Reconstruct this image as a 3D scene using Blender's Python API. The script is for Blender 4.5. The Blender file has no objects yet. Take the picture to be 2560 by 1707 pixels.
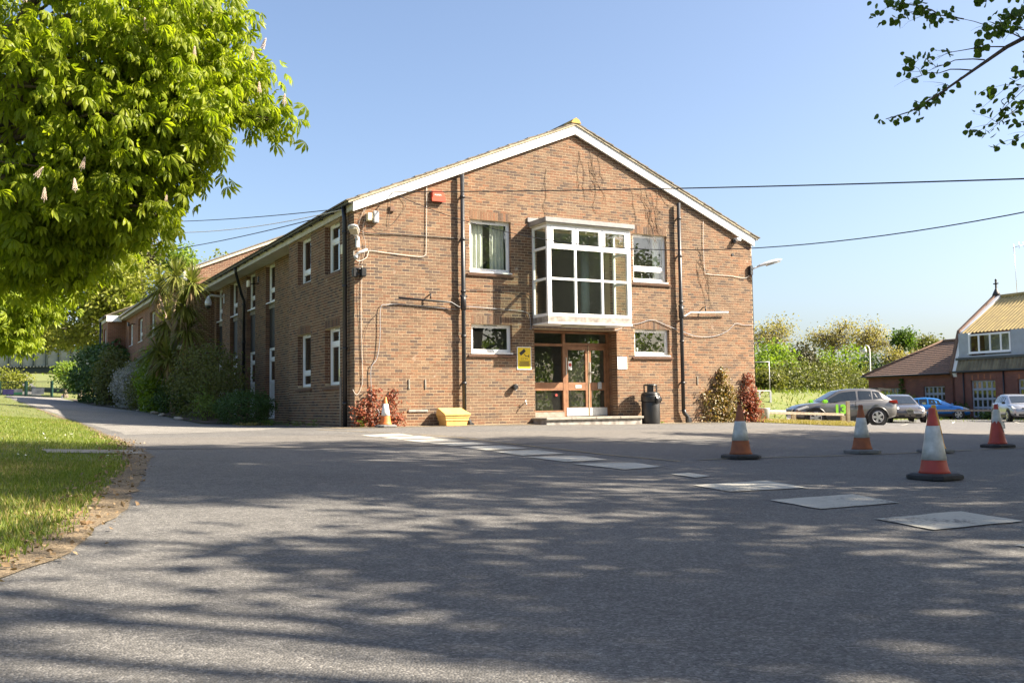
import bpy, bmesh, math, random
import numpy as np
from mathutils import Vector, Matrix
from mathutils.geometry import delaunay_2d_cdt

# ------------------------------------------------------------------ camera, sky, sun, exposure
sc = bpy.context.scene
col = sc.collection
R = math.radians
EYE = 0.87
PITCH = math.atan(156.7 / 2430.0)
ROLL = math.atan(0.01334)
cam_d = bpy.data.cameras.new('camera')
cam = bpy.data.objects.new('camera', cam_d)
col.objects.link(cam)
cam_d.sensor_width = 36.0
cam_d.lens = 36.0 * 2430.0 / 2560.0
cam_d.clip_start = 0.05
cam_d.clip_end = 2000.0
_fw = Vector((0, math.cos(PITCH), math.sin(PITCH)))
_up0 = Vector((0, -math.sin(PITCH), math.cos(PITCH)))
_rt0 = Vector((1, 0, 0))
_c, _s = math.cos(ROLL), math.sin(ROLL)
_rt = _c * _rt0 - _s * _up0
_up = _s * _rt0 + _c * _up0
cam.matrix_world = Matrix(((_rt.x, _up.x, -_fw.x, 0), (_rt.y, _up.y, -_fw.y, 0), (_rt.z, _up.z, -_fw.z, EYE), (0, 0, 0, 1)))
sc.camera = cam

SUN_EL, SUN_AZ = R(37.6), R(95.0)          # azimuth clockwise from +Y
wd = bpy.data.worlds.new('World')
sc.world = wd
wd.use_nodes = True
_nt = wd.node_tree
_bg = _nt.nodes['Background']
_sky = _nt.nodes.new('ShaderNodeTexSky')
_sky.sky_type = 'NISHITA'
_sky.sun_disc = False
_sky.sun_elevation = SUN_EL
_sky.sun_rotation = SUN_AZ
_sky.altitude = 0
_sky.air_density = 0.85
_sky.dust_density = 2.9
_sky.ozone_density = 1.6
_nt.links.new(_sky.outputs[0], _bg.inputs[0])
_bg.inputs[1].default_value = 0.066

sun_d = bpy.data.lights.new('sun', 'SUN')
sun_d.energy = 4.8
sun_d.angle = R(0.53)
sun_d.color = (1.0, 0.88, 0.71)
sun = bpy.data.objects.new('sun', sun_d)
col.objects.link(sun)
_sv = Vector((math.cos(SUN_EL) * math.sin(SUN_AZ), math.cos(SUN_EL) * math.cos(SUN_AZ), math.sin(SUN_EL)))
sun.rotation_euler = _sv.to_track_quat('Z', 'Y').to_euler()
sun.location = _sv * 60

sc.view_settings.view_transform = 'Standard'
sc.view_settings.look = 'None'
sc.view_settings.exposure = 2.05
sc.view_settings.gamma = 1.0
sc.view_settings.use_curve_mapping = False
sc.cycles.use_denoising = True
sc.cycles.max_bounces = 8
sc.cycles.diffuse_bounces = 4
sc.cycles.glossy_bounces = 4
sc.cycles.transmission_bounces = 6
sc.cycles.transparent_max_bounces = 24
sc.cycles.sample_clamp_indirect = 8.0

# ------------------------------------------------------------------ materials
M = {}
def _new(name):
    m = bpy.data.materials.new(name); m.use_nodes = True
    nt = m.node_tree
    return m, nt, nt.nodes['Principled BSDF'], nt.links
def N(nt, t, **kw):
    n = nt.nodes.new(t)
    for k, v in kw.items():
        if k in n.inputs: n.inputs[k].default_value = v
        else: setattr(n, k, v)
    return n
def ramp(nt, stops, interp='LINEAR'):
    r = nt.nodes.new('ShaderNodeValToRGB'); e = r.color_ramp.elements
    r.color_ramp.interpolation = interp
    while len(e) < len(stops): e.new(0.5)
    for el, (p, c) in zip(e, stops):
        el.position = p; el.color = (*c, 1) if len(c) == 3 else c
    return r
def mat(name, a, b=None, rough=0.6, scale=8.0, metal=0.0, bump=0.0, bscale=60.0, spec=0.5, detail=4.0, coat=0.0):
    """plain procedural material: two tones mixed by noise, fine relief"""
    m, nt, p, lk = _new(name)
    b = b or tuple(c * 0.8 for c in a)
    tc = N(nt, 'ShaderNodeTexCoord')
    nz = N(nt, 'ShaderNodeTexNoise', Scale=scale, Detail=detail)
    lk.new(tc.outputs['Object'], nz.inputs['Vector'])
    rp = ramp(nt, [(0.33, b), (0.67, a)])
    lk.new(nz.outputs['Fac'], rp.inputs[0])
    lk.new(rp.outputs[0], p.inputs['Base Color'])
    p.inputs['Roughness'].default_value = rough
    p.inputs['Metallic'].default_value = metal
    p.inputs['Specular IOR Level'].default_value = spec
    p.inputs['Coat Weight'].default_value = coat
    p.inputs['Coat Roughness'].default_value = 0.05
    if bump > 0:
        n2 = N(nt, 'ShaderNodeTexNoise', Scale=bscale, Detail=3.0)
        lk.new(tc.outputs['Object'], n2.inputs['Vector'])
        bp = N(nt, 'ShaderNodeBump', Strength=bump, Distance=0.01)
        lk.new(n2.outputs['Fac'], bp.inputs['Height']); lk.new(bp.outputs[0], p.inputs['Normal'])
    M[name] = m
    return m

def brick_mat(name, stops):
    m, nt, p, lk = _new(name)
    geo = N(nt, 'ShaderNodeNewGeometry'); oi = N(nt, 'ShaderNodeObjectInfo')
    ad = N(nt, 'ShaderNodeMath', operation='ADD'); fr = N(nt, 'ShaderNodeMath', operation='FRACT')
    lk.new(geo.outputs['Random Per Island'], ad.inputs[0]); lk.new(oi.outputs['Random'], ad.inputs[1]); lk.new(ad.outputs[0], fr.inputs[0])
    rp = ramp(nt, stops)
    lk.new(fr.outputs[0], rp.inputs[0])
    tc = N(nt, 'ShaderNodeTexCoord')
    nz = N(nt, 'ShaderNodeTexNoise', Scale=26.0, Detail=5.0, Roughness=0.7)
    lk.new(geo.outputs['Position'], nz.inputs['Vector'])
    r2 = ramp(nt, [(0.3, (0.62, 0.60, 0.60)), (0.7, (1.18, 1.14, 1.08))])
    lk.new(nz.outputs['Fac'], r2.inputs[0])
    big = N(nt, 'ShaderNodeTexNoise', Scale=0.55, Detail=3.0)
    lk.new(geo.outputs['Position'], big.inputs['Vector'])
    r3 = ramp(nt, [(0.35, (0.86, 0.88, 0.92)), (0.65, (1.1, 1.0, 0.92))])
    lk.new(big.outputs['Fac'], r3.inputs[0])
    mx = N(nt, 'ShaderNodeMix', data_type='RGBA', blend_type='MULTIPLY'); mx.inputs[0].default_value = 1.0
    lk.new(rp.outputs[0], mx.inputs[6]); lk.new(r2.outputs[0], mx.inputs[7])
    mx2 = N(nt, 'ShaderNodeMix', data_type='RGBA', blend_type='MULTIPLY'); mx2.inputs[0].default_value = 1.0
    lk.new(mx.outputs[2], mx2.inputs[6]); lk.new(r3.outputs[0], mx2.inputs[7])
    # white lime spots
    sp = N(nt, 'ShaderNodeTexNoise', Scale=3.3, Detail=4.0)
    lk.new(geo.outputs['Position'], sp.inputs['Vector'])
    r4 = ramp(nt, [(0.70, (0, 0, 0)), (0.80, (0.6, 0.6, 0.6))])
    lk.new(sp.outputs['Fac'], r4.inputs[0])
    mx3 = N(nt, 'ShaderNodeMix', data_type='RGBA'); lk.new(r4.outputs[0], mx3.inputs[0])
    lk.new(mx2.outputs[2], mx3.inputs[6]); mx3.inputs[7].default_value = (0.50, 0.44, 0.37, 1)
    lk.new(mx3.outputs[2], p.inputs['Base Color'])
    p.inputs['Roughness'].default_value = 0.9; p.inputs['Specular IOR Level'].default_value = 0.25
    bp = N(nt, 'ShaderNodeBump', Strength=0.45, Distance=0.006)
    n2 = N(nt, 'ShaderNodeTexNoise', Scale=90.0, Detail=3.0)
    lk.new(geo.outputs['Position'], n2.inputs['Vector'])
    lk.new(n2.outputs['Fac'], bp.inputs['Height']); lk.new(bp.outputs[0], p.inputs['Normal'])
    M[name] = m
brick_mat('brick_multi', [(0.0, (0.145, 0.096, 0.066)), (0.18, (0.205, 0.112, 0.070)), (0.36, (0.178, 0.124, 0.086)), (0.55, (0.232, 0.142, 0.090)),
                          (0.70, (0.165, 0.110, 0.078)), (0.80, (0.094, 0.070, 0.060)), (0.88, (0.125, 0.088, 0.069)), (1.0, (0.222, 0.160, 0.108))])
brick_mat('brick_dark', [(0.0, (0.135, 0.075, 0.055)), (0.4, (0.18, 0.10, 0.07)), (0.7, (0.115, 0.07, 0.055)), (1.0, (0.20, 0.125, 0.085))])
mat('mortar', (0.50, 0.40, 0.265), (0.42, 0.33, 0.215), rough=0.95, scale=3.0, bump=0.4, bscale=120)

def brick_far(name, c1, c2, mo, s=1.0):
    m, nt, p, lk = _new(name)
    tc = N(nt, 'ShaderNodeTexCoord'); sx = N(nt, 'ShaderNodeSeparateXYZ'); cb = N(nt, 'ShaderNodeCombineXYZ')
    lk.new(tc.outputs['Object'], sx.inputs[0])
    ad = N(nt, 'ShaderNodeMath', operation='ADD'); lk.new(sx.outputs[0], ad.inputs[0]); lk.new(sx.outputs[1], ad.inputs[1])
    lk.new(ad.outputs[0], cb.inputs[0]); lk.new(sx.outputs[2], cb.inputs[1])
    bt = N(nt, 'ShaderNodeTexBrick')
    bt.inputs['Scale'].default_value = 1.0
    bt.inputs['Color1'].default_value = (*c1, 1); bt.inputs['Color2'].default_value = (*c2, 1); bt.inputs['Mortar'].default_value = (*mo, 1)
    bt.inputs['Brick Width'].default_value = 0.216 * s; bt.inputs['Row Height'].default_value = 0.077 * s
    bt.inputs['Mortar Size'].default_value = 0.006; bt.inputs['Bias'].default_value = 0.0
    lk.new(cb.outputs[0], bt.inputs['Vector'])
    nz = N(nt, 'ShaderNodeTexNoise', Scale=1.1, Detail=6.0)
    lk.new(tc.outputs['Object'], nz.inputs['Vector'])
    r2 = ramp(nt, [(0.3, (0.72, 0.72, 0.74)), (0.7, (1.15, 1.1, 1.05))]); lk.new(nz.outputs['Fac'], r2.inputs[0])
    mx = N(nt, 'ShaderNodeMix', data_type='RGBA', blend_type='MULTIPLY'); mx.inputs[0].default_value = 1.0
    lk.new(bt.outputs['Color'], mx.inputs[6]); lk.new(r2.outputs[0], mx.inputs[7])
    lk.new(mx.outputs[2], p.inputs['Base Color']); p.inputs['Roughness'].default_value = 0.9
    bp = N(nt, 'ShaderNodeBump', Strength=0.5, Distance=0.008); bp.invert = True
    lk.new(bt.outputs['Fac'], bp.inputs['Height']); lk.new(bp.outputs[0], p.inputs['Normal'])
    M[name] = m
brick_far('brick_barn', (0.22, 0.085, 0.062), (0.165, 0.07, 0.055), (0.25, 0.16, 0.12))
brick_far('brick_wing', (0.26, 0.115, 0.065), (0.20, 0.09, 0.055), (0.30, 0.21, 0.13))

mat('white_paint', (0.80, 0.80, 0.79), (0.74, 0.735, 0.72), rough=0.45, scale=2.5)
mat('upvc', (0.80, 0.81, 0.82), (0.77, 0.78, 0.79), rough=0.3, scale=3)
mat('cream_paint', (0.52, 0.48, 0.38), (0.40, 0.365, 0.27), rough=0.6, scale=5)
mat('soffit_white', (0.62, 0.60, 0.55), (0.52, 0.49, 0.43), rough=0.6, scale=3)
mat('black_plastic', (0.022, 0.023, 0.026), (0.014, 0.015, 0.017), rough=0.38, scale=5)
mat('pipe_iron', (0.026, 0.027, 0.031), (0.016, 0.017, 0.020), rough=0.42, scale=14, bump=0.2)
mat('roof_tile', (0.20, 0.17, 0.13), (0.11, 0.095, 0.08), rough=0.95, scale=9, bump=0.6, bscale=40)
mat('verge_mortar', (0.42, 0.37, 0.27), (0.24, 0.21, 0.15), rough=0.95, scale=16, bump=0.6, bscale=50)
mat('lichen', (0.55, 0.33, 0.06), (0.36, 0.24, 0.10), rough=0.95, scale=20, bump=0.6)
mat('concrete', (0.30, 0.275, 0.235), (0.20, 0.185, 0.155), rough=0.9, scale=9, bump=0.4)
mat('stained_concrete', (0.36, 0.34, 0.31), (0.17, 0.15, 0.135), rough=0.85, scale=7, detail=8, bump=0.3)
mat('lead', (0.25, 0.25, 0.25), (0.185, 0.185, 0.19), rough=0.5, scale=6, bump=0.2)
mat('tile_sill', (0.19, 0.105, 0.07), (0.12, 0.075, 0.055), rough=0.85, scale=18, bump=0.4)
mat('slate_dark', (0.030, 0.028, 0.028), (0.018, 0.017, 0.018), rough=0.6, scale=7)
mat('timber_brown', (0.26, 0.125, 0.06), (0.17, 0.075, 0.035), rough=0.5, scale=6, bump=0.15)
mat('timber_grey', (0.33, 0.27, 0.20), (0.21, 0.17, 0.13), rough=0.85, scale=12, bump=0.4)
mat('timber_post', (0.50, 0.41, 0.28), (0.36, 0.29, 0.19), rough=0.85, scale=12, bump=0.4)
mat('steel', (0.55, 0.55, 0.54), (0.42, 0.42, 0.42), rough=0.35, metal=0.9, scale=10)
mat('alu', (0.66, 0.66, 0.66), (0.55, 0.55, 0.56), rough=0.4, metal=0.2, scale=10)
mat('red_plastic', (0.55, 0.075, 0.03), (0.46, 0.06, 0.03), rough=0.4, scale=6)
mat('grey_plastic', (0.40, 0.41, 0.42), (0.33, 0.34, 0.35), rough=0.5, scale=6)
mat('cream_plastic', (0.72, 0.66, 0.46), (0.66, 0.58, 0.38), rough=0.45, scale=6)
mat('cable_white', (0.62, 0.58, 0.53), (0.50, 0.45, 0.40), rough=0.6, scale=9)
mat('cable_black', (0.03, 0.028, 0.03), (0.02, 0.02, 0.02), rough=0.6, scale=9)
mat('cable_grey', (0.33, 0.33, 0.35), (0.24, 0.24, 0.25), rough=0.6, scale=9)
mat('dry_stem', (0.20, 0.14, 0.09), (0.12, 0.085, 0.06), rough=0.9, scale=20)
mat('sign_yellow', (0.78, 0.55, 0.02), (0.70, 0.48, 0.02), rough=0.4, scale=3)
mat('ink', (0.02, 0.02, 0.022), (0.015, 0.015, 0.016), rough=0.6)
mat('paper_white', (0.82, 0.82, 0.82), (0.79, 0.79, 0.78), rough=0.6)
mat('sign_red', (0.45, 0.05, 0.04), (0.42, 0.05, 0.04), rough=0.5)
mat('grit_yellow', (0.78, 0.50, 0.16), (0.70, 0.43, 0.13), rough=0.5, scale=4)
mat('bin_black', (0.026, 0.027, 0.029), (0.016, 0.016, 0.018), rough=0.34, scale=6, bump=0.1)
mat('bag_black', (0.02, 0.02, 0.022), (0.012, 0.012, 0.014), rough=0.2, scale=8, bump=0.8, bscale=25)
mat('cone_orange', (0.62, 0.17, 0.03), (0.50, 0.13, 0.03), rough=0.55, scale=7)
mat('cone_old', (0.34, 0.10, 0.035), (0.23, 0.07, 0.03), rough=0.7, scale=9)
mat('cone_red', (0.46, 0.05, 0.03), (0.34, 0.04, 0.025), rough=0.5, scale=6)
mat('cone_yellow', (0.74, 0.38, 0.03), (0.62, 0.30, 0.02), rough=0.5, scale=6)
mat('sleeve', (0.60, 0.59, 0.55), (0.36, 0.36, 0.33), rough=0.5, scale=9, detail=8)
mat('sleeve_clean', (0.74, 0.73, 0.70), (0.62, 0.61, 0.58), rough=0.4, scale=8)
mat('rubber', (0.030, 0.030, 0.032), (0.018, 0.018, 0.02), rough=0.7, scale=10, bump=0.3)
mat('rubber_grey', (0.17, 0.17, 0.165), (0.11, 0.11, 0.11), rough=0.75, scale=10, bump=0.3)
def worn_paint(name):
    m, nt, p, lk = _new(name)
    geo = N(nt, 'ShaderNodeNewGeometry')
    a = N(nt, 'ShaderNodeTexNoise', Scale=26.0, Detail=8.0, Roughness=0.75); lk.new(geo.outputs['Position'], a.inputs['Vector'])
    b = N(nt, 'ShaderNodeTexNoise', Scale=1.6, Detail=5.0); lk.new(geo.outputs['Position'], b.inputs['Vector'])
    ad = N(nt, 'ShaderNodeMath', operation='ADD'); lk.new(a.outputs['Fac'], ad.inputs[0]); lk.new(b.outputs['Fac'], ad.inputs[1])
    r = ramp(nt, [(0.37, (0.10, 0.097, 0.092)), (0.41, (0.24, 0.23, 0.205)), (0.455, (0.39, 0.375, 0.325)), (0.60, (0.46, 0.44, 0.385))])
    hf = N(nt, 'ShaderNodeMath', operation='MULTIPLY'); hf.inputs[1].default_value = 0.5; lk.new(ad.outputs[0], hf.inputs[0]); lk.new(hf.outputs[0], r.inputs[0])
    lk.new(r.outputs[0], p.inputs['Base Color']); p.inputs['Roughness'].default_value = 0.8
    vo = N(nt, 'ShaderNodeTexVoronoi', Scale=95.0); lk.new(geo.outputs['Position'], vo.inputs['Vector'])
    bp = N(nt, 'ShaderNodeBump', Strength=0.6, Distance=0.005); bp.invert = True; lk.new(vo.outputs['Distance'], bp.inputs['Height']); lk.new(bp.outputs[0], p.inputs['Normal'])
    M[name] = m
worn_paint('marking_white')
mat('marking_yellow', (0.34, 0.25, 0.11), (0.14, 0.125, 0.095), rough=0.8, scale=5, detail=8)
mat('curtain', (0.74, 0.73, 0.68), (0.66, 0.65, 0.58), rough=0.8, scale=3)
mat('room_wall', (0.30, 0.33, 0.32), (0.26, 0.29, 0.28), rough=0.8, scale=1)
mat('room_dark', (0.10, 0.11, 0.10), (0.07, 0.075, 0.07), rough=0.8, scale=1)
mat('room_blue', (0.20, 0.28, 0.33), (0.17, 0.24, 0.29), rough=0.8, scale=1)
mat('bark', (0.115, 0.085, 0.06), (0.055, 0.042, 0.032), rough=0.95, scale=9, bump=0.8, bscale=22)
mat('bark_grey', (0.20, 0.16, 0.12), (0.11, 0.09, 0.07), rough=0.95, scale=9, bump=0.6, bscale=22)
mat('palm_bark', (0.34, 0.26, 0.19), (0.18, 0.135, 0.10), rough=0.95, scale=30, bump=0.6)
mat('stone', (0.46, 0.42, 0.36), (0.30, 0.27, 0.23), rough=0.9, scale=5, bump=0.5)
mat('bridge_green', (0.016, 0.030, 0.026), (0.010, 0.018, 0.016), rough=0.6, scale=6)
mat('bridge_panel', (0.28, 0.30, 0.25), (0.21, 0.225, 0.19), rough=0.7, scale=1.2)
mat('gate_green', (0.012, 0.055, 0.035), (0.008, 0.035, 0.024), rough=0.5, scale=6)
mat('banner_purple', (0.035, 0.03, 0.10), (0.07, 0.05, 0.16), rough=0.5, scale=1.5)
mat('banner_grey', (0.25, 0.26, 0.26), (0.10, 0.11, 0.12), rough=0.5, scale=1.7)
mat('banner_green', (0.03, 0.16, 0.07), (0.02, 0.10, 0.05), rough=0.5, scale=1.7)
mat('sheet_yellow', (0.44, 0.33, 0.13), (0.33, 0.25, 0.11), rough=0.7, scale=2, detail=6)
mat('sheet_grey', (0.23, 0.20, 0.125), (0.12, 0.105, 0.07), rough=0.75, scale=1.6, detail=8)
mat('cladding_blue', (0.36, 0.40, 0.45), (0.31, 0.34, 0.38), rough=0.6, scale=2)
mat('tile_red', (0.21, 0.125, 0.085), (0.13, 0.085, 0.065), rough=0.9, scale=7, bump=0.5)
mat('terracotta', (0.42, 0.17, 0.08), (0.34, 0.13, 0.06), rough=0.8)
mat('tyre', (0.022, 0.022, 0.023), (0.015, 0.015, 0.016), rough=0.75)
mat('alloy', (0.55, 0.55, 0.56), (0.48, 0.48, 0.49), rough=0.28, metal=0.9)
mat('chrome', (0.75, 0.75, 0.76), (0.7, 0.7, 0.71), rough=0.12, metal=1.0)
mat('car_black', (0.014, 0.014, 0.016), (0.010, 0.010, 0.011), rough=0.35)
mat('car_glass', (0.018, 0.024, 0.028), (0.014, 0.019, 0.022), rough=0.04, spec=0.9)
mat('lamp_lens', (0.62, 0.64, 0.66), (0.42, 0.44, 0.46), rough=0.08, scale=20, spec=0.9)
mat('tail_red', (0.30, 0.015, 0.012), (0.22, 0.012, 0.01), rough=0.15)
mat('plate_white', (0.72, 0.72, 0.70), rough=0.4)
mat('plate_yellow', (0.68, 0.42, 0.02), rough=0.4)
mat('lime_green', (0.32, 0.78, 0.05), (0.28, 0.70, 0.04), rough=0.4)
mat('blossom', (0.72, 0.62, 0.52), (0.60, 0.42, 0.34), rough=0.8, scale=40)
def paint(name, c):
    m = mat(name, c, tuple(v * 0.94 for v in c), rough=0.32, metal=0.55, scale=60, coat=1.0)
paint('paint_grey', (0.135, 0.132, 0.128)); paint('paint_taupe', (0.125, 0.112, 0.10))
paint('paint_blue', (0.015, 0.17, 0.48)); paint('paint_silver', (0.42, 0.43, 0.45))

def glass_mat(name, tint, rough=0.0, refl=0.12, dirt=0.0):
    m, nt, p, lk = _new(name)
    nt.nodes.remove(p)
    out = nt.nodes['Material Output']
    tr = N(nt, 'ShaderNodeBsdfTransparent'); tr.inputs[0].default_value = (*tint, 1)
    gl = N(nt, 'ShaderNodeBsdfGlossy'); gl.inputs['Roughness'].default_value = rough; gl.inputs[0].default_value = (0.95, 0.97, 0.96, 1)
    lw = N(nt, 'ShaderNodeLayerWeight'); lw.inputs[0].default_value = 0.5
    pw5 = N(nt, 'ShaderNodeMath', operation='POWER'); pw5.inputs[1].default_value = 4.0; lk.new(lw.outputs['Facing'], pw5.inputs[0])
    mp = N(nt, 'ShaderNodeMath', operation='MULTIPLY_ADD'); mp.inputs[1].default_value = 0.9; mp.inputs[2].default_value = refl; mp.use_clamp = True
    lk.new(pw5.outputs[0], mp.inputs[0])
    mx = N(nt, 'ShaderNodeMixShader')
    lk.new(mp.outputs[0], mx.inputs[0]); lk.new(tr.outputs[0], mx.inputs[1]); lk.new(gl.outputs[0], mx.inputs[2])
    tc = N(nt, 'ShaderNodeTexCoord'); nz = N(nt, 'ShaderNodeTexNoise', Scale=1.2, Detail=2.0)
    lk.new(tc.outputs['Object'], nz.inputs['Vector'])
    bp = N(nt, 'ShaderNodeBump', Strength=0.06, Distance=0.02)
    lk.new(nz.outputs['Fac'], bp.inputs['Height']); lk.new(bp.outputs[0], gl.inputs['Normal'])
    if dirt > 0:
        df = N(nt, 'ShaderNodeBsdfDiffuse'); df.inputs[0].default_value = (0.5, 0.5, 0.46, 1)
        mx2 = N(nt, 'ShaderNodeMixShader'); mx2.inputs[0].default_value = dirt
        lk.new(mx.outputs[0], mx2.inputs[1]); lk.new(df.outputs[0], mx2.inputs[2]); lk.new(mx2.outputs[0], out.inputs[0])
    else:
        lk.new(mx.outputs[0], out.inputs[0])
    M[name] = m
glass_mat('glass', (0.78, 0.84, 0.80), dirt=0.015)
glass_mat('glass_door', (0.55, 0.62, 0.58), dirt=0.03)

def leaf_mat(name, a, b, trans=0.5, gloss=0.25, tcol=None):
    """leaf: reflects and lets light through; tone differs from leaf to leaf"""
    m, nt, p, lk = _new(name)
    out = nt.nodes['Material Output']
    geo = N(nt, 'ShaderNodeNewGeometry')
    rp = ramp(nt, [(0.0, a), (1.0, b)]); lk.new(geo.outputs['Random Per Island'], rp.inputs[0])
    lk.new(rp.outputs[0], p.inputs['Base Color'])
    p.inputs['Roughness'].default_value = 0.45; p.inputs['Specular IOR Level'].default_value = gloss
    tl = N(nt, 'ShaderNodeBsdfTranslucent')
    t0 = tcol or (1.5, 1.6, 0.7)
    mx = N(nt, 'ShaderNodeMix', data_type='RGBA', blend_type='MULTIPLY'); mx.inputs[0].default_value = 1.0
    lk.new(rp.outputs[0], mx.inputs[6]); mx.inputs[7].default_value = (*t0, 1)
    lk.new(mx.outputs[2], tl.inputs[0])
    ms = N(nt, 'ShaderNodeMixShader'); ms.inputs[0].default_value = trans
    lk.new(p.outputs[0], ms.inputs[1]); lk.new(tl.outputs[0], ms.inputs[2]); lk.new(ms.outputs[0], out.inputs[0])
    M[name] = m
leaf_mat('leaf_chestnut', (0.15, 0.205, 0.012), (0.285, 0.325, 0.022), trans=0.55)
leaf_mat('leaf_chestnut_far', (0.14, 0.20, 0.014), (0.27, 0.32, 0.026), trans=0.5)
leaf_mat('leaf_lime', (0.045, 0.085, 0.014), (0.085, 0.135, 0.02), trans=0.4)
leaf_mat('leaf_sycamore', (0.13, 0.155, 0.024), (0.225, 0.235, 0.04), trans=0.4)
leaf_mat('leaf_fresh', (0.11, 0.175, 0.022), (0.19, 0.25, 0.035), trans=0.4)
leaf_mat('leaf_evergreen', (0.055, 0.058, 0.026), (0.115, 0.105, 0.052), trans=0.12)
leaf_mat('leaf_willow', (0.20, 0.175, 0.062), (0.31, 0.265, 0.10), trans=0.35)
leaf_mat('leaf_olive', (0.085, 0.10, 0.022), (0.155, 0.155, 0.04), trans=0.3)
leaf_mat('leaf_dark', (0.035, 0.075, 0.020), (0.075, 0.13, 0.036), trans=0.25)
leaf_mat('leaf_bright', (0.115, 0.19, 0.012), (0.21, 0.29, 0.018), trans=0.3)
leaf_mat('leaf_silver', (0.22, 0.225, 0.22), (0.36, 0.365, 0.35), trans=0.15)
leaf_mat('leaf_hazel', (0.085, 0.105, 0.030), (0.145, 0.15, 0.045), trans=0.3)
leaf_mat('leaf_palm', (0.11, 0.14, 0.028), (0.22, 0.215, 0.06), trans=0.3)
leaf_mat('leaf_dead', (0.20, 0.14, 0.085), (0.29, 0.21, 0.13), trans=0.2)
leaf_mat('leaf_creeper_red', (0.13, 0.032, 0.018), (0.26, 0.075, 0.030), trans=0.3, tcol=(1.3, 1.0, 0.8))
leaf_mat('leaf_creeper_green', (0.10, 0.10, 0.018), (0.22, 0.125, 0.030), trans=0.3, gloss=0.5)
leaf_mat('leaf_weed', (0.10, 0.16, 0.03), (0.18, 0.24, 0.05), trans=0.3)
leaf_mat('grass_blade', (0.095, 0.15, 0.018), (0.20, 0.225, 0.04), trans=0.35)
leaf_mat('grass_dry', (0.20, 0.17, 0.06), (0.34, 0.28, 0.12), trans=0.3)
leaf_mat('petal', (0.7, 0.7, 0.66), (0.8, 0.8, 0.78), trans=0.2)
leaf_mat('dead_leaf', (0.16, 0.10, 0.05), (0.30, 0.22, 0.13), trans=0.1)

def asphalt(name, lo, hi, patchy, tone):
    m, nt, p, lk = _new(name)
    geo = N(nt, 'ShaderNodeNewGeometry')
    vo = N(nt, 'ShaderNodeTexVoronoi', Scale=95.0); lk.new(geo.outputs['Position'], vo.inputs['Vector'])
    wn = N(nt, 'ShaderNodeSeparateColor'); lk.new(vo.outputs['Color'], wn.inputs[0])
    r1 = ramp(nt, [(0.0, lo), (0.72, hi), (0.93, tuple(v * 1.35 for v in hi)), (1.0, tuple(v * 1.7 for v in hi))])
    lk.new(wn.outputs[0], r1.inputs[0])
    n1 = N(nt, 'ShaderNodeTexNoise', Scale=0.45, Detail=6.0, Roughness=0.62); lk.new(geo.outputs['Position'], n1.inputs['Vector'])
    r2 = ramp(nt, [(0.30, (1 - patchy,) * 3), (0.70, (1 + patchy, 1 + patchy, 1 + patchy * 0.9))]); lk.new(n1.outputs['Fac'], r2.inputs[0])
    n2 = N(nt, 'ShaderNodeTexNoise', Scale=9.0, Detail=4.0); lk.new(geo.outputs['Position'], n2.inputs['Vector'])
    r3 = ramp(nt, [(0.3, (0.86,) * 3), (0.7, (1.12,) * 3)]); lk.new(n2.outputs['Fac'], r3.inputs[0])
    mx = N(nt, 'ShaderNodeMix', data_type='RGBA', blend_type='MULTIPLY'); mx.inputs[0].default_value = 1
    lk.new(r1.outputs[0], mx.inputs[6]); lk.new(r2.outputs[0], mx.inputs[7])
    mx2 = N(nt, 'ShaderNodeMix', data_type='RGBA', blend_type='MULTIPLY'); mx2.inputs[0].default_value = 1
    lk.new(mx.outputs[2], mx2.inputs[6]); lk.new(r3.outputs[0], mx2.inputs[7])
    mx3 = N(nt, 'ShaderNodeMix', data_type='RGBA', blend_type='MULTIPLY'); mx3.inputs[0].default_value = 1
    lk.new(mx2.outputs[2], mx3.inputs[6]); mx3.inputs[7].default_value = (*tone, 1)
    lk.new(mx3.outputs[2], p.inputs['Base Color'])
    p.inputs['Roughness'].default_value = 0.82; p.inputs['Specular IOR Level'].default_value = 0.35
    bp = N(nt, 'ShaderNodeBump', Strength=0.75, Distance=0.006)
    lk.new(vo.outputs['Distance'], bp.inputs['Height']); bp.invert = True; lk.new(bp.outputs[0], p.inputs['Normal'])
    M[name] = m
asphalt('asphalt', (0.070, 0.068, 0.066), (0.135, 0.130, 0.124), 0.16, (1, 1, 1))
asphalt('asphalt_pale', (0.13, 0.125, 0.115), (0.20, 0.19, 0.175), 0.14, (1, 1, 1))
asphalt('asphalt_patch', (0.085, 0.08, 0.074), (0.15, 0.142, 0.132), 0.10, (1, 0.985, 0.965))
asphalt('gravel_edge', (0.12, 0.10, 0.075), (0.26, 0.22, 0.165), 0.35, (1, 0.97, 0.9))
asphalt('dirt_edge', (0.075, 0.058, 0.04), (0.17, 0.135, 0.095), 0.4, (1, 0.96, 0.88))
mat('soil', (0.125, 0.095, 0.068), (0.07, 0.053, 0.038), rough=0.95, scale=5, detail=8, bump=0.8, bscale=30)
mat('turf', (0.095, 0.125, 0.026), (0.13, 0.135, 0.04), rough=0.95, scale=1.3, detail=8, bump=0.8, bscale=40)
mat('dry_turf', (0.24, 0.20, 0.085), (0.15, 0.15, 0.05), rough=0.95, scale=1.4, detail=8, bump=0.8, bscale=40)

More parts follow.
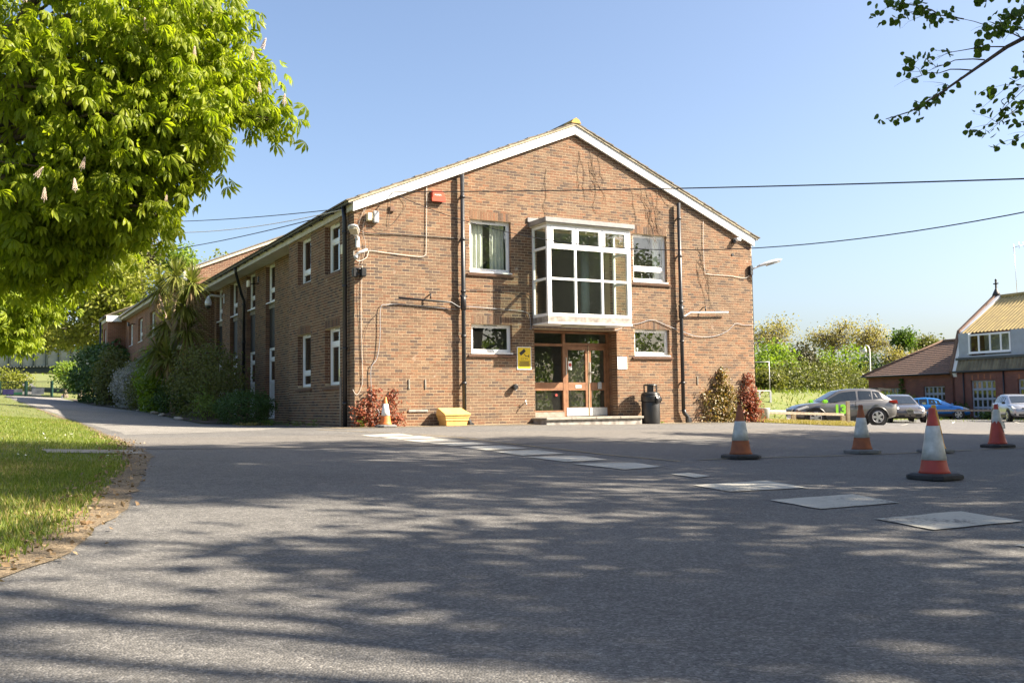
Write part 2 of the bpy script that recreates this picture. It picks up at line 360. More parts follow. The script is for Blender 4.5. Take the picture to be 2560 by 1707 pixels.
# ------------------------------------------------------------------ mesh helpers
def link(o, parent=None):
    col.objects.link(o)
    if parent is not None: o.parent = parent
    return o
def tag(o, label=None, cat=None, group=None, kind=None):
    if label: o['label'] = label
    if cat: o['category'] = cat
    if group: o['group'] = group
    if kind: o['kind'] = kind
    return o
def empty(name, loc=(0, 0, 0), rz=0.0, parent=None):
    o = bpy.data.objects.new(name, None); link(o, parent)
    o.location = loc; o.rotation_euler = (0, 0, rz); o.empty_display_size = 0.2
    return o
class MB:
    def __init__(s): s.v = []; s.f = []; s.sm = []
    def add(s, vs, fs, smooth=False):
        k = len(s.v); s.v += [tuple(p) for p in vs]; s.f += [tuple(i + k for i in f) for f in fs]; s.sm += [smooth] * len(fs); return s
    def box(s, x0, x1, y0, y1, z0, z1):
        if x0 > x1: x0, x1 = x1, x0
        if y0 > y1: y0, y1 = y1, y0
        if z0 > z1: z0, z1 = z1, z0
        vs = [(x0, y0, z0), (x1, y0, z0), (x1, y1, z0), (x0, y1, z0), (x0, y0, z1), (x1, y0, z1), (x1, y1, z1), (x0, y1, z1)]
        return s.add(vs, [(0, 3, 2, 1), (4, 5, 6, 7), (0, 1, 5, 4), (1, 2, 6, 5), (2, 3, 7, 6), (3, 0, 4, 7)])
    def prism(s, poly, axis, a, b):
        """polygon (2d) extruded along axis 'x','y','z' from a to b"""
        def P(u, w, t): return {'x': (t, u, w), 'y': (u, t, w), 'z': (u, w, t)}[axis]
        n = len(poly)
        vs = [P(u, w, a) for u, w in poly] + [P(u, w, b) for u, w in poly]
        fs = [tuple(range(n - 1, -1, -1)), tuple(range(n, 2 * n))] + [(i, (i + 1) % n, (i + 1) % n + n, i + n) for i in range(n)]
        return s.add(vs, fs)
    def tube(s, pts, r, n=8, cap=True):
        pts = [Vector(p) for p in pts]; m = len(pts)
        rs = r if isinstance(r, (list, tuple)) else [r] * m
        k = len(s.v); ref = None
        for i, p in enumerate(pts):
            t = (pts[min(i + 1, m - 1)] - pts[max(i - 1, 0)])
            t = t.normalized() if t.length > 1e-9 else Vector((0, 0, 1))
            if ref is None: ref = t.orthogonal().normalized()
            else:
                ref = ref - t * ref.dot(t)
                ref = ref.normalized() if ref.length > 1e-6 else t.orthogonal().normalized()
            b = t.cross(ref)
            for j in range(n):
                a = 2 * math.pi * j / n
                q = p + (ref * math.cos(a) + b * math.sin(a)) * rs[i]
                s.v.append((q.x, q.y, q.z))
        for i in range(m - 1):
            for j in range(n):
                a, b2 = k + i * n + j, k + i * n + (j + 1) % n
                s.f.append((a, b2, b2 + n, a + n)); s.sm.append(True)
        if cap:
            s.f.append(tuple(k + j for j in range(n - 1, -1, -1))); s.sm.append(False)
            s.f.append(tuple(k + (m - 1) * n + j for j in range(n))); s.sm.append(False)
        return s
    def lathe(s, prof, n=20, c=(0, 0, 0), axis='z', smooth=True):
        k = len(s.v)
        for r, h in prof:
            for j in range(n):
                a = 2 * math.pi * j / n; u, w = r * math.cos(a), r * math.sin(a)
                p = {'z': (u, w, h), 'y': (u, h, w), 'x': (h, u, w)}[axis]
                s.v.append((p[0] + c[0], p[1] + c[1], p[2] + c[2]))
        for i in range(len(prof) - 1):
            for j in range(n):
                a, b = k + i * n + j, k + i * n + (j + 1) % n
                s.f.append((a, b, b + n, a + n)); s.sm.append(smooth)
        s.f.append(tuple(k + j for j in range(n - 1, -1, -1))); s.sm.append(False)
        s.f.append(tuple(k + (len(prof) - 1) * n + j for j in range(n))); s.sm.append(False)
        return s
    def quad(s, a, b, c, d): return s.add([a, b, c, d], [(0, 1, 2, 3)])
    def mesh(s, name, m):
        me = bpy.data.meshes.new(name); me.from_pydata(s.v, [], s.f)
        me.polygons.foreach_set('use_smooth', s.sm); me.update()
        if m: me.materials.append(M[m])
        return me
    def build(s, name, m, parent=None, bevel=0.0, seg=2):
        me = s.mesh(name, m)
        if bevel > 0:
            bm = bmesh.new(); bm.from_mesh(me)
            bmesh.ops.recalc_face_normals(bm, faces=bm.faces)
            es = [e for e in bm.edges if len(e.link_faces) == 2 and e.calc_face_angle(0) > 0.5]
            bmesh.ops.bevel(bm, geom=es, offset=bevel, segments=seg, affect='EDGES', clamp_overlap=True)
            bm.to_mesh(me); bm.free()
        o = bpy.data.objects.new(name, me)
        return link(o, parent)
def fast_mesh(name, V, F, m, smooth=False):
    """V (n,3), F (k,3|4) arrays"""
    me = bpy.data.meshes.new(name)
    V = np.asarray(V, np.float32); F = np.asarray(F, np.int32); k, c = F.shape
    me.vertices.add(len(V)); me.vertices.foreach_set('co', V.ravel())
    me.loops.add(k * c); me.loops.foreach_set('vertex_index', F.ravel())
    me.polygons.add(k); me.polygons.foreach_set('loop_start', np.arange(0, k * c, c, dtype=np.int32))
    me.polygons.foreach_set('use_smooth', np.full(k, smooth))
    me.update(calc_edges=True); me.validate()
    me.materials.append(M[m])
    return me
def obj(name, me, parent=None):
    return link(bpy.data.objects.new(name, me), parent)
def inst(T, F, P, Rm, S):
    """template verts T, faces F placed at P with rotation matrices Rm, scales S"""
    n, t = len(P), len(T)
    V = np.einsum('nij,tj->nti', Rm, T) * np.asarray(S)[:, None, None] + P[:, None, :]
    FF = (np.asarray(F)[None] + (np.arange(n) * t)[:, None, None]).reshape(-1, np.asarray(F).shape[1])
    return V.reshape(-1, 3), FF
def rots(rng, n, nrm=None, spread=1.0):
    """frames whose +z follows nrm (with spread), random spin"""
    d = rng.normal(size=(n, 3))
    if nrm is not None: d = nrm + d * spread
    z = d / (np.linalg.norm(d, axis=1)[:, None] + 1e-9)
    a = rng.normal(size=(n, 3)); x = a - z * (a * z).sum(1)[:, None]; x /= (np.linalg.norm(x, axis=1)[:, None] + 1e-9)
    y = np.cross(z, x)
    return np.stack([x, y, z], axis=2)
# leaf templates: x across, y along the leaf, z normal
LEAF = (np.array([(0, 0, 0), (0.32, 0.45, 0.10), (0, 1, -0.05), (-0.32, 0.45, 0.10), (0, 0.5, 0)], float),
        np.array([(0, 1, 4), (1, 2, 4), (2, 3, 4), (3, 0, 4)]))
DIAMOND = (np.array([(0, 0, 0), (0.36, 0.5, 0.08), (0, 1, 0), (-0.36, 0.5, 0.08)], float), np.array([(0, 1, 2), (0, 2, 3)]))
def chestnut_leaf():
    V, F = [], []
    for i, (a, l) in enumerate(((-70, .72), (-36, .92), (0, 1.0), (36, .92), (70, .72))):
        a = R(a); k = len(V)
        dx, dy = math.sin(a), math.cos(a)
        px, py = dy, -dx
        for (w, t, z) in ((0, 0.0, 0.0), (0.10, 0.42, -0.02), (0.17, 0.70, -0.12), (0, 1.0, -0.34), (-0.17, 0.70, -0.12), (-0.10, 0.42, -0.02), (0, 0.45, 0.05), (0, .72, -0.07)):
            V.append((dx * t * l + px * w * l, dy * t * l + py * w * l, (z - 0.28 * t * t) * l))
        for f in ((0, 1, 6), (1, 2, 7), (1, 7, 6), (2, 3, 7), (3, 4, 7), (4, 5, 6), (4, 6, 7), (5, 0, 6)): F.append(tuple(j + k for j in f))
    return np.array(V), np.array(F)
CHESTNUT = chestnut_leaf()

# ------------------------------------------------------------------ the terrain's height
BX, BY, BZ = -3.975, 24.49, 0.343            # near corner of the brick building
BTH = R(28.72)
_bdx = (math.cos(BTH), math.sin(BTH)); _bdy = (-math.sin(BTH), math.cos(BTH))
def W2(x, y): return (BX + _bdx[0] * x + _bdy[0] * y, BY + _bdx[1] * x + _bdy[1] * y)
_cp = [(0, 0, 0), (0, -20, -.02), (-12, -20, .1), (14, -20, -.05), (0, 6, .0), (3.2, 13.76, .06), (5.4, 15.2, .03), (4.55, 10.4, .015), (8.5, 17.1, .0), (14, 10, -.05), (20, 20, -.15),
       (-2.55, 19.5, .27), (-.3, 15.2, .19), (-2.8, 6, .10), (-4.1, 10.3, .24), (-5.4, 13.9, .31), (-7.7, 18.4, .36), (-9, 8, .42), (-14, 14, .95), (-16, 22, 1.0), (-22, 12, 1.3),
       (-10.7, 24.2, .52), (13, 42, -.19), (20, 49.3, -.34), (26, 49.5, -.38), (29, 66, -.51), (27.6, 76, -.67), (37.6, 72, -.68), (12.5, 37, -.06), (10, 31, .06), (60, 60, -.8), (60, 110, -.5), (30, 110, -.4),
       (-52, 106, 2.0), (-78, 150, 6.5), (-30, 60, 1.7), (-26, 40, 1.6), (-60, 60, 3.0), (-45, 30, 2.4), (0, 120, .4), (-120, 100, 6), (-110, 190, 9), (120, 180, 1), (110, -60, 0), (-110, -60, 2), (120, 60, -.5), (0, 220, 3)]
for lx, ly, z in ((0, 0, .343), (3, 0, .335), (6.6, 0, .29), (9, 0, .25), (13.3, 0, .21), (0, 7, .33), (-2, 7, .40), (-2, 13.7, .66), (-2, 19.2, .78), (-2, 29.7, 1.0), (-2, 41, 1.36), (-2, 55, 1.7), (8, 12, .3), (6, 30, .7)):
    x, y = W2(lx, ly); _cp.append((x, y, z))
_cp = np.array(_cp, float)
def _tps(r2): return 0.5 * r2 * np.log(r2 + 1e-9)
_n = len(_cp)
_K = _tps(((_cp[:, None, :2] - _cp[None, :, :2]) ** 2).sum(2)) + np.eye(_n) * 1.5
_P = np.hstack([np.ones((_n, 1)), _cp[:, :2]])
_A = np.block([[_K, _P], [_P.T, np.zeros((3, 3))]])
_w = np.linalg.solve(_A, np.concatenate([_cp[:, 2], np.zeros(3)]))
def Gv(xy):
    xy = np.asarray(xy, float).reshape(-1, 2)
    return _tps(((xy[:, None] - _cp[None, :, :2]) ** 2).sum(2)) @ _w[:_n] + _w[_n] + xy @ _w[_n + 1:]
def G(x, y): return float(Gv([(x, y)])[0])

# ------------------------------------------------------------------ ground, yard, drive, car park (one triangulation, so nothing overlaps)
rng = np.random.default_rng(5)
def wiggle(pts, amp, step):
    out = []
    for (x0, y0), (x1, y1) in zip(pts[:-1], pts[1:]):
        L = math.hypot(x1 - x0, y1 - y0); k = max(1, int(L / step))
        for i in range(k):
            t = i / k; j = rng.normal() * amp if i else rng.normal() * amp * .5
            nx, ny = -(y1 - y0) / L, (x1 - x0) / L
            out.append((x0 + (x1 - x0) * t + nx * j, y0 + (y1 - y0) * t + ny * j))
    out.append(pts[-1]); return out
left_edge = [(-2.6, -30), (-2.7, -6), (-2.6, 3.0), (-2.56, 4.9), (-2.62, 5.6), (-2.75, 6.2), (-3.1, 7.3), (-3.6, 8.8), (-4.05, 10.3), (-4.5, 11.6), (-5.0, 12.6), (-5.35, 13.6), (-6.0, 15.2), (-7.66, 18.4), (-10.7, 24.2)]
drive_left = [(-10.7, 24.2), (-18, 36.5), (-25, 49), (-39, 74), (-56, 104), (-84, 152)]
drive_right = [(-76, 152), (-49, 103), (-36, 80), W2(-3.6, 45), W2(-3.3, 34), W2(-3.0, 24), W2(-2.8, 16), W2(-2.7, 10), W2(-2.5, 6.6), W2(-1.0, 6.0), W2(0.15, 6.0)]
front = [W2(0.15, 6.0), W2(0.15, 0.15), W2(13.2, 0.15)]
right = [W2(13.2, 0.15), (7.75, 30.3), (9.4, 30.2), (10.9, 30.9), (12.2, 34.0), (12.9, 37.6), (12.2, 39.2), (9.0, 39.4), W2(13.2, 8.0), W2(13.2, 22.0), (14, 54), (24, 60.5), (24, 68), (27, 73.4), (60, 63), (75, 40), (60, 10), (26, 6), (20, -30)]
yard = wiggle(left_edge, .045, .3)[:-1] + wiggle(drive_left, .1, 1.2)[:-1] + wiggle(drive_right[:-3], .08, 1.2)[:-1] + drive_right[-3:-1] + front[:-1] + wiggle(right, .04, .8)
def inside(poly, pts):
    x, y = pts[:, 0], pts[:, 1]; r = np.zeros(len(pts), bool)
    p = np.array(poly); q = np.roll(p, -1, 0)
    for (x0, y0), (x1, y1) in zip(p, q):
        c = ((y0 > y) != (y1 > y)) & (x < (x1 - x0) * (y - y0) / (y1 - y0 + 1e-12) + x0); r ^= c
    return r
gx = np.concatenate([np.arange(-24, 24.1, .75), np.arange(-150, -24, 5), np.arange(26, 150, 5)])
gy = np.concatenate([np.arange(0, 46, .75), np.arange(-40, 0, 3), np.arange(48, 110, 3.0), np.arange(113, 240, 8)])
PX, PY = np.meshgrid(gx, gy); pts = np.stack([PX.ravel(), PY.ravel()], 1)
pts = pts + rng.uniform(-.08, .08, pts.shape)
far = np.array([(x, y) for x in (-900, -400, 400, 900) for y in (-300, 300, 900)] + [(0, 900), (0, -300), (-900, 100), (900, 100)], float)
allp = [Vector(p) for p in yard] + [Vector(p) for p in pts] + [Vector(p) for p in far]
ed = [(i, (i + 1) % len(yard)) for i in range(len(yard))]
cv, ce, cf, _, _, _ = delaunay_2d_cdt(allp, ed, [], 0, 1e-5)
cv = np.array([(v.x, v.y) for v in cv]); cf = np.array([f for f in cf if len(f) == 3])
cen = cv[cf].mean(1)
ins = inside(yard, cen)
zz = np.empty(len(cv)); nearm = np.hypot(cv[:, 0], cv[:, 1] - 60) < 260
zz[nearm] = Gv(cv[nearm]); zz[~nearm] = 2.0
CV3 = np.column_stack([cv, zz])
def sub(faces, name, m):
    u, invx = np.unique(faces.ravel(), return_inverse=True)
    o = obj(name, fast_mesh(name, CV3[u], invx.reshape(-1, 3), m, True)); tag(o, kind='structure'); return o
ground = sub(cf[~ins], 'ground', 'turf')
yardo = sub(cf[ins], 'asphalt_yard', 'asphalt')

def sheet(poly, name, m, lift, parent=None, step=.6, kind=None):
    """a thin sheet draped on the terrain"""
    p = np.array(poly, float); lo, hi = p.min(0), p.max(0)
    g = np.stack(np.meshgrid(np.arange(lo[0], hi[0], step), np.arange(lo[1], hi[1], step)), -1).reshape(-1, 2)
    ip = g[inside(poly, g)] if len(g) else g
    v, _, f, *_ = delaunay_2d_cdt([Vector(q) for q in poly] + [Vector(q) for q in ip], [(i, (i + 1) % len(poly)) for i in range(len(poly))], [], 0, 1e-5)
    v = np.array([(q.x, q.y) for q in v]); f = np.array([t for t in f if len(t) == 3])
    f = f[inside(poly, v[f].mean(1))]
    o = obj(name, fast_mesh(name, np.column_stack([v, Gv(v) + lift]), f, m, True), parent)
    if kind: tag(o, kind=kind)
    return o
# paler old surface of the drive, and the newer band of asphalt across it
sheet(wiggle([(-10.4, 24.0), (-18, 36.7), (-25, 49.2), (-38.5, 74), (-50, 101), (-36.5, 80), W2(-3.7, 45), W2(-3.4, 34), W2(-3.1, 24), W2(-2.9, 16), W2(-2.75, 10), W2(-2.5, 4.0), W2(-1.4, 1.2), W2(-2.5, -.6), (-7.7, 19.4), (-10.4, 24.0)], .03, 1.0)[:-1], 'drive', 'asphalt_pale', .003, kind='structure')
sheet(wiggle([(-5.35, 13.8), (-7.5, 18.2), (-3.2, 20.3), (2, 22.6), (9, 26.2), (16, 28), (17, 25.0), (9, 22.4), (3, 18.6), (-1, 15.9), (-5.35, 13.8)], .03, .7)[:-1], 'asphalt_band', 'asphalt_patch', .0055, kind='structure')
sheet(wiggle([W2(-.02, 0.1), W2(-.02, 6.0), W2(-.9, 6.0), W2(-.75, 1.0), W2(-.7, -.75), W2(4.8, -.55), W2(13.2, -.45), W2(13.2, -.02), W2(-.02, -.02)], .02, .5)[:-1], 'wall_foot_path', 'gravel_edge', .0075, kind='structure')
sheet(wiggle([(-2.72, 4.0), (-2.85, 5.6), (-3.2, 7.3), (-4.15, 10.3), (-5.05, 12.6), (-5.45, 13.7), (-7.8, 18.5), (-10.9, 24.3), (-18.3, 36.7), (-18.0, 36.4), (-10.6, 24.1), (-7.5, 18.3), (-5.1, 13.5), (-4.45, 12.0), (-3.85, 10.2), (-2.9, 7.3), (-2.45, 5.2), (-2.45, 4.0), (-2.72, 4.0)], .035, .22)[:-1], 'worn_edge', 'dirt_edge', .007, kind='structure')
sheet([(-5.15, 13.35), (-4.75, 12.65), (-5.9, 12.35), (-6.3, 13.0)], 'concrete_slab', 'concrete', .012, kind='structure')
sheet(wiggle([(7.8, 30.4), (9.4, 30.3), (10.8, 31.0), (12.1, 34.0), (12.8, 37.6), (12.1, 39.0), (9.2, 39.2), W2(13.35, 5), (7.8, 30.4)], .03, .6)[:-1], 'grass_verge', 'dry_turf', .012, kind='structure')
# bed of soil along the side wall
sheet(wiggle([W2(-.02, 6.1), W2(-2.4, 6.6), W2(-2.6, 10), W2(-2.7, 16), W2(-2.9, 24), W2(-3.2, 34), W2(-3.4, 44), W2(-.5, 44), W2(-.02, 6.1)], .05, .8)[:-1], 'soil_bed', 'soil', .03, kind='structure')

# painted marks
stripes = [[(-3.1, 19.85), (-2.68, 19.0), (-2.0, 19.6), (-2.4, 20.5)], [(-2.55, 18.72), (-2.08, 17.88), (-1.41, 18.49), (-1.85, 19.38)], [(-2.0, 17.6), (-1.55, 16.8), (-.88, 17.4), (-1.3, 18.25)],
           [(-1.42, 16.5), (-.98, 15.7), (-.34, 16.3), (-.76, 17.1)], [(-.84, 15.4), (-.41, 14.61), (.2, 15.23), (-.22, 15.94)], [(-.3, 14.35), (.12, 13.6), (.75, 14.15), (.36, 14.85)],
           [(.2, 13.3), (.68, 12.55), (1.25, 13.05), (.98, 13.7)], [(.73, 12.27), (1.3, 11.49), (1.81, 11.97), (1.57, 12.58)], [(1.75, 10.95), (1.95, 10.5), (2.15, 10.72), (1.98, 11.12)],
           [(1.77, 9.68), (2.01, 9.11), (2.84, 9.47), (2.63, 10.2)], [(2.2, 8.45), (2.45, 7.84), (3.25, 8.25), (3.07, 8.89)], [(2.66, 7.25), (2.85, 6.67), (3.67, 7.08), (3.48, 7.65)], [(3.05, 6.0), (3.3, 5.45), (4.1, 5.85), (3.9, 6.4)]]
for s in stripes:
    q = wiggle(s + [s[0]], .006, .15)[:-1]
    sheet(q, 'painted_stripe', 'marking_white', .0085, yardo, step=.3)
def ribbon(path, w, name, m, lift, parent, step=.35):
    pp = []
    for (x0, y0), (x1, y1) in zip(path[:-1], path[1:]):
        k = max(1, int(math.hypot(x1 - x0, y1 - y0) / step))
        pp += [(x0 + (x1 - x0) * i / k, y0 + (y1 - y0) * i / k) for i in range(k)]
    pp.append(path[-1]); L, Rr = [], []
    for i, (x, y) in enumerate(pp):
        a, b = pp[max(i - 1, 0)], pp[min(i + 1, len(pp) - 1)]; d = math.hypot(b[0] - a[0], b[1] - a[1]); nx, ny = -(b[1] - a[1]) / d * w / 2, (b[0] - a[0]) / d * w / 2
        L.append((x + nx, y + ny)); Rr.append((x - nx, y - ny))
    V = np.array(L + Rr); n = len(pp); F = np.array([(i, i + 1, n + i + 1, n + i) for i in range(n - 1)])
    return obj(name, fast_mesh(name, np.column_stack([V, Gv(V) + lift]), F[:, ::-1], m), parent)
ribbon([(-4.6, 22.9), (-3.4, 21.6), (-1.91, 19.99), (-1.02, 18.71), (.11, 16.23), (1.26, 14.21), (2.2, 13.0)], .07, 'painted_line', 'marking_yellow', .009, yardo)
for a, b in (((2.5, 13.3), (3.1, 13.75)), ((3.5, 13.95), (5.1, 14.7)), ((5.5, 14.95), (7.6, 16.2)), ((7.8, 16.35), (10, 17.7))):
    ribbon([a, b], .07, 'painted_line', 'marking_yellow', .009, yardo)
ribbon([W2(.1, -1.0), W2(6, -1.2), W2(12.5, -1.4)], .06, 'painted_line', 'marking_yellow', .009, yardo)
for k, (a, b) in enumerate((((21.4, 47.5), (23.6, 52.2)), ((24.2, 46.6), (26.2, 51.2)), ((18.4, 48.3), (20.8, 53.2)), ((16.5, 41.5), (18.6, 46.0)))):
    ribbon([a, b], .1, 'painted_line', 'marking_white', .009, yardo)

# grass: blades on the left bank, dry grass on the verge
def blades(name, m, P, h, w, rng, label=None):
    n = len(P); a = rng.uniform(0, 2 * math.pi, n); hh = h * rng.uniform(.5, 1.3, n); lean = rng.normal(size=(n, 2)) * .45 * hh[:, None]
    dx = np.stack([np.cos(a), np.sin(a)], 1) * w * .5
    V = np.empty((n, 3, 3)); V[:, 0, :2] = P[:, :2] - dx; V[:, 1, :2] = P[:, :2] + dx; V[:, 2, :2] = P[:, :2] + lean
    V[:, 0, 2] = V[:, 1, 2] = P[:, 2] - .01; V[:, 2, 2] = P[:, 2] + hh
    F = np.arange(n * 3).reshape(-1, 3)
    o = obj(name, fast_mesh(name, V.reshape(-1, 3), F, m)); tag(o, label, 'grass', kind='stuff'); return o
def scatter(n, x0, x1, y0, y1, test, rng, power=1.0):
    u = rng.random(n) ** power
    p = np.stack([rng.uniform(x0, x1, n), y0 + (y1 - y0) * u], 1)
    p = p[test(p)]; return np.column_stack([p, Gv(p)])
rng = np.random.default_rng(11)
edge_fn = np.array(left_edge + drive_left[1:4])
def on_bank(p):
    ex = np.interp(p[:, 1], edge_fn[:, 1], edge_fn[:, 0])
    d = ex - p[:, 0]
    slab = inside([(-5.15, 13.35), (-4.75, 12.65), (-5.9, 12.35), (-6.3, 13.0)], p)
    return (d > .02 + .22 * rng.random(len(p)) ** 2) & (p[:, 0] > -.62 * p[:, 1] - 1.5) & ~slab
pp = np.vstack([scatter(90000, -9, -2.3, 3.6, 11, on_bank, rng), scatter(130000, -17, -4, 9, 26, on_bank, rng), scatter(60000, -48, -10, 24, 80, on_bank, rng, 1.6)])
dryness = np.sin(pp[:, 0] * 1.7 + 1) * np.sin(pp[:, 1] * 1.1) + rng.normal(size=len(pp)) * .7
blades('lawn_grass', 'grass_blade', pp[dryness < .95], .05, .014, rng, 'short green lawn grass on the bank left of the drive')
blades('dry_lawn_grass', 'grass_dry', pp[dryness >= .95], .045, .014, rng, 'straw coloured dry grass mixed into the left lawn')
vp = scatter(26000, 7.9, 12.8, 30.4, 39, lambda p: inside([(7.9, 30.5), (9.4, 30.4), (10.8, 31.1), (12.1, 34.0), (12.7, 37.6), (12.0, 38.9), (9.2, 39.1)], p), rng)
blades('verge_grass', 'grass_dry', vp, .13, .02, rng, 'tufty dry grass on the verge under the timber rail')
dp = scatter(700, -16, -4, 11, 26, lambda p: on_bank(p) & (np.sin(p[:, 0] * .9) * np.cos(p[:, 1] * .6) > .15), rng)
V, F = inst(np.array([(-.5, -.5, 0), (.5, -.5, 0), (.5, .5, 0), (-.5, .5, 0)]), np.array([(0, 1, 2, 3)]), dp + np.array([0, 0, .055]), rots(rng, len(dp), np.array([[0, 0, 1.]]), .3), rng.uniform(.012, .028, len(dp)))
tag(obj('daisies', fast_mesh('daisies', V, F, 'petal')), 'small white daisies scattered over the lawn bank', 'daisies', kind='stuff')
# dead leaves and litter along the worn edge
def near_edge(p):
    ex = np.interp(p[:, 1], edge_fn[:, 1], edge_fn[:, 0]); d = ex - p[:, 0]
    return np.abs(d - .1) < .35 * rng.random(len(p)) + .05
lp = scatter(16000, -8, -2, 3.4, 19, near_edge, rng)
V, F = inst(*DIAMOND, lp + np.array([0, 0, .02]), rots(rng, len(lp), np.array([[0, 0, 1.]]), .5), rng.uniform(.02, .055, len(lp)))
tag(obj('leaf_litter', fast_mesh('leaf_litter', V, F, 'dead_leaf')), 'brown leaf litter along the worn edge of the lawn', 'leaf litter', kind='stuff')

# ================================================================== the brick building
rb = random.Random(3)
B = empty('brick_building', (BX, BY, BZ), BTH)
tag(B, 'two storey brown brick building with white gable boards and glazed bay over the door', 'building')
BWID, HALF, PIT = 13.3, 6.65, 0.418
CH, BL = 0.077, 0.216
def clip_half(poly, a, b, c):
    """keep a*u+b*v<=c"""
    out = []
    for i in range(len(poly)):
        p, q = poly[i], poly[(i + 1) % len(poly)]
        dp, dq = a * p[0] + b * p[1] - c, a * q[0] + b * q[1] - c
        if dp <= 0: out.append(p)
        if dp * dq < 0:
            t = dp / (dp - dq); out.append((p[0] + (q[0] - p[0]) * t, p[1] + (q[1] - p[1]) * t))
    return out
def cut_rect(r, holes):
    rs = [r]
    for (a, b, c, d) in holes:
        nx = []
        for (u0, u1, v0, v1) in rs:
            if u1 <= a or u0 >= b or v1 <= c or v0 >= d: nx.append((u0, u1, v0, v1)); continue
            if u0 < a: nx.append((u0, a, v0, v1))
            if u1 > b: nx.append((b, u1, v0, v1))
            m0, m1 = max(u0, a), min(u1, b)
            if v0 < c: nx.append((m0, m1, v0, c))
            if v1 > d: nx.append((m0, m1, d, v1))
        rs = nx
    return rs
def brick_polys(u0, u1, v0, v1, holes, clips=(), shift=0.0, soldiers=()):
    out = []
    k0 = int(math.floor(v0 / CH)); k1 = int(math.ceil(v1 / CH))
    hh = list(holes) + list(soldiers)
    for k in range(k0, k1):
        off = (0.5 if k % 2 else 0.0) * BL + shift + rb.uniform(-.006, .006)
        j0 = int(math.floor((u0 - off) / BL)) - 1
        for j in range(j0, int((u1 - off) / BL) + 2):
            a, b = off + j * BL + .006, off + (j + 1) * BL - .006
            a, b = max(a, u0), min(b, u1)
            c, d = max(k * CH + .006, v0), min((k + 1) * CH - .006, v1)
            if b - a < .02 or d - c < .012: continue
            for (p, q, r, s) in cut_rect((a, b, c, d), hh):
                if q - p < .02 or s - r < .012: continue
                pg = [(p, r), (q, r), (q, s), (p, s)]
                for cl in clips:
                    pg = clip_half(pg, *cl)
                    if len(pg) < 3: break
                if len(pg) >= 3: out.append((pg, (q - p > .2 and s - r > .06 and len(pg) == 4)))
    for (a, b, c, d) in soldiers:
        n = max(1, int(round((b - a) / .077))); w = (b - a) / n
        for i in range(n): out.append(([(a + i * w + .005, c + .003), (a + (i + 1) * w - .005, c + .003), (a + (i + 1) * w - .005, d - .005), (a + i * w + .005, d - .005)], False))
    return out
def bricks_mesh(polys, place, flip=False, proud=.0035):
    mb = MB()
    for pg, _ in polys:
        d = proud + rb.uniform(-.0012, .0015); n = len(pg)
        vs = [place(u, v, d) for u, v in pg] + [place(u, v, -.003) for u, v in pg]
        fs = [tuple(range(n))] + [(i + n, (i + 1) % n + n, (i + 1) % n, i) for i in range(n)]
        if flip: fs = [tuple(reversed(f)) for f in fs]
        mb.add(vs, fs)
    return mb
def wall_shell(u0, u1, v0, v1, holes, place, depth, clips=()):
    """mortar-coloured wall with openings: front, back and reveals"""
    us = sorted({u0, u1, *[h[0] for h in holes], *[h[1] for h in holes]}); vs = sorted({v0, v1, *[h[2] for h in holes], *[h[3] for h in holes]})
    us = [u for u in us if u0 <= u <= u1]; vs = [v for v in vs if v0 <= v <= v1]
    mb = MB()
    for a, b in zip(us[:-1], us[1:]):
        for c, d in zip(vs[:-1], vs[1:]):
            m = ((a + b) / 2, (c + d) / 2)
            if any(h[0] < m[0] < h[1] and h[2] < m[1] < h[3] for h in holes): continue
            pg = [(a, c), (b, c), (b, d), (a, d)]
            for cl in clips:
                pg = clip_half(pg, *cl)
                if len(pg) < 3: break
            if len(pg) < 3: continue
            n = len(pg)
            mb.add([place(u, v, 0) for u, v in pg], [tuple(range(n))]); mb.add([place(u, v, -depth) for u, v in pg], [tuple(range(n - 1, -1, -1))])
    for a, b, c, d in holes:
        for p, q in (((a, c), (b, c)), ((b, c), (b, d)), ((b, d), (a, d)), ((a, d), (a, c))):
            mb.quad(place(*p, 0), place(*q, 0), place(*q, -depth), place(*p, -depth))
    return mb
def jamb_bricks(holes, place, depth, side=1):
    """brick courses on the jamb faces of openings (the one that faces the drive)"""
    mb = MB()
    for (a, b, c, d) in holes:
        u = b if side > 0 else a; s = -1 if side > 0 else 1
        k = int(math.ceil(c / CH))
        while (k + 1) * CH <= d + .01:
            z0, z1 = k * CH + .005, (k + 1) * CH - .005
            segs = ((0.0, depth - .02),) if k % 2 else ((0.0, .10), (.11, depth - .02)) if depth > .16 else ((0.0, depth - .02),)
            for d0, d1 in segs:
                e = u + s * .006
                q = [place(e, z0, -d0), place(e, z1, -d0), place(e, z1, -d1), place(e, z0, -d1)]
                q2 = [place(u, z0, -d0), place(u, z1, -d0), place(u, z1, -d1), place(u, z0, -d1)]
                mb.add(q + q2, [(0, 1, 2, 3), (0, 4, 5, 1), (1, 5, 6, 2), (2, 6, 7, 3), (3, 7, 4, 0)])
            k += 1
    return mb
pf = lambda u, v, d: (u, -d, v)
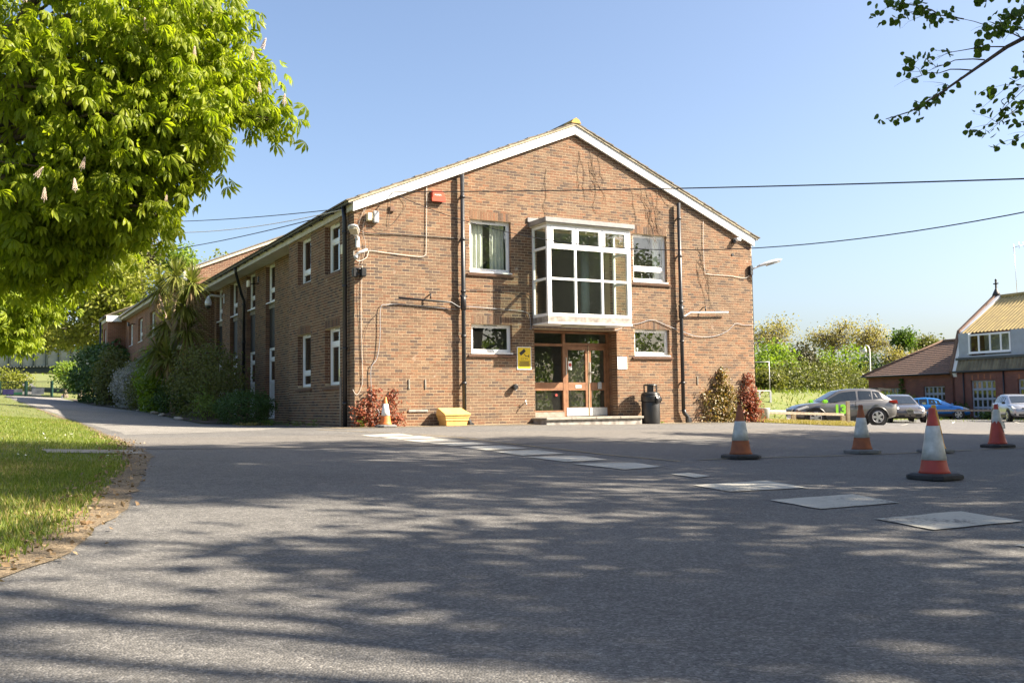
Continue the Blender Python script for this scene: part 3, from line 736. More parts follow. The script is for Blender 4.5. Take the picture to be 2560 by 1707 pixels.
# -- front wall
WIN = dict(ul=(3.27, 4.54, 4.13, 5.55), ll=(3.29, 4.54, 1.93, 2.70), ur=(8.67, 9.93, 4.13, 5.55), lr=(8.66, 9.95, 1.93, 2.70))
DOOR = (5.24, 8.02, -.3, 2.62); BAYH = (5.36, 7.82, 2.95, 5.42)
fholes = list(WIN.values()) + [DOOR, BAYH]
sold = [(3.27, 4.54, 5.55, 5.78), (3.29, 4.54, 2.70, 2.93), (8.67, 9.93, 5.55, 5.78), (8.66, 9.95, 2.70, 2.93)]
gcl = [(-PIT, 1.0, 5.72), (PIT, 1.0, 5.72 + PIT * BWID)]
FW = wall_shell(0, BWID, -.5, 8.6, fholes, pf, .27, gcl).build('front_wall', 'mortar', B)
polys = brick_polys(0, BWID, -.3, 8.6, fholes, gcl, 0.0, sold)
cl = np.array([-8.28, -23.39, .53])
full = [p for p in polys if p[1] and -0.02 < p[0][0][0]]
full.sort(key=lambda p: np.hypot(np.hypot(p[0][0][0] - cl[0], cl[1]), p[0][0][1] - cl[2]))
single = {id(p) for p in full[:300]}
bricks_mesh([p for p in polys if id(p) not in single], pf).build('brick_courses', 'brick_multi', FW)['kind'] = 'stuff'
bm0 = MB(); w2, h2 = .103, .0335
bm0.add([(-w2, 0, -h2), (w2, 0, -h2), (w2, 0, h2), (-w2, 0, h2), (-w2, .012, -h2), (w2, .012, -h2), (w2, .012, h2), (-w2, .012, h2)],
        [(0, 1, 2, 3), (4, 5, 1, 0), (5, 6, 2, 1), (6, 7, 3, 2), (7, 4, 0, 3)])
bme = bm0.mesh('brick', 'brick_multi')
for p in full[:300]:
    (u0, v0), (u1, v1) = p[0][0], p[0][2]
    o = bpy.data.objects.new('brick', bme); col.objects.link(o); o.parent = FW
    o.location = ((u0 + u1) / 2, -.0035 + rb.uniform(-.0015, .0012), (v0 + v1) / 2); o.scale = ((u1 - u0) / (2 * w2), 1, (v1 - v0) / (2 * h2))
jamb_bricks(list(WIN.values()), pf, .16).build('jamb_bricks', 'brick_multi', FW)['kind'] = 'stuff'
jamb_bricks([DOOR], pf, .45).build('jamb_bricks', 'brick_multi', FW)['kind'] = 'stuff'
MB().box(8.02, 8.24, .262, .50, -.3, 2.62).box(5.0, 5.238, .262, .5, -.3, 2.62).box(5.0, 8.24, .262, .5, 2.625, 2.7).build('porch_wall', 'brick_dark', B)
# right corner drain strip
# -- side wall, near block (plane x = 0) and piers beyond (plane x = .5)
SH = [(1.13, 2.40, 4.13, 5.50), (3.70, 5.0, 4.13, 5.50), (1.13, 2.40, 1.10, 2.65), (3.70, 5.0, 1.10, 2.65)]
ssold = [(1.13, 2.40, 2.65, 2.87), (3.70, 5.0, 2.65, 2.87)]
ps = lambda x0: (lambda u, v, d: (x0 - d, u, v))
SW = wall_shell(0.004, 5.95, -.5, 5.52, SH, ps(0.0), .27).build('side_wall', 'mortar', B)
bricks_mesh(brick_polys(0.0, 5.95, -.3, 5.5, SH, (), .11, ssold), ps(0.0), True).build('brick_courses', 'brick_multi', SW)['kind'] = 'stuff'
jamb_bricks(SH, ps(0.0), .17).build('jamb_bricks', 'brick_dark', SW)['kind'] = 'stuff'
MB().box(.27, .52, 5.70, 5.949, -.5, 5.52).build('return_wall', 'mortar', B)
strips = [(9.45, 10.65), (12.15, 13.40), (14.92, 16.20), (17.62, 18.80)]
PH = [(a, b, -.5, 5.53) for a, b in strips]
PW = wall_shell(5.96, 19.3, -.5, 5.53, PH, ps(.5), .17).build('pier_wall', 'mortar', B)
bricks_mesh(brick_polys(5.96, 19.3, -.1, 5.52, PH, (), .05), ps(.5), True).build('brick_courses', 'brick_multi', PW)['kind'] = 'stuff'
jamb_bricks(PH, ps(.5), .16).build('jamb_bricks', 'brick_dark', PW)['kind'] = 'stuff'
# remaining outer walls (back and far side)
MB().box(13.03, 13.298, .272, 19.3, -.5, 5.6).build('far_side_wall', 'brick_wing', B)
MB().box(.7, 13.0, 19.05, 19.28, -.5, 5.6).build('back_wall', 'brick_wing', B)
# -- floors and rooms
MB().box(.29, 13.0, .29, 5.9, 2.74, 2.92).box(.69, 13.0, 5.9, 19.0, 2.74, 2.92).build('floor_slab', 'room_wall', B)
MB().box(.69, 13.0, .52, 19.0, -.35, .15).build('ground_floor', 'room_dark', B)
MB().box(.29, 13.0, .29, 5.9, 5.56, 5.66).box(.69, 13.0, 5.9, 19.0, 5.56, 5.66).build('ceiling', 'room_wall', B)
MB().box(.70, 13.0, 5.96, 6.1, .16, 2.73).box(.70, 13.0, 5.96, 6.1, 2.93, 5.55).build('partition', 'room_blue', B)
MB().box(4.92, 5.02, .30, 5.95, .16, 2.73).box(4.92, 5.02, .30, 5.95, 2.93, 5.55).box(8.30, 8.42, .51, 5.95, .16, 2.73).box(8.30, 8.42, .30, 5.95, 2.93, 5.55).build('partition', 'room_wall', B)
# stair seen behind the door glass
MB().prism([(2.0, 1.2), (3.2, 1.2), (3.2, 2.5), (2.9, 2.5)], 'x', 5.1, 6.3).build('stair_wall', 'room_wall', B)

# -- windows
def P3(plane, u, v, d):
    return (u, plane[1] + d, v) if plane[0] == 'y' else (plane[1] + d, u, v)
def fb(mb, plane, u0, u1, v0, v1, d0, d1):
    a, b = P3(plane, u0, v0, d0), P3(plane, u1, v1, d1); return mb.box(a[0], b[0], a[1], b[1], a[2], b[2])
def pane(parent, plane, u0, u1, v0, v1, d, m='glass'):
    q = [P3(plane, u0, v0, d), P3(plane, u1, v0, d), P3(plane, u1, v1, d), P3(plane, u0, v1, d)]
    if plane[0] == 'x': q.reverse()
    return MB().quad(*q).build('pane', m, parent)
def window(parent, plane, u0, u1, v0, v1, bars=(), ubars=(), name='window', m='upvc', gm='glass', fw=.06, vent=True, sill=True, open_top=None):
    """frame with transoms at the heights 'bars' and mullions at 'ubars', one pane per light"""
    mb = MB()
    e = .003
    fb(mb, plane, u0 + e, u0 + fw, v0 + e, v1 - e, 0, .07); fb(mb, plane, u1 - fw, u1 - e, v0 + e, v1 - e, 0, .07)
    fb(mb, plane, u0 + fw, u1 - fw, v0 + e, v0 + fw, 0, .068); fb(mb, plane, u0 + fw, u1 - fw, v1 - fw, v1 - e, 0, .068)
    for b in bars: fb(mb, plane, u0 + fw, u1 - fw, b - .045, b + .045, -.004, .064)
    f = mb.build(name, m, parent, bevel=.004, seg=1)
    vs = [v0 + fw] + [x for b in sorted(bars) for x in (b - .045, b + .045)] + [v1 - fw]
    us = [u0 + fw] + [x for b in sorted(ubars) for x in (b - .03, b + .03)] + [u1 - fw]
    if ubars:
        for b in ubars:
            for i in range(0, len(vs), 2): mm = MB(); fb(mm, plane, b - .03, b + .03, vs[i], vs[i + 1], .002, .06); mm.build('mullion', m, f)
    for i in range(0, len(vs), 2):
        for j in range(0, len(us), 2):
            # opening sash: thin inner frame
            sb = MB(); a, b, c, d = us[j], us[j + 1], vs[i], vs[i + 1]; s = .035
            fb(sb, plane, a, a + s, c, d, .012, .055); fb(sb, plane, b - s, b, c, d, .012, .055); fb(sb, plane, a + s, b - s, c, c + s, .012, .055); fb(sb, plane, a + s, b - s, d - s, d, .012, .055)
            sb.build('sash', m, f)
            pane(f, plane, a + s, b - s, c + s, d - s, .034, gm)
    if vent:
        mv = MB(); c = (u0 + u1) / 2
        fb(mv, plane, c - .2, c + .2, v1 - .047, v1 - .018, -.012, 0); mv.build('trickle_vent', 'grey_plastic', f)
    if sill:
        ms = MB(); fb(ms, plane, u0 - .02 * (plane[0] == 'y') + e, u1 + .02 * (plane[0] == 'y') - e if plane[0] == 'y' else u1 - e, v0 - .035, v0 - .002, -.12 if plane[0] == 'y' else -.14, .05)
        ms.build('sill', m, f)
    return f
yp = ('y', .10)
wul = window(B, yp, *WIN['ul']); wll = window(B, yp, *WIN['ll']); wur = window(B, yp, *WIN['ur'], bars=(4.52,)); wlr = window(B, yp, *WIN['lr'])
for w_, l in ((wul, 'upper window with white curtains'), (wll, 'lower window beside the yellow sign'), (wur, 'upper window with a low opening light'), (wlr, 'lower window above the black bin')): w_['label'] = l
for (a, b, c, d) in WIN.values():
    ms = MB().prism([(-.055, c - .125), (.10, c - .10), (.10, c - .04), (-.075, c - .075)], 'x', a - .10, b + .10); ms.build('tile_sill', 'tile_sill', FW)
# curtains (waved cloth)
def curtain(parent, plane, u0, u1, v0, v1, d, waves, m='curtain'):
    n = 40; V, F = [], []
    for i in range(n + 1):
        t = i / n
        for v, k in ((v0, 1.0), ((v0 + v1) / 2, .8), (v1, .55)):
            pinch = u0 + (u1 - u0) * t
            V.append(P3(plane, pinch, v, d + k * .035 * math.sin(t * waves * 2 * math.pi + .3 * math.sin(5 * t))))
    for i in range(n):
        for k in range(2): a = i * 3 + k; F.append((a, a + 3, a + 4, a + 1))
    o = obj('curtain', fast_mesh('curtain', V, F, m, True), parent); return o
curtain(B, yp, 3.36, 3.80, 4.2, 5.5, .17, 3.5); curtain(B, yp, 4.02, 4.46, 4.2, 5.5, .19, 4)
curtain(B, yp, 9.62, 9.87, 4.2, 5.5, .22, 2.5)
MB().lathe([(.035, 2.0), (.04, 2.13), (.03, 2.16)], 12, (8.93, .27, 0)).build('window_jar', 'upvc', B)
xp = ('x', .16)
for k, (a, b, c, d) in enumerate(SH):
    up = c > 3; near = a < 2
    f = window(B, xp, a, b, c, d, bars=((5.02,) if up and near else (4.5,) if up else (2.22,) if near else (1.52,)))
    curtain(B, xp, a + .08, b - .08 if near else a + .5, c + .05, d - .05, .22, 6 if near else 3)
    if not up: MB().prism([(-.05, c - .11), (.12, c - .09), (.12, c - .04), (-.06, c - .06)], 'y', a - .1, b + .1).build('tile_sill', 'tile_sill', SW)
    else: MB().prism([(-.02, c - .11), (.12, c - .09), (.12, c - .04), (-.03, c - .06)], 'y', a - .02, b + .02).build('tile_sill', 'tile_sill', SW)
xq = ('x', .64)
for a, b in strips:
    window(B, xq, a, b, 4.18, 5.52, bars=(4.62,))
    lo = window(B, xq, a, b, .19, 2.60, bars=(1.40, 2.20), vent=False)
    mp = MB(); fb(mp, xq, a + .096, b - .096, .286, 1.315, .015, .033); pnl = mp.build('panel', 'upvc', lo)
    mg = MB()
    for i in range(1, 9):
        u = a + .09 + (b - a - .18) * i / 9; fb(mg, xq, u - .004, u + .004, .29, 1.31, .010, .0149)
    mg.build('panel_groove', 'grey_plastic', pnl)
    mc = MB(); fb(mc, xq, a, b, 3.98, 4.14, -.03, .1); mc.build('spandrel_ledge', 'concrete', PW)
    md = MB(); fb(md, xq, a, b, 2.60, 3.979, .0, .1); md.build('spandrel_panel', 'slate_dark', PW)
    mc = MB(); fb(mc, xq, a - .05, b, -.5, .15, -.06, .1); mc.build('threshold', 'concrete', PW)
    curtain(B, xq, a + .1, b - .1, 4.25, 5.45, .25, 6)

# -- bay window over the door
BAY = empty('bay_window', (0, 0, 0), 0, B); BAY['label'] = 'white framed glazed bay over the entrance'
bx0, bx1, byf = 5.20, 7.98, -.84
MB().box(bx0, bx1, byf, -.002, 2.745, 2.905).build('bay_slab', 'stained_concrete', BAY)
MB().box(bx0 - .006, bx1 + .006, byf - .012, -.004, 2.70, 2.743).build('bay_soffit', 'white_paint', BAY)
MB().box(bx0 + .65, bx1 - .75, -.62, -.42, 2.64, 2.698).build('strip_light', 'cream_paint', BAY, bevel=.015)
MB().box(bx0 - .10, bx1 + .10, byf - .10, -.003, 5.465, 5.60).build('bay_roof', 'lead', BAY, bevel=.012)
MB().box(bx0 - .06, bx1 + .06, byf - .06, -.003, 5.430, 5.463).build('bay_roof_soffit', 'cream_paint', BAY)
MB().box(bx0 - .14, bx0 + .5, -.05, -.009, 5.602, 5.72).build('flashing', 'lead', BAY)
Z0, Z1 = 2.907, 5.428
mulls = [bx0 + .012, 6.115, 7.0, bx1 - .012]
tr = [Z0, 3.935, 4.79, Z1]
mb = MB()
mb.box(bx0, bx0 + .13, byf + .001, byf + .08, Z0, Z1).box(bx1 - .13, bx1, byf + .001, byf + .08, Z0, Z1)
mb.build('corner_post', 'upvc', BAY, bevel=.005, seg=1)
mb = MB(); mb.box(bx0 + .13, bx1 - .13, byf + .005, byf + .075, Z0, Z0 + .085).box(bx0 + .13, bx1 - .13, byf + .005, byf + .075, Z1 - .05, Z1)
for z in tr[1:3]: mb.box(bx0 + .13, bx1 - .13, byf + .004, byf + .072, z - .032, z + .032)
mb.build('transom', 'upvc', BAY, bevel=.004, seg=1)
for m_ in (6.115, 7.0): MB().box(m_ - .033, m_ + .033, byf + .003, byf + .0735, Z0 + .085, Z1 - .05).build('mullion', 'upvc', BAY, bevel=.004, seg=1)
us = [(bx0 + .13, 6.082), (6.148, 6.967), (7.033, bx1 - .13)]
for i, (a, b) in enumerate(us):
    pane(BAY, ('y', byf), a, b, Z0 + .085, tr[1] - .032, .04); pane(BAY, ('y', byf), a, b, tr[1] + .032, tr[2] - .032, .04)
    c, d = tr[2] + .032, Z1 - .05; s = .075
    MB().box(a, a + s, byf - .006, byf + .06, c, d).box(b - s, b, byf - .006, byf + .06, c, d).box(a + s, b - s, byf - .006, byf + .06, c, c + s).box(a + s, b - s, byf - .006, byf + .06, d - s, d).build('sash', 'upvc', BAY, bevel=.004, seg=1)
    pane(BAY, ('y', byf), a + s, b - s, c + s, d - s, .03)
for xs, sg in ((bx0, 1), (bx1, -1)):
    x0, x1 = (xs + .003, xs + .07) if sg > 0 else (xs - .07, xs - .003)
    mb = MB().box(x0, x1, -.075, -.005, Z0, Z1).box(x0, x1, byf + .081, -.076, Z0, Z0 + .08).box(x0, x1, byf + .081, -.076, Z1 - .07, Z1)
    for z in tr[1:3]: mb.box(x0, x1, byf + .081, -.076, z - .032, z + .032)
    mb.build('side_frame', 'upvc', BAY, bevel=.004, seg=1)
    for c, d in ((Z0 + .08, tr[1] - .032), (tr[1] + .032, tr[2] - .032), (tr[2] + .032, Z1 - .07)):
        pane(BAY, ('x', xs + sg * .03), byf + .081, -.076, c, d, 0)
MB().box(5.03, 8.29, -.0, .27, 2.92, 2.949).build('bay_floor', 'room_dark', BAY)
MB().lathe([(.13, 2.95), (.13, 5.45)], 20, (7.45, .75, 0)).build('inner_column', 'room_blue', BAY)
fr = MB().box(6.2, 6.75, 5.90, 5.955, 3.9, 4.75).build('picture_frame', 'timber_brown', BAY)
MB().box(6.26, 6.69, 5.885, 5.899, 3.97, 4.68).build('picture', 'curtain', fr)

# -- entrance: timber screen with a pair of doors, set back in the opening
EN = empty('entrance', (0, .45, 0), 0, B); EN['label'] = 'brown timber glazed entrance doors and side screen'
T = 'timber_brown'
MB().box(5.245, 8.015, -.045, .05, 2.54, 2.615).box(5.245, 6.41, -.043, .05, 2.17, 2.245).box(6.50, 7.94, -.043, .05, 2.20, 2.275).box(5.245, 5.30, -.045, .05, .15, 2.54).box(6.41, 6.50, -.05, .055, .15, 2.54).box(7.94, 8.015, -.045, .05, .15, 2.54) \
    .box(5.30, 6.41, -.044, .05, .90, 1.13).box(5.30, 6.41, -.044, .05, .29, .33).build('door_frame', T, EN, bevel=.005, seg=1)
MB().box(5.245, 6.41, -.10, .05, .15, .288).build('plinth', 'concrete', EN)
for (a, b, c, d) in ((5.30, 6.41, 2.245, 2.54), (5.30, 6.41, 1.13, 2.17), (5.30, 6.41, .33, .90), (6.50, 7.94, 2.275, 2.54)): pane(EN, ('y', 0), a, b, c, d, .01, 'glass_door')
for k, (a, b) in enumerate(((6.51, 7.275), (7.305, 7.935))):
    st = .085
    dr = MB().box(a, a + st, -.03, .03, .16, 2.195).box(b - st, b, -.03, .03, .16, 2.195).box(a + st, b - st, -.029, .03, 2.07, 2.195).box(a + st, b - st, -.029, .03, .90, 1.13).box(a + st, b - st, -.029, .03, .16, .41).build('door', T, EN, bevel=.004, seg=1)
    pane(dr, ('y', 0), a + st, b - st, 1.13, 2.07, 0, 'glass_door'); pane(dr, ('y', 0), a + st, b - st, .41, .90, 0, 'glass_door')
    MB().box(a + .02, b - .01, -.038, -.0305, .17, .40).build('kick_plate', 'alu', dr)
    if k == 0:
        lb = MB().box(6.83, 7.04, -.04, -.0295, .965, 1.055).build('letter_plate', 'alu', dr, bevel=.004); MB().box(6.86, 7.01, -.044, -.0401, .995, 1.025).build('flap', 'steel', lb)
        MB().box(6.62, 6.74, -.006, -.003, 1.50, 1.74).build('notice', 'paper_white', dr)
        MB().lathe([(.052, -.009), (.052, -.0065)], 20, (6.68, 0, 1.64), 'y').lathe([(.036, -.0115), (.036, -.0092)], 20, (6.68, 0, 1.64), 'y').build('notice_ring', 'sign_red', dr)
        MB().box(6.515, 6.545, -.05, -.031, 1.35, 1.85).build('hinge_plate', 'steel', dr)
    else:
        MB().box(7.33, 7.37, -.045, -.0305, 1.12, 1.72).box(7.335, 7.365, -.085, -.0455, 1.40, 1.44).tube([(7.35, -.085, 1.42), (7.46, -.085, 1.42)], .011, 8).build('handle', 'steel', dr)
        MB().box(7.60, 7.73, -.06, -.0305, .94, 1.14).build('key_box', 'grey_plastic', dr, bevel=.006); MB().box(7.29, 7.304, -.045, .03, .16, 2.19).build('meeting_stile', 'timber_post', dr)
MB().box(6.16, 6.22, -.03, -.012, .74, .80).build('sticker', 'sign_red', EN)
# doorstep
DS = empty('doorstep', (0, 0, 0), 0, B)
nst = 4
for i in range(nst):
    a = 5.12 + i * (8.36 - 5.12) / nst; MB().box(a + .006, a + (8.36 - 5.12) / nst - .006, -.80, .40, .085, .145).build('slab', 'concrete', DS, bevel=.006, seg=1)
MB().box(5.16, 8.32, -.74, .40, -.5, .083).build('riser', 'stained_concrete', DS)

# -- roof: rows of tiles, verge, boards, gutter
yv = -.11
RF = empty('roof', (0, 0, 0), 0, B)
ang = math.atan(PIT); ca, sa = math.cos(ang), math.sin(ang)
slope = (HALF + .22) / ca; nrow = 22; rr = slope / nrow
for sd in (-1, 1):
    for k in range(nrow):
        s0, s1 = k * rr - .03, (k + 1) * rr + .03        # along the slope from the eave
        def pt(s, lift):
            x = -.22 + s * ca - lift * sa; z = 5.80 - .22 * PIT + s * sa + lift * ca
            return (x if sd < 0 else BWID - x, z)
        j = rb.uniform(-.008, .008)
        pg = [pt(s0, .012 + j), pt(s1, .002), pt(s1, .020), pt(s0, .045 + j)]
        MB().prism(pg, 'y', yv - .05 + rb.uniform(-.012, .008), 19.2).build('tile_row', 'roof_tile', RF)
    # verge bedding
    pg = [(-.20, 5.80 - .20 * PIT - .055), (HALF, 5.80 + HALF * PIT - .055), (HALF, 5.80 + HALF * PIT + .012), (-.20, 5.80 - .20 * PIT + .012)]
    if sd > 0: pg = [(BWID - u, v) for u, v in pg][::-1]
    MB().prism(pg, 'y', yv - .035, .2).build('verge', 'verge_mortar', RF)
    # white bargeboard
    bg = [(-.05, 5.58), (-.05, 5.74), (HALF, 5.765 + HALF * PIT), (HALF, 5.765 + HALF * PIT - .275), (.02, 5.49)]
    bg = [(-.06, 5.765 - .06 * PIT - .275), (HALF, 5.765 + HALF * PIT - .275), (HALF, 5.742 + HALF * PIT), (-.06, 5.742 - .06 * PIT)]
    if sd > 0: bg = [(BWID - u, v) for u, v in bg][::-1]
    MB().prism(bg, 'y', yv, yv + .03).build('bargeboard', 'white_paint', B)
    sf = [(-.06, 5.765 - .06 * PIT - .262), (HALF, 5.765 + HALF * PIT - .262), (HALF, 5.765 + HALF * PIT - .24), (-.06, 5.765 - .06 * PIT - .24)]
    if sd > 0: sf = [(BWID - u, v) for u, v in sf][::-1]
    MB().prism(sf, 'y', yv + .031, -.012).build('verge_soffit', 'white_paint', B)
    # roof deck that keeps the light out
    dk = [(-.1, 5.765 - .1 * PIT - .02), (HALF, 5.765 + HALF * PIT - .02), (HALF, 5.765 + HALF * PIT + .01), (-.1, 5.765 - .1 * PIT + .01)]
    if sd > 0: dk = [(BWID - u, v) for u, v in dk][::-1]
    MB().prism(dk, 'y', .0, 19.2).build('roof_deck', 'slate_dark', RF)
for k in range(40):
    y0 = yv - .06 + k * .45
    MB().prism([(HALF - .17, 8.575), (HALF - .10, 8.68), (HALF, 8.735), (HALF + .10, 8.68), (HALF + .17, 8.575)], 'y', y0, y0 + .44).build('ridge_tile', 'lichen' if k == 0 else 'roof_tile', RF)
# eaves on the drive side: fascia, soffit, gutter with brackets
MB().box(-.085, -.06, yv + .031, 19.25, 5.50, 5.70).build('fascia', 'cream_paint', B)
MB().box(-.059, -.012, yv + .04, 5.95, 5.522, 5.54).box(-.059, .49, 5.951, 19.25, 5.532, 5.55).build('eaves_soffit', 'soffit_white', B)
gut = MB(); n = 8; V, F = [], []
for yy in (yv - .02, 19.3):
    for i in range(n + 1):
        a = math.pi + math.pi * i / n; V.append((-.15 + .062 * math.cos(a), yy, 5.70 + .058 * math.sin(a)))
    for i in range(n + 1):
        a = 2 * math.pi - math.pi * i / n; V.append((-.15 + .056 * math.cos(a), yy, 5.70 + .052 * math.sin(a)))
m_ = 2 * (n + 1)
F = [(i, (i + 1) % m_, (i + 1) % m_ + m_, i + m_) for i in range(m_)] + [tuple(range(m_ - 1, -1, -1)), tuple(range(m_, 2 * m_))]
gut.add(V, F).build('gutter', 'black_plastic', B)
MB().prism([(-.15 + .064 * math.cos(math.pi + math.pi * i / 8), 5.70 + .06 * math.sin(math.pi + math.pi * i / 8)) for i in range(9)], 'y', yv - .03, yv - .021).build('gutter_end', 'black_plastic', B)
for k in range(20): MB().box(-.205, -.086, .35 + k * .98, .38 + k * .98, 5.628, 5.66).build('gutter_bracket', 'black_plastic', B)
MB().tube([(BWID + .15, yv - .02, 5.70), (BWID + .15, 19, 5.70)], .06, 10).build('gutter', 'grey_plastic', B)
# drainpipes
def pipe(name, pts, r, m, parent, col_z=(), label=None):
    o = MB().tube(pts, r, 12).build(name, m, parent)
    for (x, y, z) in col_z: MB().lathe([(r * 1.25, z - .035), (r * 1.25, z + .035)], 12, (x, y, 0)).build('collar', m, o)
    if label: o['label'] = label
    return o
for px_, hub in ((3.0, 1), (10.32, 1)):
    yy = -.125; zt = 6.72 if px_ < 5 else 6.58
    o = pipe('drainpipe', [(px_, yy, .25), (px_, yy, zt)], .057, 'pipe_iron', B, [(px_, yy, z) for z in (1.1, 2.35, 3.55, 4.95, 6.1)])
    MB().box(px_ - .02, px_ + .02, yy + .03, -.009, 1.08, 1.12).box(px_ - .02, px_ + .02, yy + .03, -.009, 4.93, 4.97).box(px_ - .02, px_ + .02, yy + .03, -.009, 6.08, 6.12).build('pipe_bracket', 'pipe_iron', o)
    MB().lathe([(.075, 3.05), (.078, 3.32), (.07, 3.42)], 12, (px_, yy, 0)).tube([(px_ - .1, yy - .02, 3.42), (px_ + .1, yy - .02, 3.42)], .03, 8).build('pipe_joint', 'pipe_iron', o)
    s = -1 if px_ < 5 else 1
    MB().tube([(px_ + s * .05, yy, 3.14), (px_ + s * .14, yy, 3.12), (px_ + s * .36, yy, 3.24), (px_ + s * 1.85, yy, 3.30)], .027, 10).build('branch_pipe', 'pipe_iron' if s < 0 else 'grey_plastic', o)
    MB().tube([(px_ + s * .95, -.01, 3.42), (px_ + s * .95, yy, 3.44), (px_ + s * .95, yy, 3.30)], .02, 8).build('pipe_bracket', 'pipe_iron', o)
    MB().tube([(px_, yy, .3), (px_ + .03, yy, .2), (px_ + .13, yy - .02, .08), (px_ + .14, yy - .02, -.3)], .066, 12).lathe([(.085, -.20), (.085, -.10)], 14, (px_ + .17, 0, -.02), 'y').build('pipe_shoe', 'pipe_iron', o)
pipe('drainpipe', [(-.11, .42, -.35), (-.11, .42, 5.3), (-.15, .40, 5.64)], .055, 'black_plastic', B, [(-.11, .42, z) for z in (.6, 2.0, 3.6, 5.0)])
pipe('drainpipe', [(.42, 13.55, .0), (.42, 13.55, 4.55), (.30, 13.45, 4.8), (-.10, 12.6, 5.45), (-.15, 12.5, 5.66)], .055, 'black_plastic', B, [(.42, 13.55, z) for z in (1.2, 3.0, 4.4)])
pipe('drainpipe', [(13.37, .10, -.5), (13.37, .10, 5.0), (13.4, .12, 5.64)], .04, 'pipe_iron', B)
MB().tube([(-.02, 1.0, -.4), (-.02, 1.0, 1.28)], .04, 8).build('wood_batten', 'timber_grey', B)
# air bricks and the lintel vent
for a, z in ((1.47, 1.08), (1.93, 1.08), (10.98, 1.17)): MB().box(a - .022, a + .022, -.028, -.004, z - .13, z + .13).build('vent_slot', 'concrete', FW, bevel=.008)
MB().box(1.44, 1.99, -.035, -.004, .355, .42).build('vent_cover', 'stained_concrete', FW, bevel=.01)
MB().lathe([(.045, -.02), (.045, -.004)], 12, (12.52, 0, 5.15), 'y').build('flue_cap', 'black_plastic', FW)

# ================================================================== things fixed to the building
def bl(x, y, z):
    """building-local to world"""
    a, b = W2(x, y); return (a, b, BZ + z)
def onb(name, x=0, y=0, z=0, label=None, cat=None, group=None, rz=0.0):
    o = empty(name, bl(x, y, z), BTH + rz); tag(o, label, cat, group); return o
def text(name, body, size, m, parent, loc, rot, ext=.0, align='CENTER', sx=1.0, bold=0.0):
    cu = bpy.data.curves.new(name, 'FONT'); cu.body = body; cu.size = size; cu.align_x = align; cu.align_y = 'CENTER'; cu.extrude = ext; cu.offset = bold
    t = bpy.data.objects.new(name, cu); col.objects.link(t)
    me = bpy.data.meshes.new_from_object(t.evaluated_get(bpy.context.evaluated_depsgraph_get())); bpy.data.objects.remove(t)
    me.name = name; me.materials.clear(); me.materials.append(M[m])
    o = obj(name, me, parent); o.location = loc; o.rotation_euler = rot; o.scale = (sx, 1, 1); return o

t = onb('wall_lamp', 0, 0, 4.72, 'grey street lamp head on the near corner beside the drainpipe', 'lamp', 'lamps on the wall corners')
MB().box(.02, .11, -.10, -.012, -.18, .10).build('bracket', 'alu', t, bevel=.01)
MB().tube([(.06, -.08, .02), (-.02, -.25, .08), (-.10, -.36, .12)], .025, 8).build('arm', 'alu', t)
def lamp_head(parent, p0, p1, w):
    p0, p1 = Vector(p0), Vector(p1); d = (p1 - p0); L = d.length; d.normalize(); s = d.cross(Vector((0, 0, 1))).normalized(); u = s.cross(d)
    mb = MB(); k = []
    prof = [(0, .25, .35), (.12, .5, .7), (.35, .85, 1.0), (.65, 1.0, 1.0), (.88, .9, .75), (1.0, .45, .3)]
    V = []
    for t_, ws, hs in prof:
        for i in range(10):
            a = 2 * math.pi * i / 10; z = math.sin(a); V.append(p0 + d * (L * t_) + s * (w * ws * math.cos(a)) + u * ((w * .62 if z > 0 else w * .25) * hs * z))
    F = [(r * 10 + i, r * 10 + (i + 1) % 10, (r + 1) * 10 + (i + 1) % 10, (r + 1) * 10 + i) for r in range(5) for i in range(10)] + [tuple(range(9, -1, -1)), tuple(range(50, 60))]
    h = mb.add(V, F, True).build('lamp_head', 'alu', parent)
    V2 = [p0 + d * (L * t_) - u * (w * .27) + s * (w * ws * .8 * sg) for t_, ws, sg in ((.38, .85, -1), (.9, .9, -1), (.9, .9, 1), (.38, .85, 1))]
    V3 = [v - u * .03 for v in V2]
    MB().add(V2 + V3, [(4, 5, 6, 7), (0, 1, 5, 4), (1, 2, 6, 5), (2, 3, 7, 6), (3, 0, 4, 7)]).build('lens', 'cream_paint', h)
lamp_head(t, (-.04, -.24, .08), (-.30, -.72, .26), .14)
t = onb('wall_lamp', 13.3, 0, 4.55, 'grey street lamp head on the far corner above its long shadow', 'lamp', 'lamps on the wall corners')
MB().box(-.14, -.03, -.11, -.012, -.02, .28).build('bracket', 'pipe_iron', t, bevel=.01)
MB().tube([(-.08, -.10, .16), (.06, -.14, .22), (.16, -.18, .26)], .025, 8).build('arm', 'alu', t)
lamp_head(t, (.10, -.16, .24), (.86, -.45, .48), .13)

t = onb('alarm_box', 2.31, 0, 6.06, 'red wedge shaped alarm box under the white gable board', 'alarm box')
MB().prism([(-.19, -.14), (.19, -.14), (.19, .0), (.13, .15), (-.19, .15)], 'y', -.11, -.012).build('housing', 'red_plastic', t, bevel=.02)
MB().box(-.20, .20, -.125, -.112, -.15, -.04).build('front_ledge', 'red_plastic', t, bevel=.008)
text('lettering', 'ALARM', .06, 'paper_white', t, (-.02, -.113, .03), (R(90), 0, 0))
t = onb('junction_box', .38, 0, 5.35, 'cream cabinet and grey box on the wall below the gable corner', 'junction box')
MB().box(-.07, .05, -.16, -.012, -.10, .10).build('cabinet', 'cream_plastic', t, bevel=.008)
MB().box(.10, .25, -.13, -.012, -.14, .17).build('grey_case', 'grey_plastic', t, bevel=.02)
t = onb('junction_box', 1.02, 0, 5.62, 'small brown square box left of the white conduit', 'junction box')
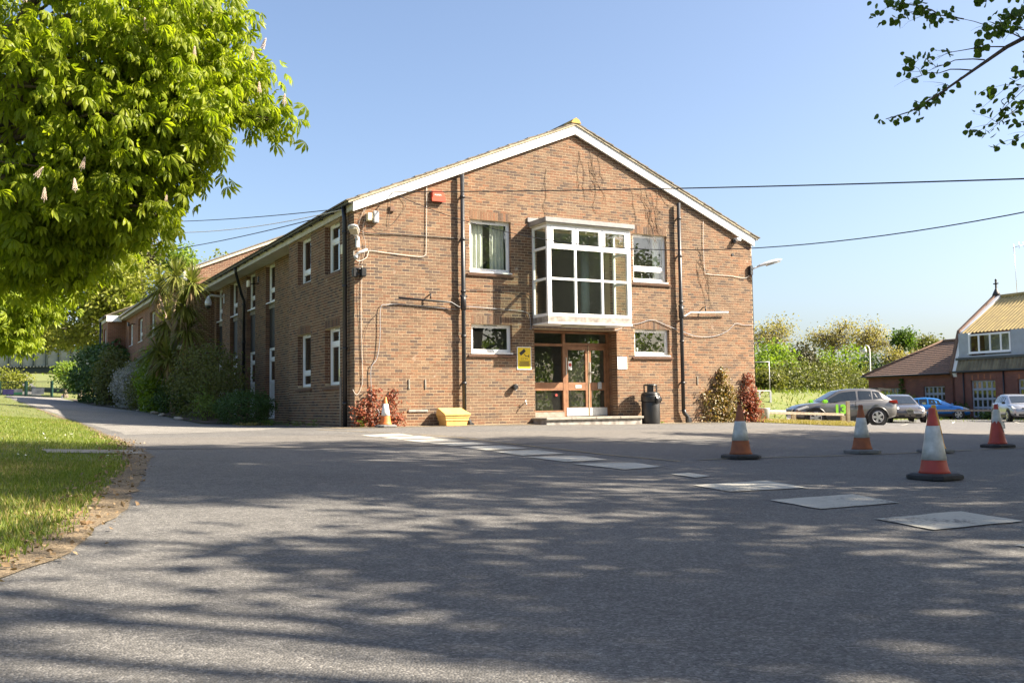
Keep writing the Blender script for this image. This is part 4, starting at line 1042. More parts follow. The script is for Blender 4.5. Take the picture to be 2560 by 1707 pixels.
MB().box(-.07, .07, -.06, -.012, -.07, .07).build('case', 'tile_sill', t, bevel=.008); MB().box(-.05, .05, -.064, -.0605, -.05, .05).build('cover', 'tile_sill', t)
t = onb('cable_anchor', .98, 0, 6.06, 'grey bracket where the overhead cables meet the wall', 'bracket')
MB().box(-.06, .07, -.05, -.012, -.06, .06).build('plate', 'alu', t); MB().tube([(0, -.05, -.02), (.03, -.13, -.02), (0, -.16, -.06)], .018, 8).build('hook', 'steel', t)
t = onb('cable_box', .10, 0, 3.93, 'black cable terminal boxes on the near wall corner', 'junction box')
MB().box(-.16, -.03, -.07, .03, -.14, .10).box(.03, .17, -.16, -.012, -.13, .10).build('case', 'black_plastic', t, bevel=.02); MB().tube([(-.06, -.05, .06), (.05, -.08, .07)], .03, 8).tube([(-.06, -.05, -.06), (.05, -.08, -.07)], .02, 8).build('conduit', 'black_plastic', t)
t = onb('floodlight', .08, 0, 4.42, 'white pencil shaped sensor arm below the near lamp', 'sensor')
MB().tube([(-.06, -.03, -.08), (.02, -.10, 0), (.22, -.13, .08)], .03, 8).build('arm', 'upvc', t); MB().lathe([(.05, -.16), (.055, -.08)], 10, (-.05, -.04, 0)).build('base', 'grey_plastic', t)
t = onb('junction_box', 0, .82, 4.62, 'small cream box beside the side drainpipe', 'junction box'); MB().box(-.06, -.012, -.07, .09, -.12, .13).build('case', 'cream_plastic', t, bevel=.01)
t = onb('warning_sign', 4.9, 0, 1.79, 'yellow camera warning sign on the brick left of the door', 'sign')
MB().box(-.225, .225, -.020, -.012, -.315, .315).build('border', 'paper_white', t); MB().box(-.205, .205, -.024, -.0205, -.295, .295).build('face', 'sign_yellow', t)
cm = MB()
def rotbox(mb, cx, cz, w, h, a, y0, y1):
    c, s = math.cos(a), math.sin(a); q = [(cx + c * u - s * v, cz + s * u + c * v) for u, v in ((-w, -h), (w, -h), (w, h), (-w, h))]; mb.prism(q, 'y', y0, y1)
rotbox(cm, -.055, .165, .10, .045, R(38), -.027, -.0245); rotbox(cm, .02, .09, .035, .008, R(-50), -.027, -.0245); rotbox(cm, .085, .058, .055, .008, 0, -.027, -.0245); rotbox(cm, .145, .06, .01, .045, 0, -.027, -.0245)
cm.build('camera_symbol', 'ink', t)
text('lettering', 'CCTV', .085, 'ink', t, (0, -.026, -.025), (R(90), 0, 0))
for i, w in enumerate((.17, .15, .165, .17, .165, .15)): MB().box(-w, w, -.026, -.0245, -.098 - i * .027, -.083 - i * .027).build('text_line', 'ink', t)
MB().box(-.12, .12, -.026, -.0245, -.275, -.262).build('text_line', 'sign_red', t)
t = onb('blank_sign', 8.19, 0, 1.685, 'blank white square sign on the brick right of the door', 'sign')
MB().box(-.17, .17, -.022, -.010, -.18, .18).build('board', 'paper_white', t, bevel=.003)
t = onb('bulkhead_light', 4.56, 0, 1.0, 'small dark round wall light low on the brick', 'wall light')
MB().lathe([(.06, -.16), (.075, -.15), (.075, -.04), (.05, -.012)], 14, (0, 0, 0), 'y').build('body', 'black_plastic', t); MB().box(-.02, .04, -.12, -.05, -.10, -.072).build('foot', 'grey_plastic', t)
t = onb('wall_tap', 4.88, 0, .55, 'small metal tap bracket low on the wall left of the door', 'tap')
MB().tube([(0, -.012, 0), (0, -.14, 0), (.0, -.16, -.05)], .014, 8).tube([(-.05, -.10, .04), (.05, -.10, .04)], .01, 6).tube([(0, -.10, 0), (0, -.10, .09)], .008, 6).build('spout', 'steel', t)
t = onb('wall_sensor', 12.62, 0, 5.62, 'white sensor under the right gable board', 'sensor'); MB().box(-.05, .12, -.20, -.012, -.05, .05).build('case', 'upvc', t, bevel=.02)
MB().box(-.12, .0, -.09, -.012, -.10, .02).build('mount', 'black_plastic', t, bevel=.01)
# cameras and lights on the side wall
t = onb('dome_camera', .5, 17.2, 5.0, 'white dome camera on a bracket arm on the side wall', 'camera')
MB().box(-.05, -.012, -.06, .06, -.18, .2).build('plate', 'upvc', t); MB().tube([(-.04, 0, .1), (-.55, 0, .13), (-.66, 0, .05)], .045, 8).build('arm', 'upvc', t)
MB().lathe([(.12, -.30), (.14, -.18), (.10, -.04), (.05, .06)], 14, (-.66, 0, 0)).build('housing', 'upvc', t); MB().lathe([(.03, -.44), (.09, -.40), (.12, -.302)], 14, (-.66, 0, 0)).build('dome', 'car_black', t)
t = onb('floodlight', .5, 11.6, 4.95, 'slim floodlight on a short arm under the side eaves', 'floodlight')
MB().tube([(-.012, 0, .05), (-.32, 0, .0)], .02, 8).box(-.04, -.012, -.05, .05, .1, .3).build('arm', 'black_plastic', t); MB().box(-.42, -.35, -.14, .14, -.10, .14).build('lamp_head', 'cream_plastic', t, bevel=.015)

# cables on the wall (each a thing)
def cable(name, pts, r, m, label, n=6, group=None):
    r *= .58
    o = MB().tube([bl(*p) for p in pts], r, n).build(name, m); tag(o, label, 'cable', group); return o
def sm(pts, k=5):
    """smooth a polyline (Catmull-Rom)"""
    P = [Vector(p) for p in pts]; P = [P[0]] + P + [P[-1]]; o = []
    for i in range(1, len(P) - 2):
        for j in range(k):
            t_ = j / k; a, b, c, d = P[i - 1:i + 3]
            o.append(.5 * ((2 * b) + (c - a) * t_ + (2 * a - 5 * b + 4 * c - d) * t_ ** 2 + (3 * b - a - 3 * c + d) * t_ ** 3))
    o.append(P[-2]); return [tuple(p) for p in o]
cable('wall_conduit', sm([(2.0, -.03, 6.28), (1.99, -.03, 5.6), (1.97, -.03, 4.6), (1.93, -.03, 4.46), (1.8, -.03, 4.42), (1.4, -.03, 4.43), (.9, -.03, 4.46), (.42, -.03, 4.49), (.36, -.04, 4.44), (.3, -.05, 4.3), (.1, -.05, 4.2), (-.02, -.05, 4.3), (-.03, -.05, 4.45)]), .016, 'cable_white', 'white conduit looping left from beside the red box')
cable('wall_cable', sm([(.05, -.04, 5.06), (.3, -.03, 4.94), (1.2, -.03, 4.97), (2.3, -.03, 4.98), (2.9, -.03, 4.98)]), .022, 'cable_black', 'thick black cable running across to the left drainpipe')
cable('wall_cable', sm([(2.86, -.04, 3.06), (1.4, -.04, 3.14), (.86, -.04, 3.12), (.68, -.05, 3.02), (.66, -.06, 2.3), (.58, -.05, 1.75), (.42, -.05, 1.5), (.42, -.05, 1.0), (.45, -.05, .6), (.60, -.12, .38), (.52, -.10, .12), (.40, -.08, .02)]), .017, 'cable_grey', 'grey cable dropping from the branch pipe into the red creeper')
cable('wall_cable', sm([(.62, -.03, 2.9), (.35, -.04, 2.6), (.24, -.04, 2.2), (.24, -.04, 1.7), (.42, -.04, 1.62)]), .009, 'cable_black', 'thin black cable loop above the left creeper')
cable('wall_cable', sm([(.20, -.03, 4.1), (.17, -.03, 3.2), (.18, -.03, 2.0), (.20, -.03, 1.2), (.12, -.03, .9), (.02, -.04, .82), (-.06, -.03, .95)]), .010, 'cable_white', 'thin white cable hanging down near the wall corner')
cable('wall_cable', sm([(.13, -.03, 4.0), (.10, -.03, 3.2), (.15, -.03, 2.4), (.17, -.03, 1.4), (.22, -.03, 1.05)]), .008, 'cable_black', 'thin black cable hanging beside the white one at the corner')
cable('wall_cable', sm([(3.12, -.05, 4.8), (3.10, -.05, 3.75), (3.2, -.04, 3.62), (3.9, -.03, 3.62), (4.8, -.03, 3.58), (5.1, -.04, 3.5), (5.15, -.06, 3.2), (5.12, -.06, 2.6)]), .014, 'cable_black', 'black cable between the left pipe and the bay')
cable('wall_cable', sm([(3.08, -.05, 3.16), (4.2, -.03, 3.12), (4.9, -.03, 3.08), (5.08, -.04, 2.95), (5.12, -.06, 2.6), (5.3, -.05, 2.655), (7.6, -.05, 2.655), (8.0, -.05, 2.64), (8.35, -.04, 2.80), (8.8, -.03, 2.86), (9.3, -.03, 2.98), (9.8, -.03, 2.84), (10.4, -.05, 2.66), (11.0, -.04, 2.52), (11.7, -.03, 2.55), (12.2, -.03, 2.72), (12.55, -.03, 2.96), (12.9, -.03, 2.92), (13.28, -.03, 2.94)], 6), .016, 'cable_grey', 'grey cable wandering under the bay and across the right wall')
cable('wall_conduit', sm([(11.35, -.03, 6.1), (11.33, -.03, 5.3), (11.36, -.03, 4.55), (11.5, -.03, 4.47), (12.4, -.03, 4.46), (12.95, -.03, 4.42), (13.15, -.05, 4.5)]), .014, 'cable_white', 'white conduit leading right to the far corner lamp')
for k in range(5):
    x = .06 + k * .055
    cable('wall_cable', sm([(.35 - k * .04, -.05, 5.62 - .03 * k), (x + .05, -.05, 5.35), (x + rb.uniform(-.04, .06), -.05, 5.0), (x + .02 * k, -.05, 4.6), (.08 + .03 * k, -.05, 4.1)]), .006, 'cable_white' if k % 2 else 'cable_black', ['loose white cable below the gable corner, outermost', 'loose black cable below the gable corner, second in', 'loose white cable below the gable corner, third in', 'loose black cable below the gable corner, fourth in', 'loose cable below the gable corner, nearest the cream cabinet'][k])
cable('wall_cable', sm([(.98, -.04, 5.95), (.95, -.04, 5.5), (.93, -.04, 5.2), (1.1, -.04, 5.3), (1.4, -.04, 5.75), (1.25, -.04, 6.0)]), .009, 'cable_black', 'thin black cable loop round the small brown box')
cable('wall_cable', sm([(.95, -.04, 5.12), (.7, -.04, 5.02), (.5, -.04, 5.12), (.3, -.04, 5.05), (.05, -.04, 5.2)]), .007, 'cable_black', 'thin sagging black cable above the thick black cable')
# overhead cables
def wire(p0, p1, sag, r, m, label, via=None):
    n = 40; p0, p1 = Vector(p0), Vector(p1); pts = []
    for i in range(n + 1):
        t_ = i / n; p = p0.lerp(p1, t_); p.z -= sag * 4 * t_ * (1 - t_); pts.append(tuple(p))
    o = MB().tube(pts, r, 5).build('overhead_cable', m); tag(o, label, 'cable', 'overhead cables'); return o
wire(bl(1.02, -.18, 6.04), (7.58, 14.0, 4.05), .05, .012, 'cable_black', 'upper overhead cable crossing the gable to the right')
wire(bl(1.0, -.18, 6.0), (7.45, 11.0, 3.3), 1.1, .008, 'cable_black', 'lower sagging overhead cable passing the bay to the right')
wire(bl(-.12, .4, 5.62), (-17.8, 40, 8.75), .2, .012, 'cable_black', 'upper overhead cable running left from the eaves')
wire(bl(-.12, .42, 5.60), (-17.9, 40.2, 8.75), .55, .012, 'cable_white', 'pale sagging overhead cable below the upper left one')
wire(bl(-.2, 1.9, 5.66), (-29.1, 60, 10.7), .6, .014, 'cable_black', 'lower overhead cable running left across the trees')

# ================================================================== yard things
def cone(x, y, label, body, sleeve, base='rubber', h=.75, rz=0.0, torn=False, top=None, lo=.27, hi=.66, tilt=0.0):
    t = empty('traffic_cone', (x, y, G(x, y) + .008), rz); tag(t, label, 'traffic cone', 'traffic cones')
    t.rotation_euler = (tilt, 0, rz)
    w = .235; c = .075
    oct_ = [(-w + c, -w), (w - c, -w), (w, -w + c), (w, w - c), (w - c, w), (-w + c, w), (-w, w - c), (-w, -w + c)]
    V = [(u, v, 0) for u, v in oct_] + [(u, v, .04) for u, v in oct_] + [(u * .80, v * .80, .062) for u, v in oct_]
    F = [tuple(range(7, -1, -1))] + [(i, (i + 1) % 8, (i + 1) % 8 + 8, i + 8) for i in range(8)] + [(i + 8, (i + 1) % 8 + 8, (i + 1) % 8 + 16, i + 16) for i in range(8)] + [tuple(range(16, 24))]
    MB().add(V, F).build('base', base, t, bevel=.006)
    rad = lambda z: .148 - (.148 - .030) * (z - .06) / (h - .06)
    pr = [(.165, .058), (rad(.09) + .004, .09)] + [(rad(z), z) for z in (.14, .2, .3, .45, .58, h - .09)] + [(.040, h - .085), (.036, h - .03), (.032, h - .004), (.020, h)]
    MB().lathe(pr, 24).build('body', body, t)
    if torn:
        n = 24; V, F = [], []
        for i in range(n + 1):
            a = 2 * math.pi * i / n + R(30)
            zlo = lo + (.17 + .03 * math.sin(i * 2.3) if 4 < i < 17 else .02 * math.sin(i * 3.0))
            for z in (zlo, hi): V.append(((rad(z) + .006) * math.cos(a), (rad(z) + .006) * math.sin(a), z))
        F = [(2 * i, 2 * i + 2, 2 * i + 3, 2 * i + 1) for i in range(n)]
        MB().add(V, F, True).build('reflective_sleeve', sleeve, t)
        MB().add([(.085, -.03, .30), (.17, -.02, .33), (.165, .0, .43), (.08, .0, .46)], [(0, 1, 2, 3)]).build('loose_flap', sleeve, t)
    else:
        MB().lathe([(rad(z) + .005, z) for z in (lo, lo + .1, (lo + hi) / 2, hi)], 24).build('reflective_sleeve', sleeve, t)
    if top: MB().lathe([(rad(hi + .003) + .005, hi + .003), (.042, h - .08), (.038, h - .03), (.022, h + .003)], 20).build('cap', top, t)
    return t
cone(3.2, 13.76, 'faded orange cone with dirty white sleeve nearest the crossing', 'cone_old', 'sleeve', rz=.2, lo=.25, hi=.52)
cone(5.44, 15.25, 'orange brown cone with white sleeve in front of the grey car', 'cone_old', 'sleeve', base='rubber_grey', rz=.1, lo=.24, hi=.55)
cone(4.47, 10.40, 'tall red cone with wide dirty white sleeve, biggest in view', 'cone_red', 'sleeve', rz=.5, lo=.20, hi=.56)
cone(6.69, 15.5, 'yellow cone mostly hidden behind the tall red cone', 'cone_yellow', 'cone_yellow', base='rubber_grey', rz=.4)
cone(8.47, 17.09, 'red cone with torn white sleeve near the silver car', 'cone_red', 'sleeve', rz=.3, torn=True)
x, y = W2(.62, -.52); cone(x, y, 'bright orange and white cone in front of the left red creeper', 'cone_orange', 'sleeve_clean', base='rubber_grey', rz=BTH + .1, lo=.28, hi=.58)
cone(-48.4, 104.5, 'small distant red and white cone beside the green gate', 'cone_red', 'sleeve_clean')

t = onb('litter_bin', 8.88, -.42, -.10, 'black round litter bin with hooded open top by the door', 'litter bin')
MB().lathe([(.245, -.02), (.262, .0), (.262, .05), (.268, .07), (.268, .62), (.262, .64)], 28).build('body', 'bin_black', t)
MB().lathe([(.272, .64), (.285, .66), (.28, .72), (.288, .78), (.278, .83), (.27, .84)], 28).build('rim', 'bin_black', t)
MB().lathe([(.28, .841), (.255, .89), (.20, .935)], 28).build('shoulder', 'bin_black', t)
for a0, a1 in ((R(-65), R(-25)), (R(25), R(65)), (R(115), R(155)), (R(205), R(245))):
    n = 6; V = []
    for i in range(n + 1):
        a = a0 + (a1 - a0) * i / n
        for r_, z in ((.20, .93), (.20, 1.10), (.175, 1.10), (.175, .93)): V.append((r_ * math.cos(a), r_ * math.sin(a), z))
    MB().add(V, [(i * 4 + j, (i + 1) * 4 + j, (i + 1) * 4 + (j + 1) % 4, i * 4 + (j + 1) % 4) for i in range(n) for j in range(4)] + [(0, 1, 2, 3), (n * 4 + 3, n * 4 + 2, n * 4 + 1, n * 4)]).build('hood_pillar', 'bin_black', t)
MB().lathe([(.205, 1.101), (.205, 1.13), (.19, 1.15), (.12, 1.165)], 28).build('hood', 'bin_black', t)
bag = MB(); n = 18; V = []
for i in range(n + 1):
    a = R(-95) + R(150) * i / n
    for r_, z in ((.286, .80), (.315 + .02 * math.sin(i * 2.1), .75 + .015 * math.sin(i * 1.7)), (.325 + .025 * math.sin(i * 1.3), .68), (.29, .62 - .03 * math.sin(i * .8))): V.append((r_ * math.cos(a), r_ * math.sin(a), z))
bag.add(V, [(i * 4 + j, (i + 1) * 4 + j, (i + 1) * 4 + j + 1, i * 4 + j + 1) for i in range(n) for j in range(3)], True).build('bin_bag', 'bag_black', t)

t = onb('grit_bin', 2.55, -.36, -.005, 'cream yellow grit bin with sloping lid against the wall', 'grit bin')
def frust(mb, x0, x1, y0, y1, z0, X0, X1, Y0, Y1, z1):
    mb.add([(x0, y0, z0), (x1, y0, z0), (x1, y1, z0), (x0, y1, z0), (X0, Y0, z1), (X1, Y0, z1), (X1, Y1, z1), (X0, Y1, z1)], [(0, 3, 2, 1), (4, 5, 6, 7), (0, 1, 5, 4), (1, 2, 6, 5), (2, 3, 7, 6), (3, 0, 4, 7)]); return mb
g = MB(); frust(g, -.29, .29, -.22, .22, -.03, -.31, .31, -.245, .235, .12); frust(g, -.325, .325, -.26, .24, .121, -.335, .335, -.27, .25, .20); frust(g, -.345, .345, -.28, .255, .201, -.355, .355, -.29, .26, .26)
g.build('tub', 'grit_yellow', t, bevel=.01)
MB().add([(-.365, -.31, .262), (.365, -.31, .262), (.365, .27, .262), (-.365, .27, .262), (-.375, -.315, .30), (.375, -.315, .30), (.33, .20, .46), (-.33, .20, .46), (-.34, .27, .45), (.34, .27, .45)],
         [(0, 3, 2, 1), (0, 1, 5, 4), (4, 5, 6, 7), (7, 6, 9, 8), (1, 2, 9, 6, 5), (2, 3, 8, 9), (3, 0, 4, 7, 8)]).build('lid', 'grit_yellow', t, bevel=.008)

# ================================================================== plants
def ell(rng, c, r, n, shell=.45):
    d = rng.normal(size=(n, 3)); d /= np.linalg.norm(d, axis=1)[:, None]
    k = (shell ** 3 + (1 - shell ** 3) * rng.random(n)) ** (1 / 3)
    return np.array(c) + d * k[:, None] * np.array(r), d
def curve_pts(p0, p1, bend, n=6, seed=0):
    r_ = random.Random(seed); p0, p1 = Vector(p0), Vector(p1); L = (p1 - p0).length; o = []
    off = Vector((r_.uniform(-1, 1), r_.uniform(-1, 1), r_.uniform(.1, 1))) * bend * L
    for i in range(n + 1):
        t_ = i / n; o.append(p0.lerp(p1, t_) + off * (4 * t_ * (1 - t_)) + Vector((r_.gauss(0, 1), r_.gauss(0, 1), r_.gauss(0, 1))) * (.012 * L if 0 < i < n else 0))
    return o
def leaves(rng, C, per, spread, tpl, size, nrm, nspread, droop=0.0, flat=.6):
    """clusters of leaves round the centres C"""
    n = len(C) * per
    P = np.repeat(C, per, 0) + rng.normal(size=(n, 3)) * np.array([spread, spread, spread * flat])
    if droop > 0:
        # leaf hangs: its length runs out and down
        a = rng.uniform(0, 2 * np.pi, n); y = np.stack([np.cos(a), np.sin(a), -droop * rng.uniform(.5, 1.5, n)], 1); y /= np.linalg.norm(y, axis=1)[:, None]
        z = np.array([0, 0, 1.0]) + rng.normal(size=(n, 3)) * nspread; z = z - y * (z * y).sum(1)[:, None]; z /= np.linalg.norm(z, axis=1)[:, None]
        Rm = np.stack([np.cross(y, z), y, z], 2)
    else:
        Rm = rots(rng, n, np.repeat(nrm, per, 0) if nrm is not None else None, nspread)
    S = size * rng.uniform(.6, 1.25, n)
    return inst(tpl[0], tpl[1], P, Rm, S)
def tree(name, label, base, fork_h, tr, blobs, tpl, leafm, size, per, spread, seed, bark='bark', droop=0.0, cat='tree', group=None, shell=.35, nspread=.8, twigs=10, lean=(0, 0), up=.6):
    """blobs: (cx,cy,cz, rx,ry,rz, clusters) in world metres; a limb leads to each, twigs to some clusters"""
    rng = np.random.default_rng(seed); r_ = random.Random(seed)
    t = empty(name, (base[0], base[1], base[2])); tag(t, label, cat, group)
    o0 = np.array(base, float)
    fork = Vector((lean[0], lean[1], fork_h)); wood = MB()
    wood.tube([(0, 0, -.3), (fork.x * .1, fork.y * .1, .25), (fork.x * .35, fork.y * .35, fork_h * .45), tuple(fork)], [tr * 1.35, tr * 1.05, tr * .88, tr * .72], 12)
    top = max(b[2] + b[5] for b in blobs) - base[2]
    lead = Vector((lean[0] * 1.3, lean[1] * 1.3, fork_h + (top - fork_h) * .55))
    wood.tube(curve_pts(fork, lead, .06, 6, seed), [tr * .72, tr * .62, tr * .52, tr * .42, tr * .32, tr * .24, tr * .16], 9)
    Cs = []; Ns = []
    for i, (cx, cy, cz, rx, ry, rz, nc) in enumerate(blobs):
        c = np.array([cx, cy, cz]) - o0
        C, D = ell(rng, c, (rx, ry, rz), nc, shell); Cs.append(C); Ns.append(D)
        k = r_.uniform(0, .75); st = fork.lerp(lead, k)
        if c[2] < st.z - 1: st = fork.lerp(lead, .05)
        lr = tr * .34 * (.6 + .4 * min(1.0, (rx + rz) / 3)); pts_ = curve_pts(st, Vector(c), .10, 7, seed * 31 + i)
        wood.tube(pts_, [lr * (1 - .11 * j) for j in range(8)], 7)
        for j in range(min(twigs, nc)):
            q = C[r_.randrange(nc)]; s0 = pts_[r_.randrange(3, 8)]
            wood.tube(curve_pts(s0, Vector(q), .12, 4, seed * 77 + i * 20 + j), [lr * .3, lr * .24, lr * .17, lr * .11, lr * .05], 5, cap=False)
    wood.build('trunk', bark, t)
    C = np.vstack(Cs); Dn = np.vstack(Ns)
    V, F = leaves(rng, C, per, spread, tpl, size, Dn * .5 + np.array([0, 0, up]), nspread, droop)
    obj('crown', fast_mesh('crown', V, F, leafm), t)
    return t, C, o0

# --- horse chestnut reaching in from the left
chb = [(-4.15, 11.2, 5.3, .80, 1.0, .70, 120), (-3.75, 11.3, 4.5, .62, .8, .50, 85), (-4.45, 11.2, 4.05, .75, .9, .60, 110), (-5.0, 10.8, 4.7, .9, 1.0, .75, 110), (-5.3, 11.2, 3.65, .80, .9, .55, 100),
       (-4.10, 11.5, 3.78, .36, .5, .30, 30), (-4.22, 11.2, 3.22, .13, .2, .24, 8), (-4.75, 11.2, 3.42, .45, .6, .28, 40), (-4.9, 11.2, 6.5, 1.1, 1.4, .8, 110), (-3.32, 11.6, 4.95, .26, .4, .36, 26), (-3.05, 11.6, 4.45, .20, .25, .15, 12), (-2.85, 11.6, 4.32, .12, .15, .10, 5),
       (-3.50, 11.4, 5.62, .30, .5, .34, 26), (-6.4, 11.2, 5.2, 1.1, 1.3, 1.1, 90), (-6.8, 11.8, 7.2, 1.7, 2.0, 1.4, 120), (-8.6, 11.2, 8.2, 2.2, 2.2, 1.6, 130), (-9.5, 9.5, 5.8, 2.0, 2.2, 1.8, 100), (-6.6, 12.8, 4.0, 1.0, 1.2, .6, 80), (-5.4, 12.8, 4.8, 1.0, 1.0, .8, 90), (-5.9, 11.8, 3.05, .5, .6, .22, 34), (-4.35, 12.2, 4.6, .6, .7, .6, 60), (-5.6, 9.2, 5.6, .7, .8, .5, 36), (-5.35, 12.0, 3.0, .55, .6, .40, 60), (-5.9, 12.2, 2.75, .6, .6, .42, 60), (-4.55, 11.6, 3.2, .4, .5, .25, 36), (-4.0, 11.6, 4.1, .45, .5, .3, 45), (-6.6, 12.4, 2.9, .8, .8, .5, 70)]
ct, C, o0 = tree('chestnut_tree', 'big bright green horse chestnut whose branches fill the upper left', (-8.3, 11.2, G(-8.3, 11.2)), 2.6, .34, chb, CHESTNUT, 'leaf_chestnut', .15, 7, .17, 21, droop=.85, shell=.15, nspread=.45, twigs=9)
rng = np.random.default_rng(4)
# flower candles
cb = MB()
for k in range(9):
    z = .02 + k * .024; r_ = .042 * (1 - k / 11)
    for j in range(6):
        a = j * 1.05 + k * .5; c = (r_ * math.cos(a), r_ * math.sin(a), z); s = .012
        cb.add([(c[0] + s, c[1], c[2]), (c[0] - s, c[1], c[2]), (c[0], c[1] + s, c[2]), (c[0], c[1] - s, c[2]), (c[0], c[1], c[2] + s), (c[0], c[1], c[2] - s)], [(0, 2, 4), (2, 1, 4), (1, 3, 4), (3, 0, 4), (2, 0, 5), (1, 2, 5), (3, 1, 5), (0, 3, 5)])
cb.tube([(0, 0, -.05), (0, 0, .24)], .005, 5)
cme = cb.mesh('blossom', 'blossom')
for q in ((-2.72, 11.55, 4.52), (-2.95, 11.4, 5.15), (-3.05, 11.3, 4.95), (-2.98, 11.4, 4.62), (-3.5, 10.6, 4.75), (-3.35, 10.7, 5.35), (-4.6, 10.3, 3.45), (-4.95, 10.2, 3.1), (-5.0, 10.1, 3.32), (-4.62, 10.2, 3.2), (-4.02, 11.2, 3.22), (-3.95, 10.4, 5.0), (-4.9, 9.6, 5.0)):
    o = obj('blossom', cme, ct); o.scale = (.6, .6, .6); o.location = Vector(q) - Vector(o0); o.rotation_euler = (rng.normal() * .25, rng.normal() * .25, rng.uniform(0, 6))
# --- second chestnut further up the drive
tree('chestnut_tree', 'second chestnut with pale flower candles at the far left edge', (-20.5, 30.0, G(-20.5, 30)), 2.5, .36,
     [(-17.0, 31, 6.0, 2.3, 2.2, 1.7, 260), (-15.2, 30.5, 4.9, 1.3, 1.4, 1.1, 130), (-18.5, 29.5, 4.6, 1.9, 1.9, 1.2, 190), (-16.6, 30.2, 3.9, 1.5, 1.5, .75, 130), (-14.6, 30.8, 6.3, 1.0, 1.1, .9, 80), (-19, 30, 8.5, 2.6, 2.6, 2.0, 240), (-16, 31, 7.8, 1.6, 1.6, 1.3, 130), (-15.7, 30.4, 3.25, .7, .8, .4, 40), (-21.5, 30, 7, 2.5, 2.5, 2.2, 120)],
     CHESTNUT, 'leaf_chestnut_far', .27, 6, .26, 22, droop=.8, shell=.35, nspread=.5, twigs=5, group='chestnut trees by the drive')
# --- limes to the right, out of frame but for one branch: they dapple the yard
limb = [(2.0, 1.0, 0, 0)]
def shade_tree(x, y, h, r, seed, label, n=1.0, extra=(), lowest=3.4):
    rg = np.random.default_rng(seed); bl_ = []
    z0 = G(x, y)
    for k in range(26):
        a = rg.uniform(0, 2 * math.pi); f = rg.uniform(.1, 1) ** .6; zf = rg.uniform(0, 1)
        rad = r * f * math.sin(math.pi * (.18 + .74 * zf)) ** .7
        s = r * rg.uniform(.24, .40)
        bl_.append((x + rad * math.cos(a), y + rad * math.sin(a), z0 + lowest + s * .5 + (h - lowest - s) * zf, s, s, s * .7, int(44 * n)))
    bl_ += list(extra)
    return tree('lime_tree', label, (x, y, z0), lowest - .6, .30, bl_, DIAMOND, 'leaf_lime', .22, 26, .27, seed, shell=.1, nspread=1.0, twigs=5, group='lime trees beside the yard')
t1, C1, _ = shade_tree(14.4, 9.0, 17.5, 5.6, 41, 'lime tree right of the yard whose branch tip shows at the upper right')
shade_tree(16.8, 19.0, 9.2, 3.9, 42, 'shorter lime tree beside the row of cones, beyond the right edge', .9)
shade_tree(13.5, 1.0, 18.5, 6.0, 43, 'tall lime tree right of where the yard begins')
shade_tree(15.5, -8.5, 17.0, 6.2, 44, 'lime tree furthest behind along the yard')
shade_tree(16.0, 14.6, 14.5, 4.5, 46, 'lime tree between the tall one and the shorter one')
shade_tree(22.5, 12.5, 15.0, 5.0, 45, 'lime tree in the back row behind the others', .9)
# the branch that reaches into view, upper right
rng = np.random.default_rng(9); br = MB(); rr_ = random.Random(5)
r0 = Vector((14.4, 9.0, G(14.4, 9.0)))
main = [Vector(p) for p in ((8.6, 10.2, 6.1), (7.2, 10.2, 5.45), (6.1, 10.2, 5.0), (5.35, 10.2, 4.62), (4.95, 10.15, 4.35), (4.55, 10.1, 4.08), (4.25, 10.1, 3.90), (3.98, 10.1, 3.82))]
br.tube([p - r0 for p in main], [.045, .036, .028, .022, .016, .011, .007, .004], 7)
LC = []
def twig(p0, p1, r_, n=5, leafy=True, bend=.1, k=0):
    pts_ = curve_pts(p0, p1, bend, n, k); br.tube([p - r0 for p in pts_], [r_ * (1 - .8 * i / n) for i in range(n + 1)], 5, cap=False)
    if leafy:
        for i, p in enumerate(pts_):
            if i >= 2 and rr_.random() < .75: LC.append(tuple(p))
    return pts_
tw = [((5.5, 10.2, 4.72), (4.75, 10.2, 4.98)), ((4.9, 10.2, 4.93), (4.25, 10.15, 5.02)), ((4.6, 10.15, 4.97), (4.0, 10.1, 5.1)), ((5.35, 10.2, 4.62), (4.5, 10.0, 4.52)), ((5.1, 10.2, 4.48), (4.42, 10.0, 4.30)), ((4.95, 10.15, 4.35), (4.3, 10.1, 4.25)), ((4.8, 10.1, 4.26), (4.45, 10.2, 3.95)),
      ((6.1, 10.2, 5.0), (5.1, 10.3, 5.2)), ((6.4, 10.2, 5.15), (5.4, 10.3, 5.45)), ((5.6, 10.2, 4.78), (5.0, 9.9, 4.72)), ((6.3, 10.0, 5.1), (5.45, 9.9, 4.35)), ((6.6, 10.2, 5.2), (5.15, 10.4, 4.02)), ((6.6, 10.2, 5.2), (5.05, 10.3, 3.72)), ((7.2, 10.2, 5.45), (5.6, 10.6, 4.2)), ((7.6, 10.2, 5.6), (5.5, 10.7, 5.8)), ((6.9, 10.2, 5.35), (5.55, 10.2, 4.9)), ((6.2, 10.2, 5.05), (5.3, 10.1, 4.95)), ((5.9, 10.3, 4.2), (5.2, 10.4, 3.75)), ((5.9, 10.3, 3.9), (5.4, 10.4, 3.6)), ((6.8, 10, 5.3), (5.8, 10.1, 4.5)), ((7, 10.4, 5.4), (5.9, 10.5, 4.8))]
for k, (a, b) in enumerate(tw):
    pts_ = twig(a, b, .008, 6, k not in (4, 5), .08, 300 + k)
    for j in range(3):
        s = pts_[rr_.randrange(2, 6)]; twig(s, s + Vector((-.18 + rr_.uniform(-.15, .1), rr_.uniform(-.12, .12), rr_.uniform(-.16, .10))), .003, 3, rr_.random() < .6, .1, 900 + k * 5 + j)
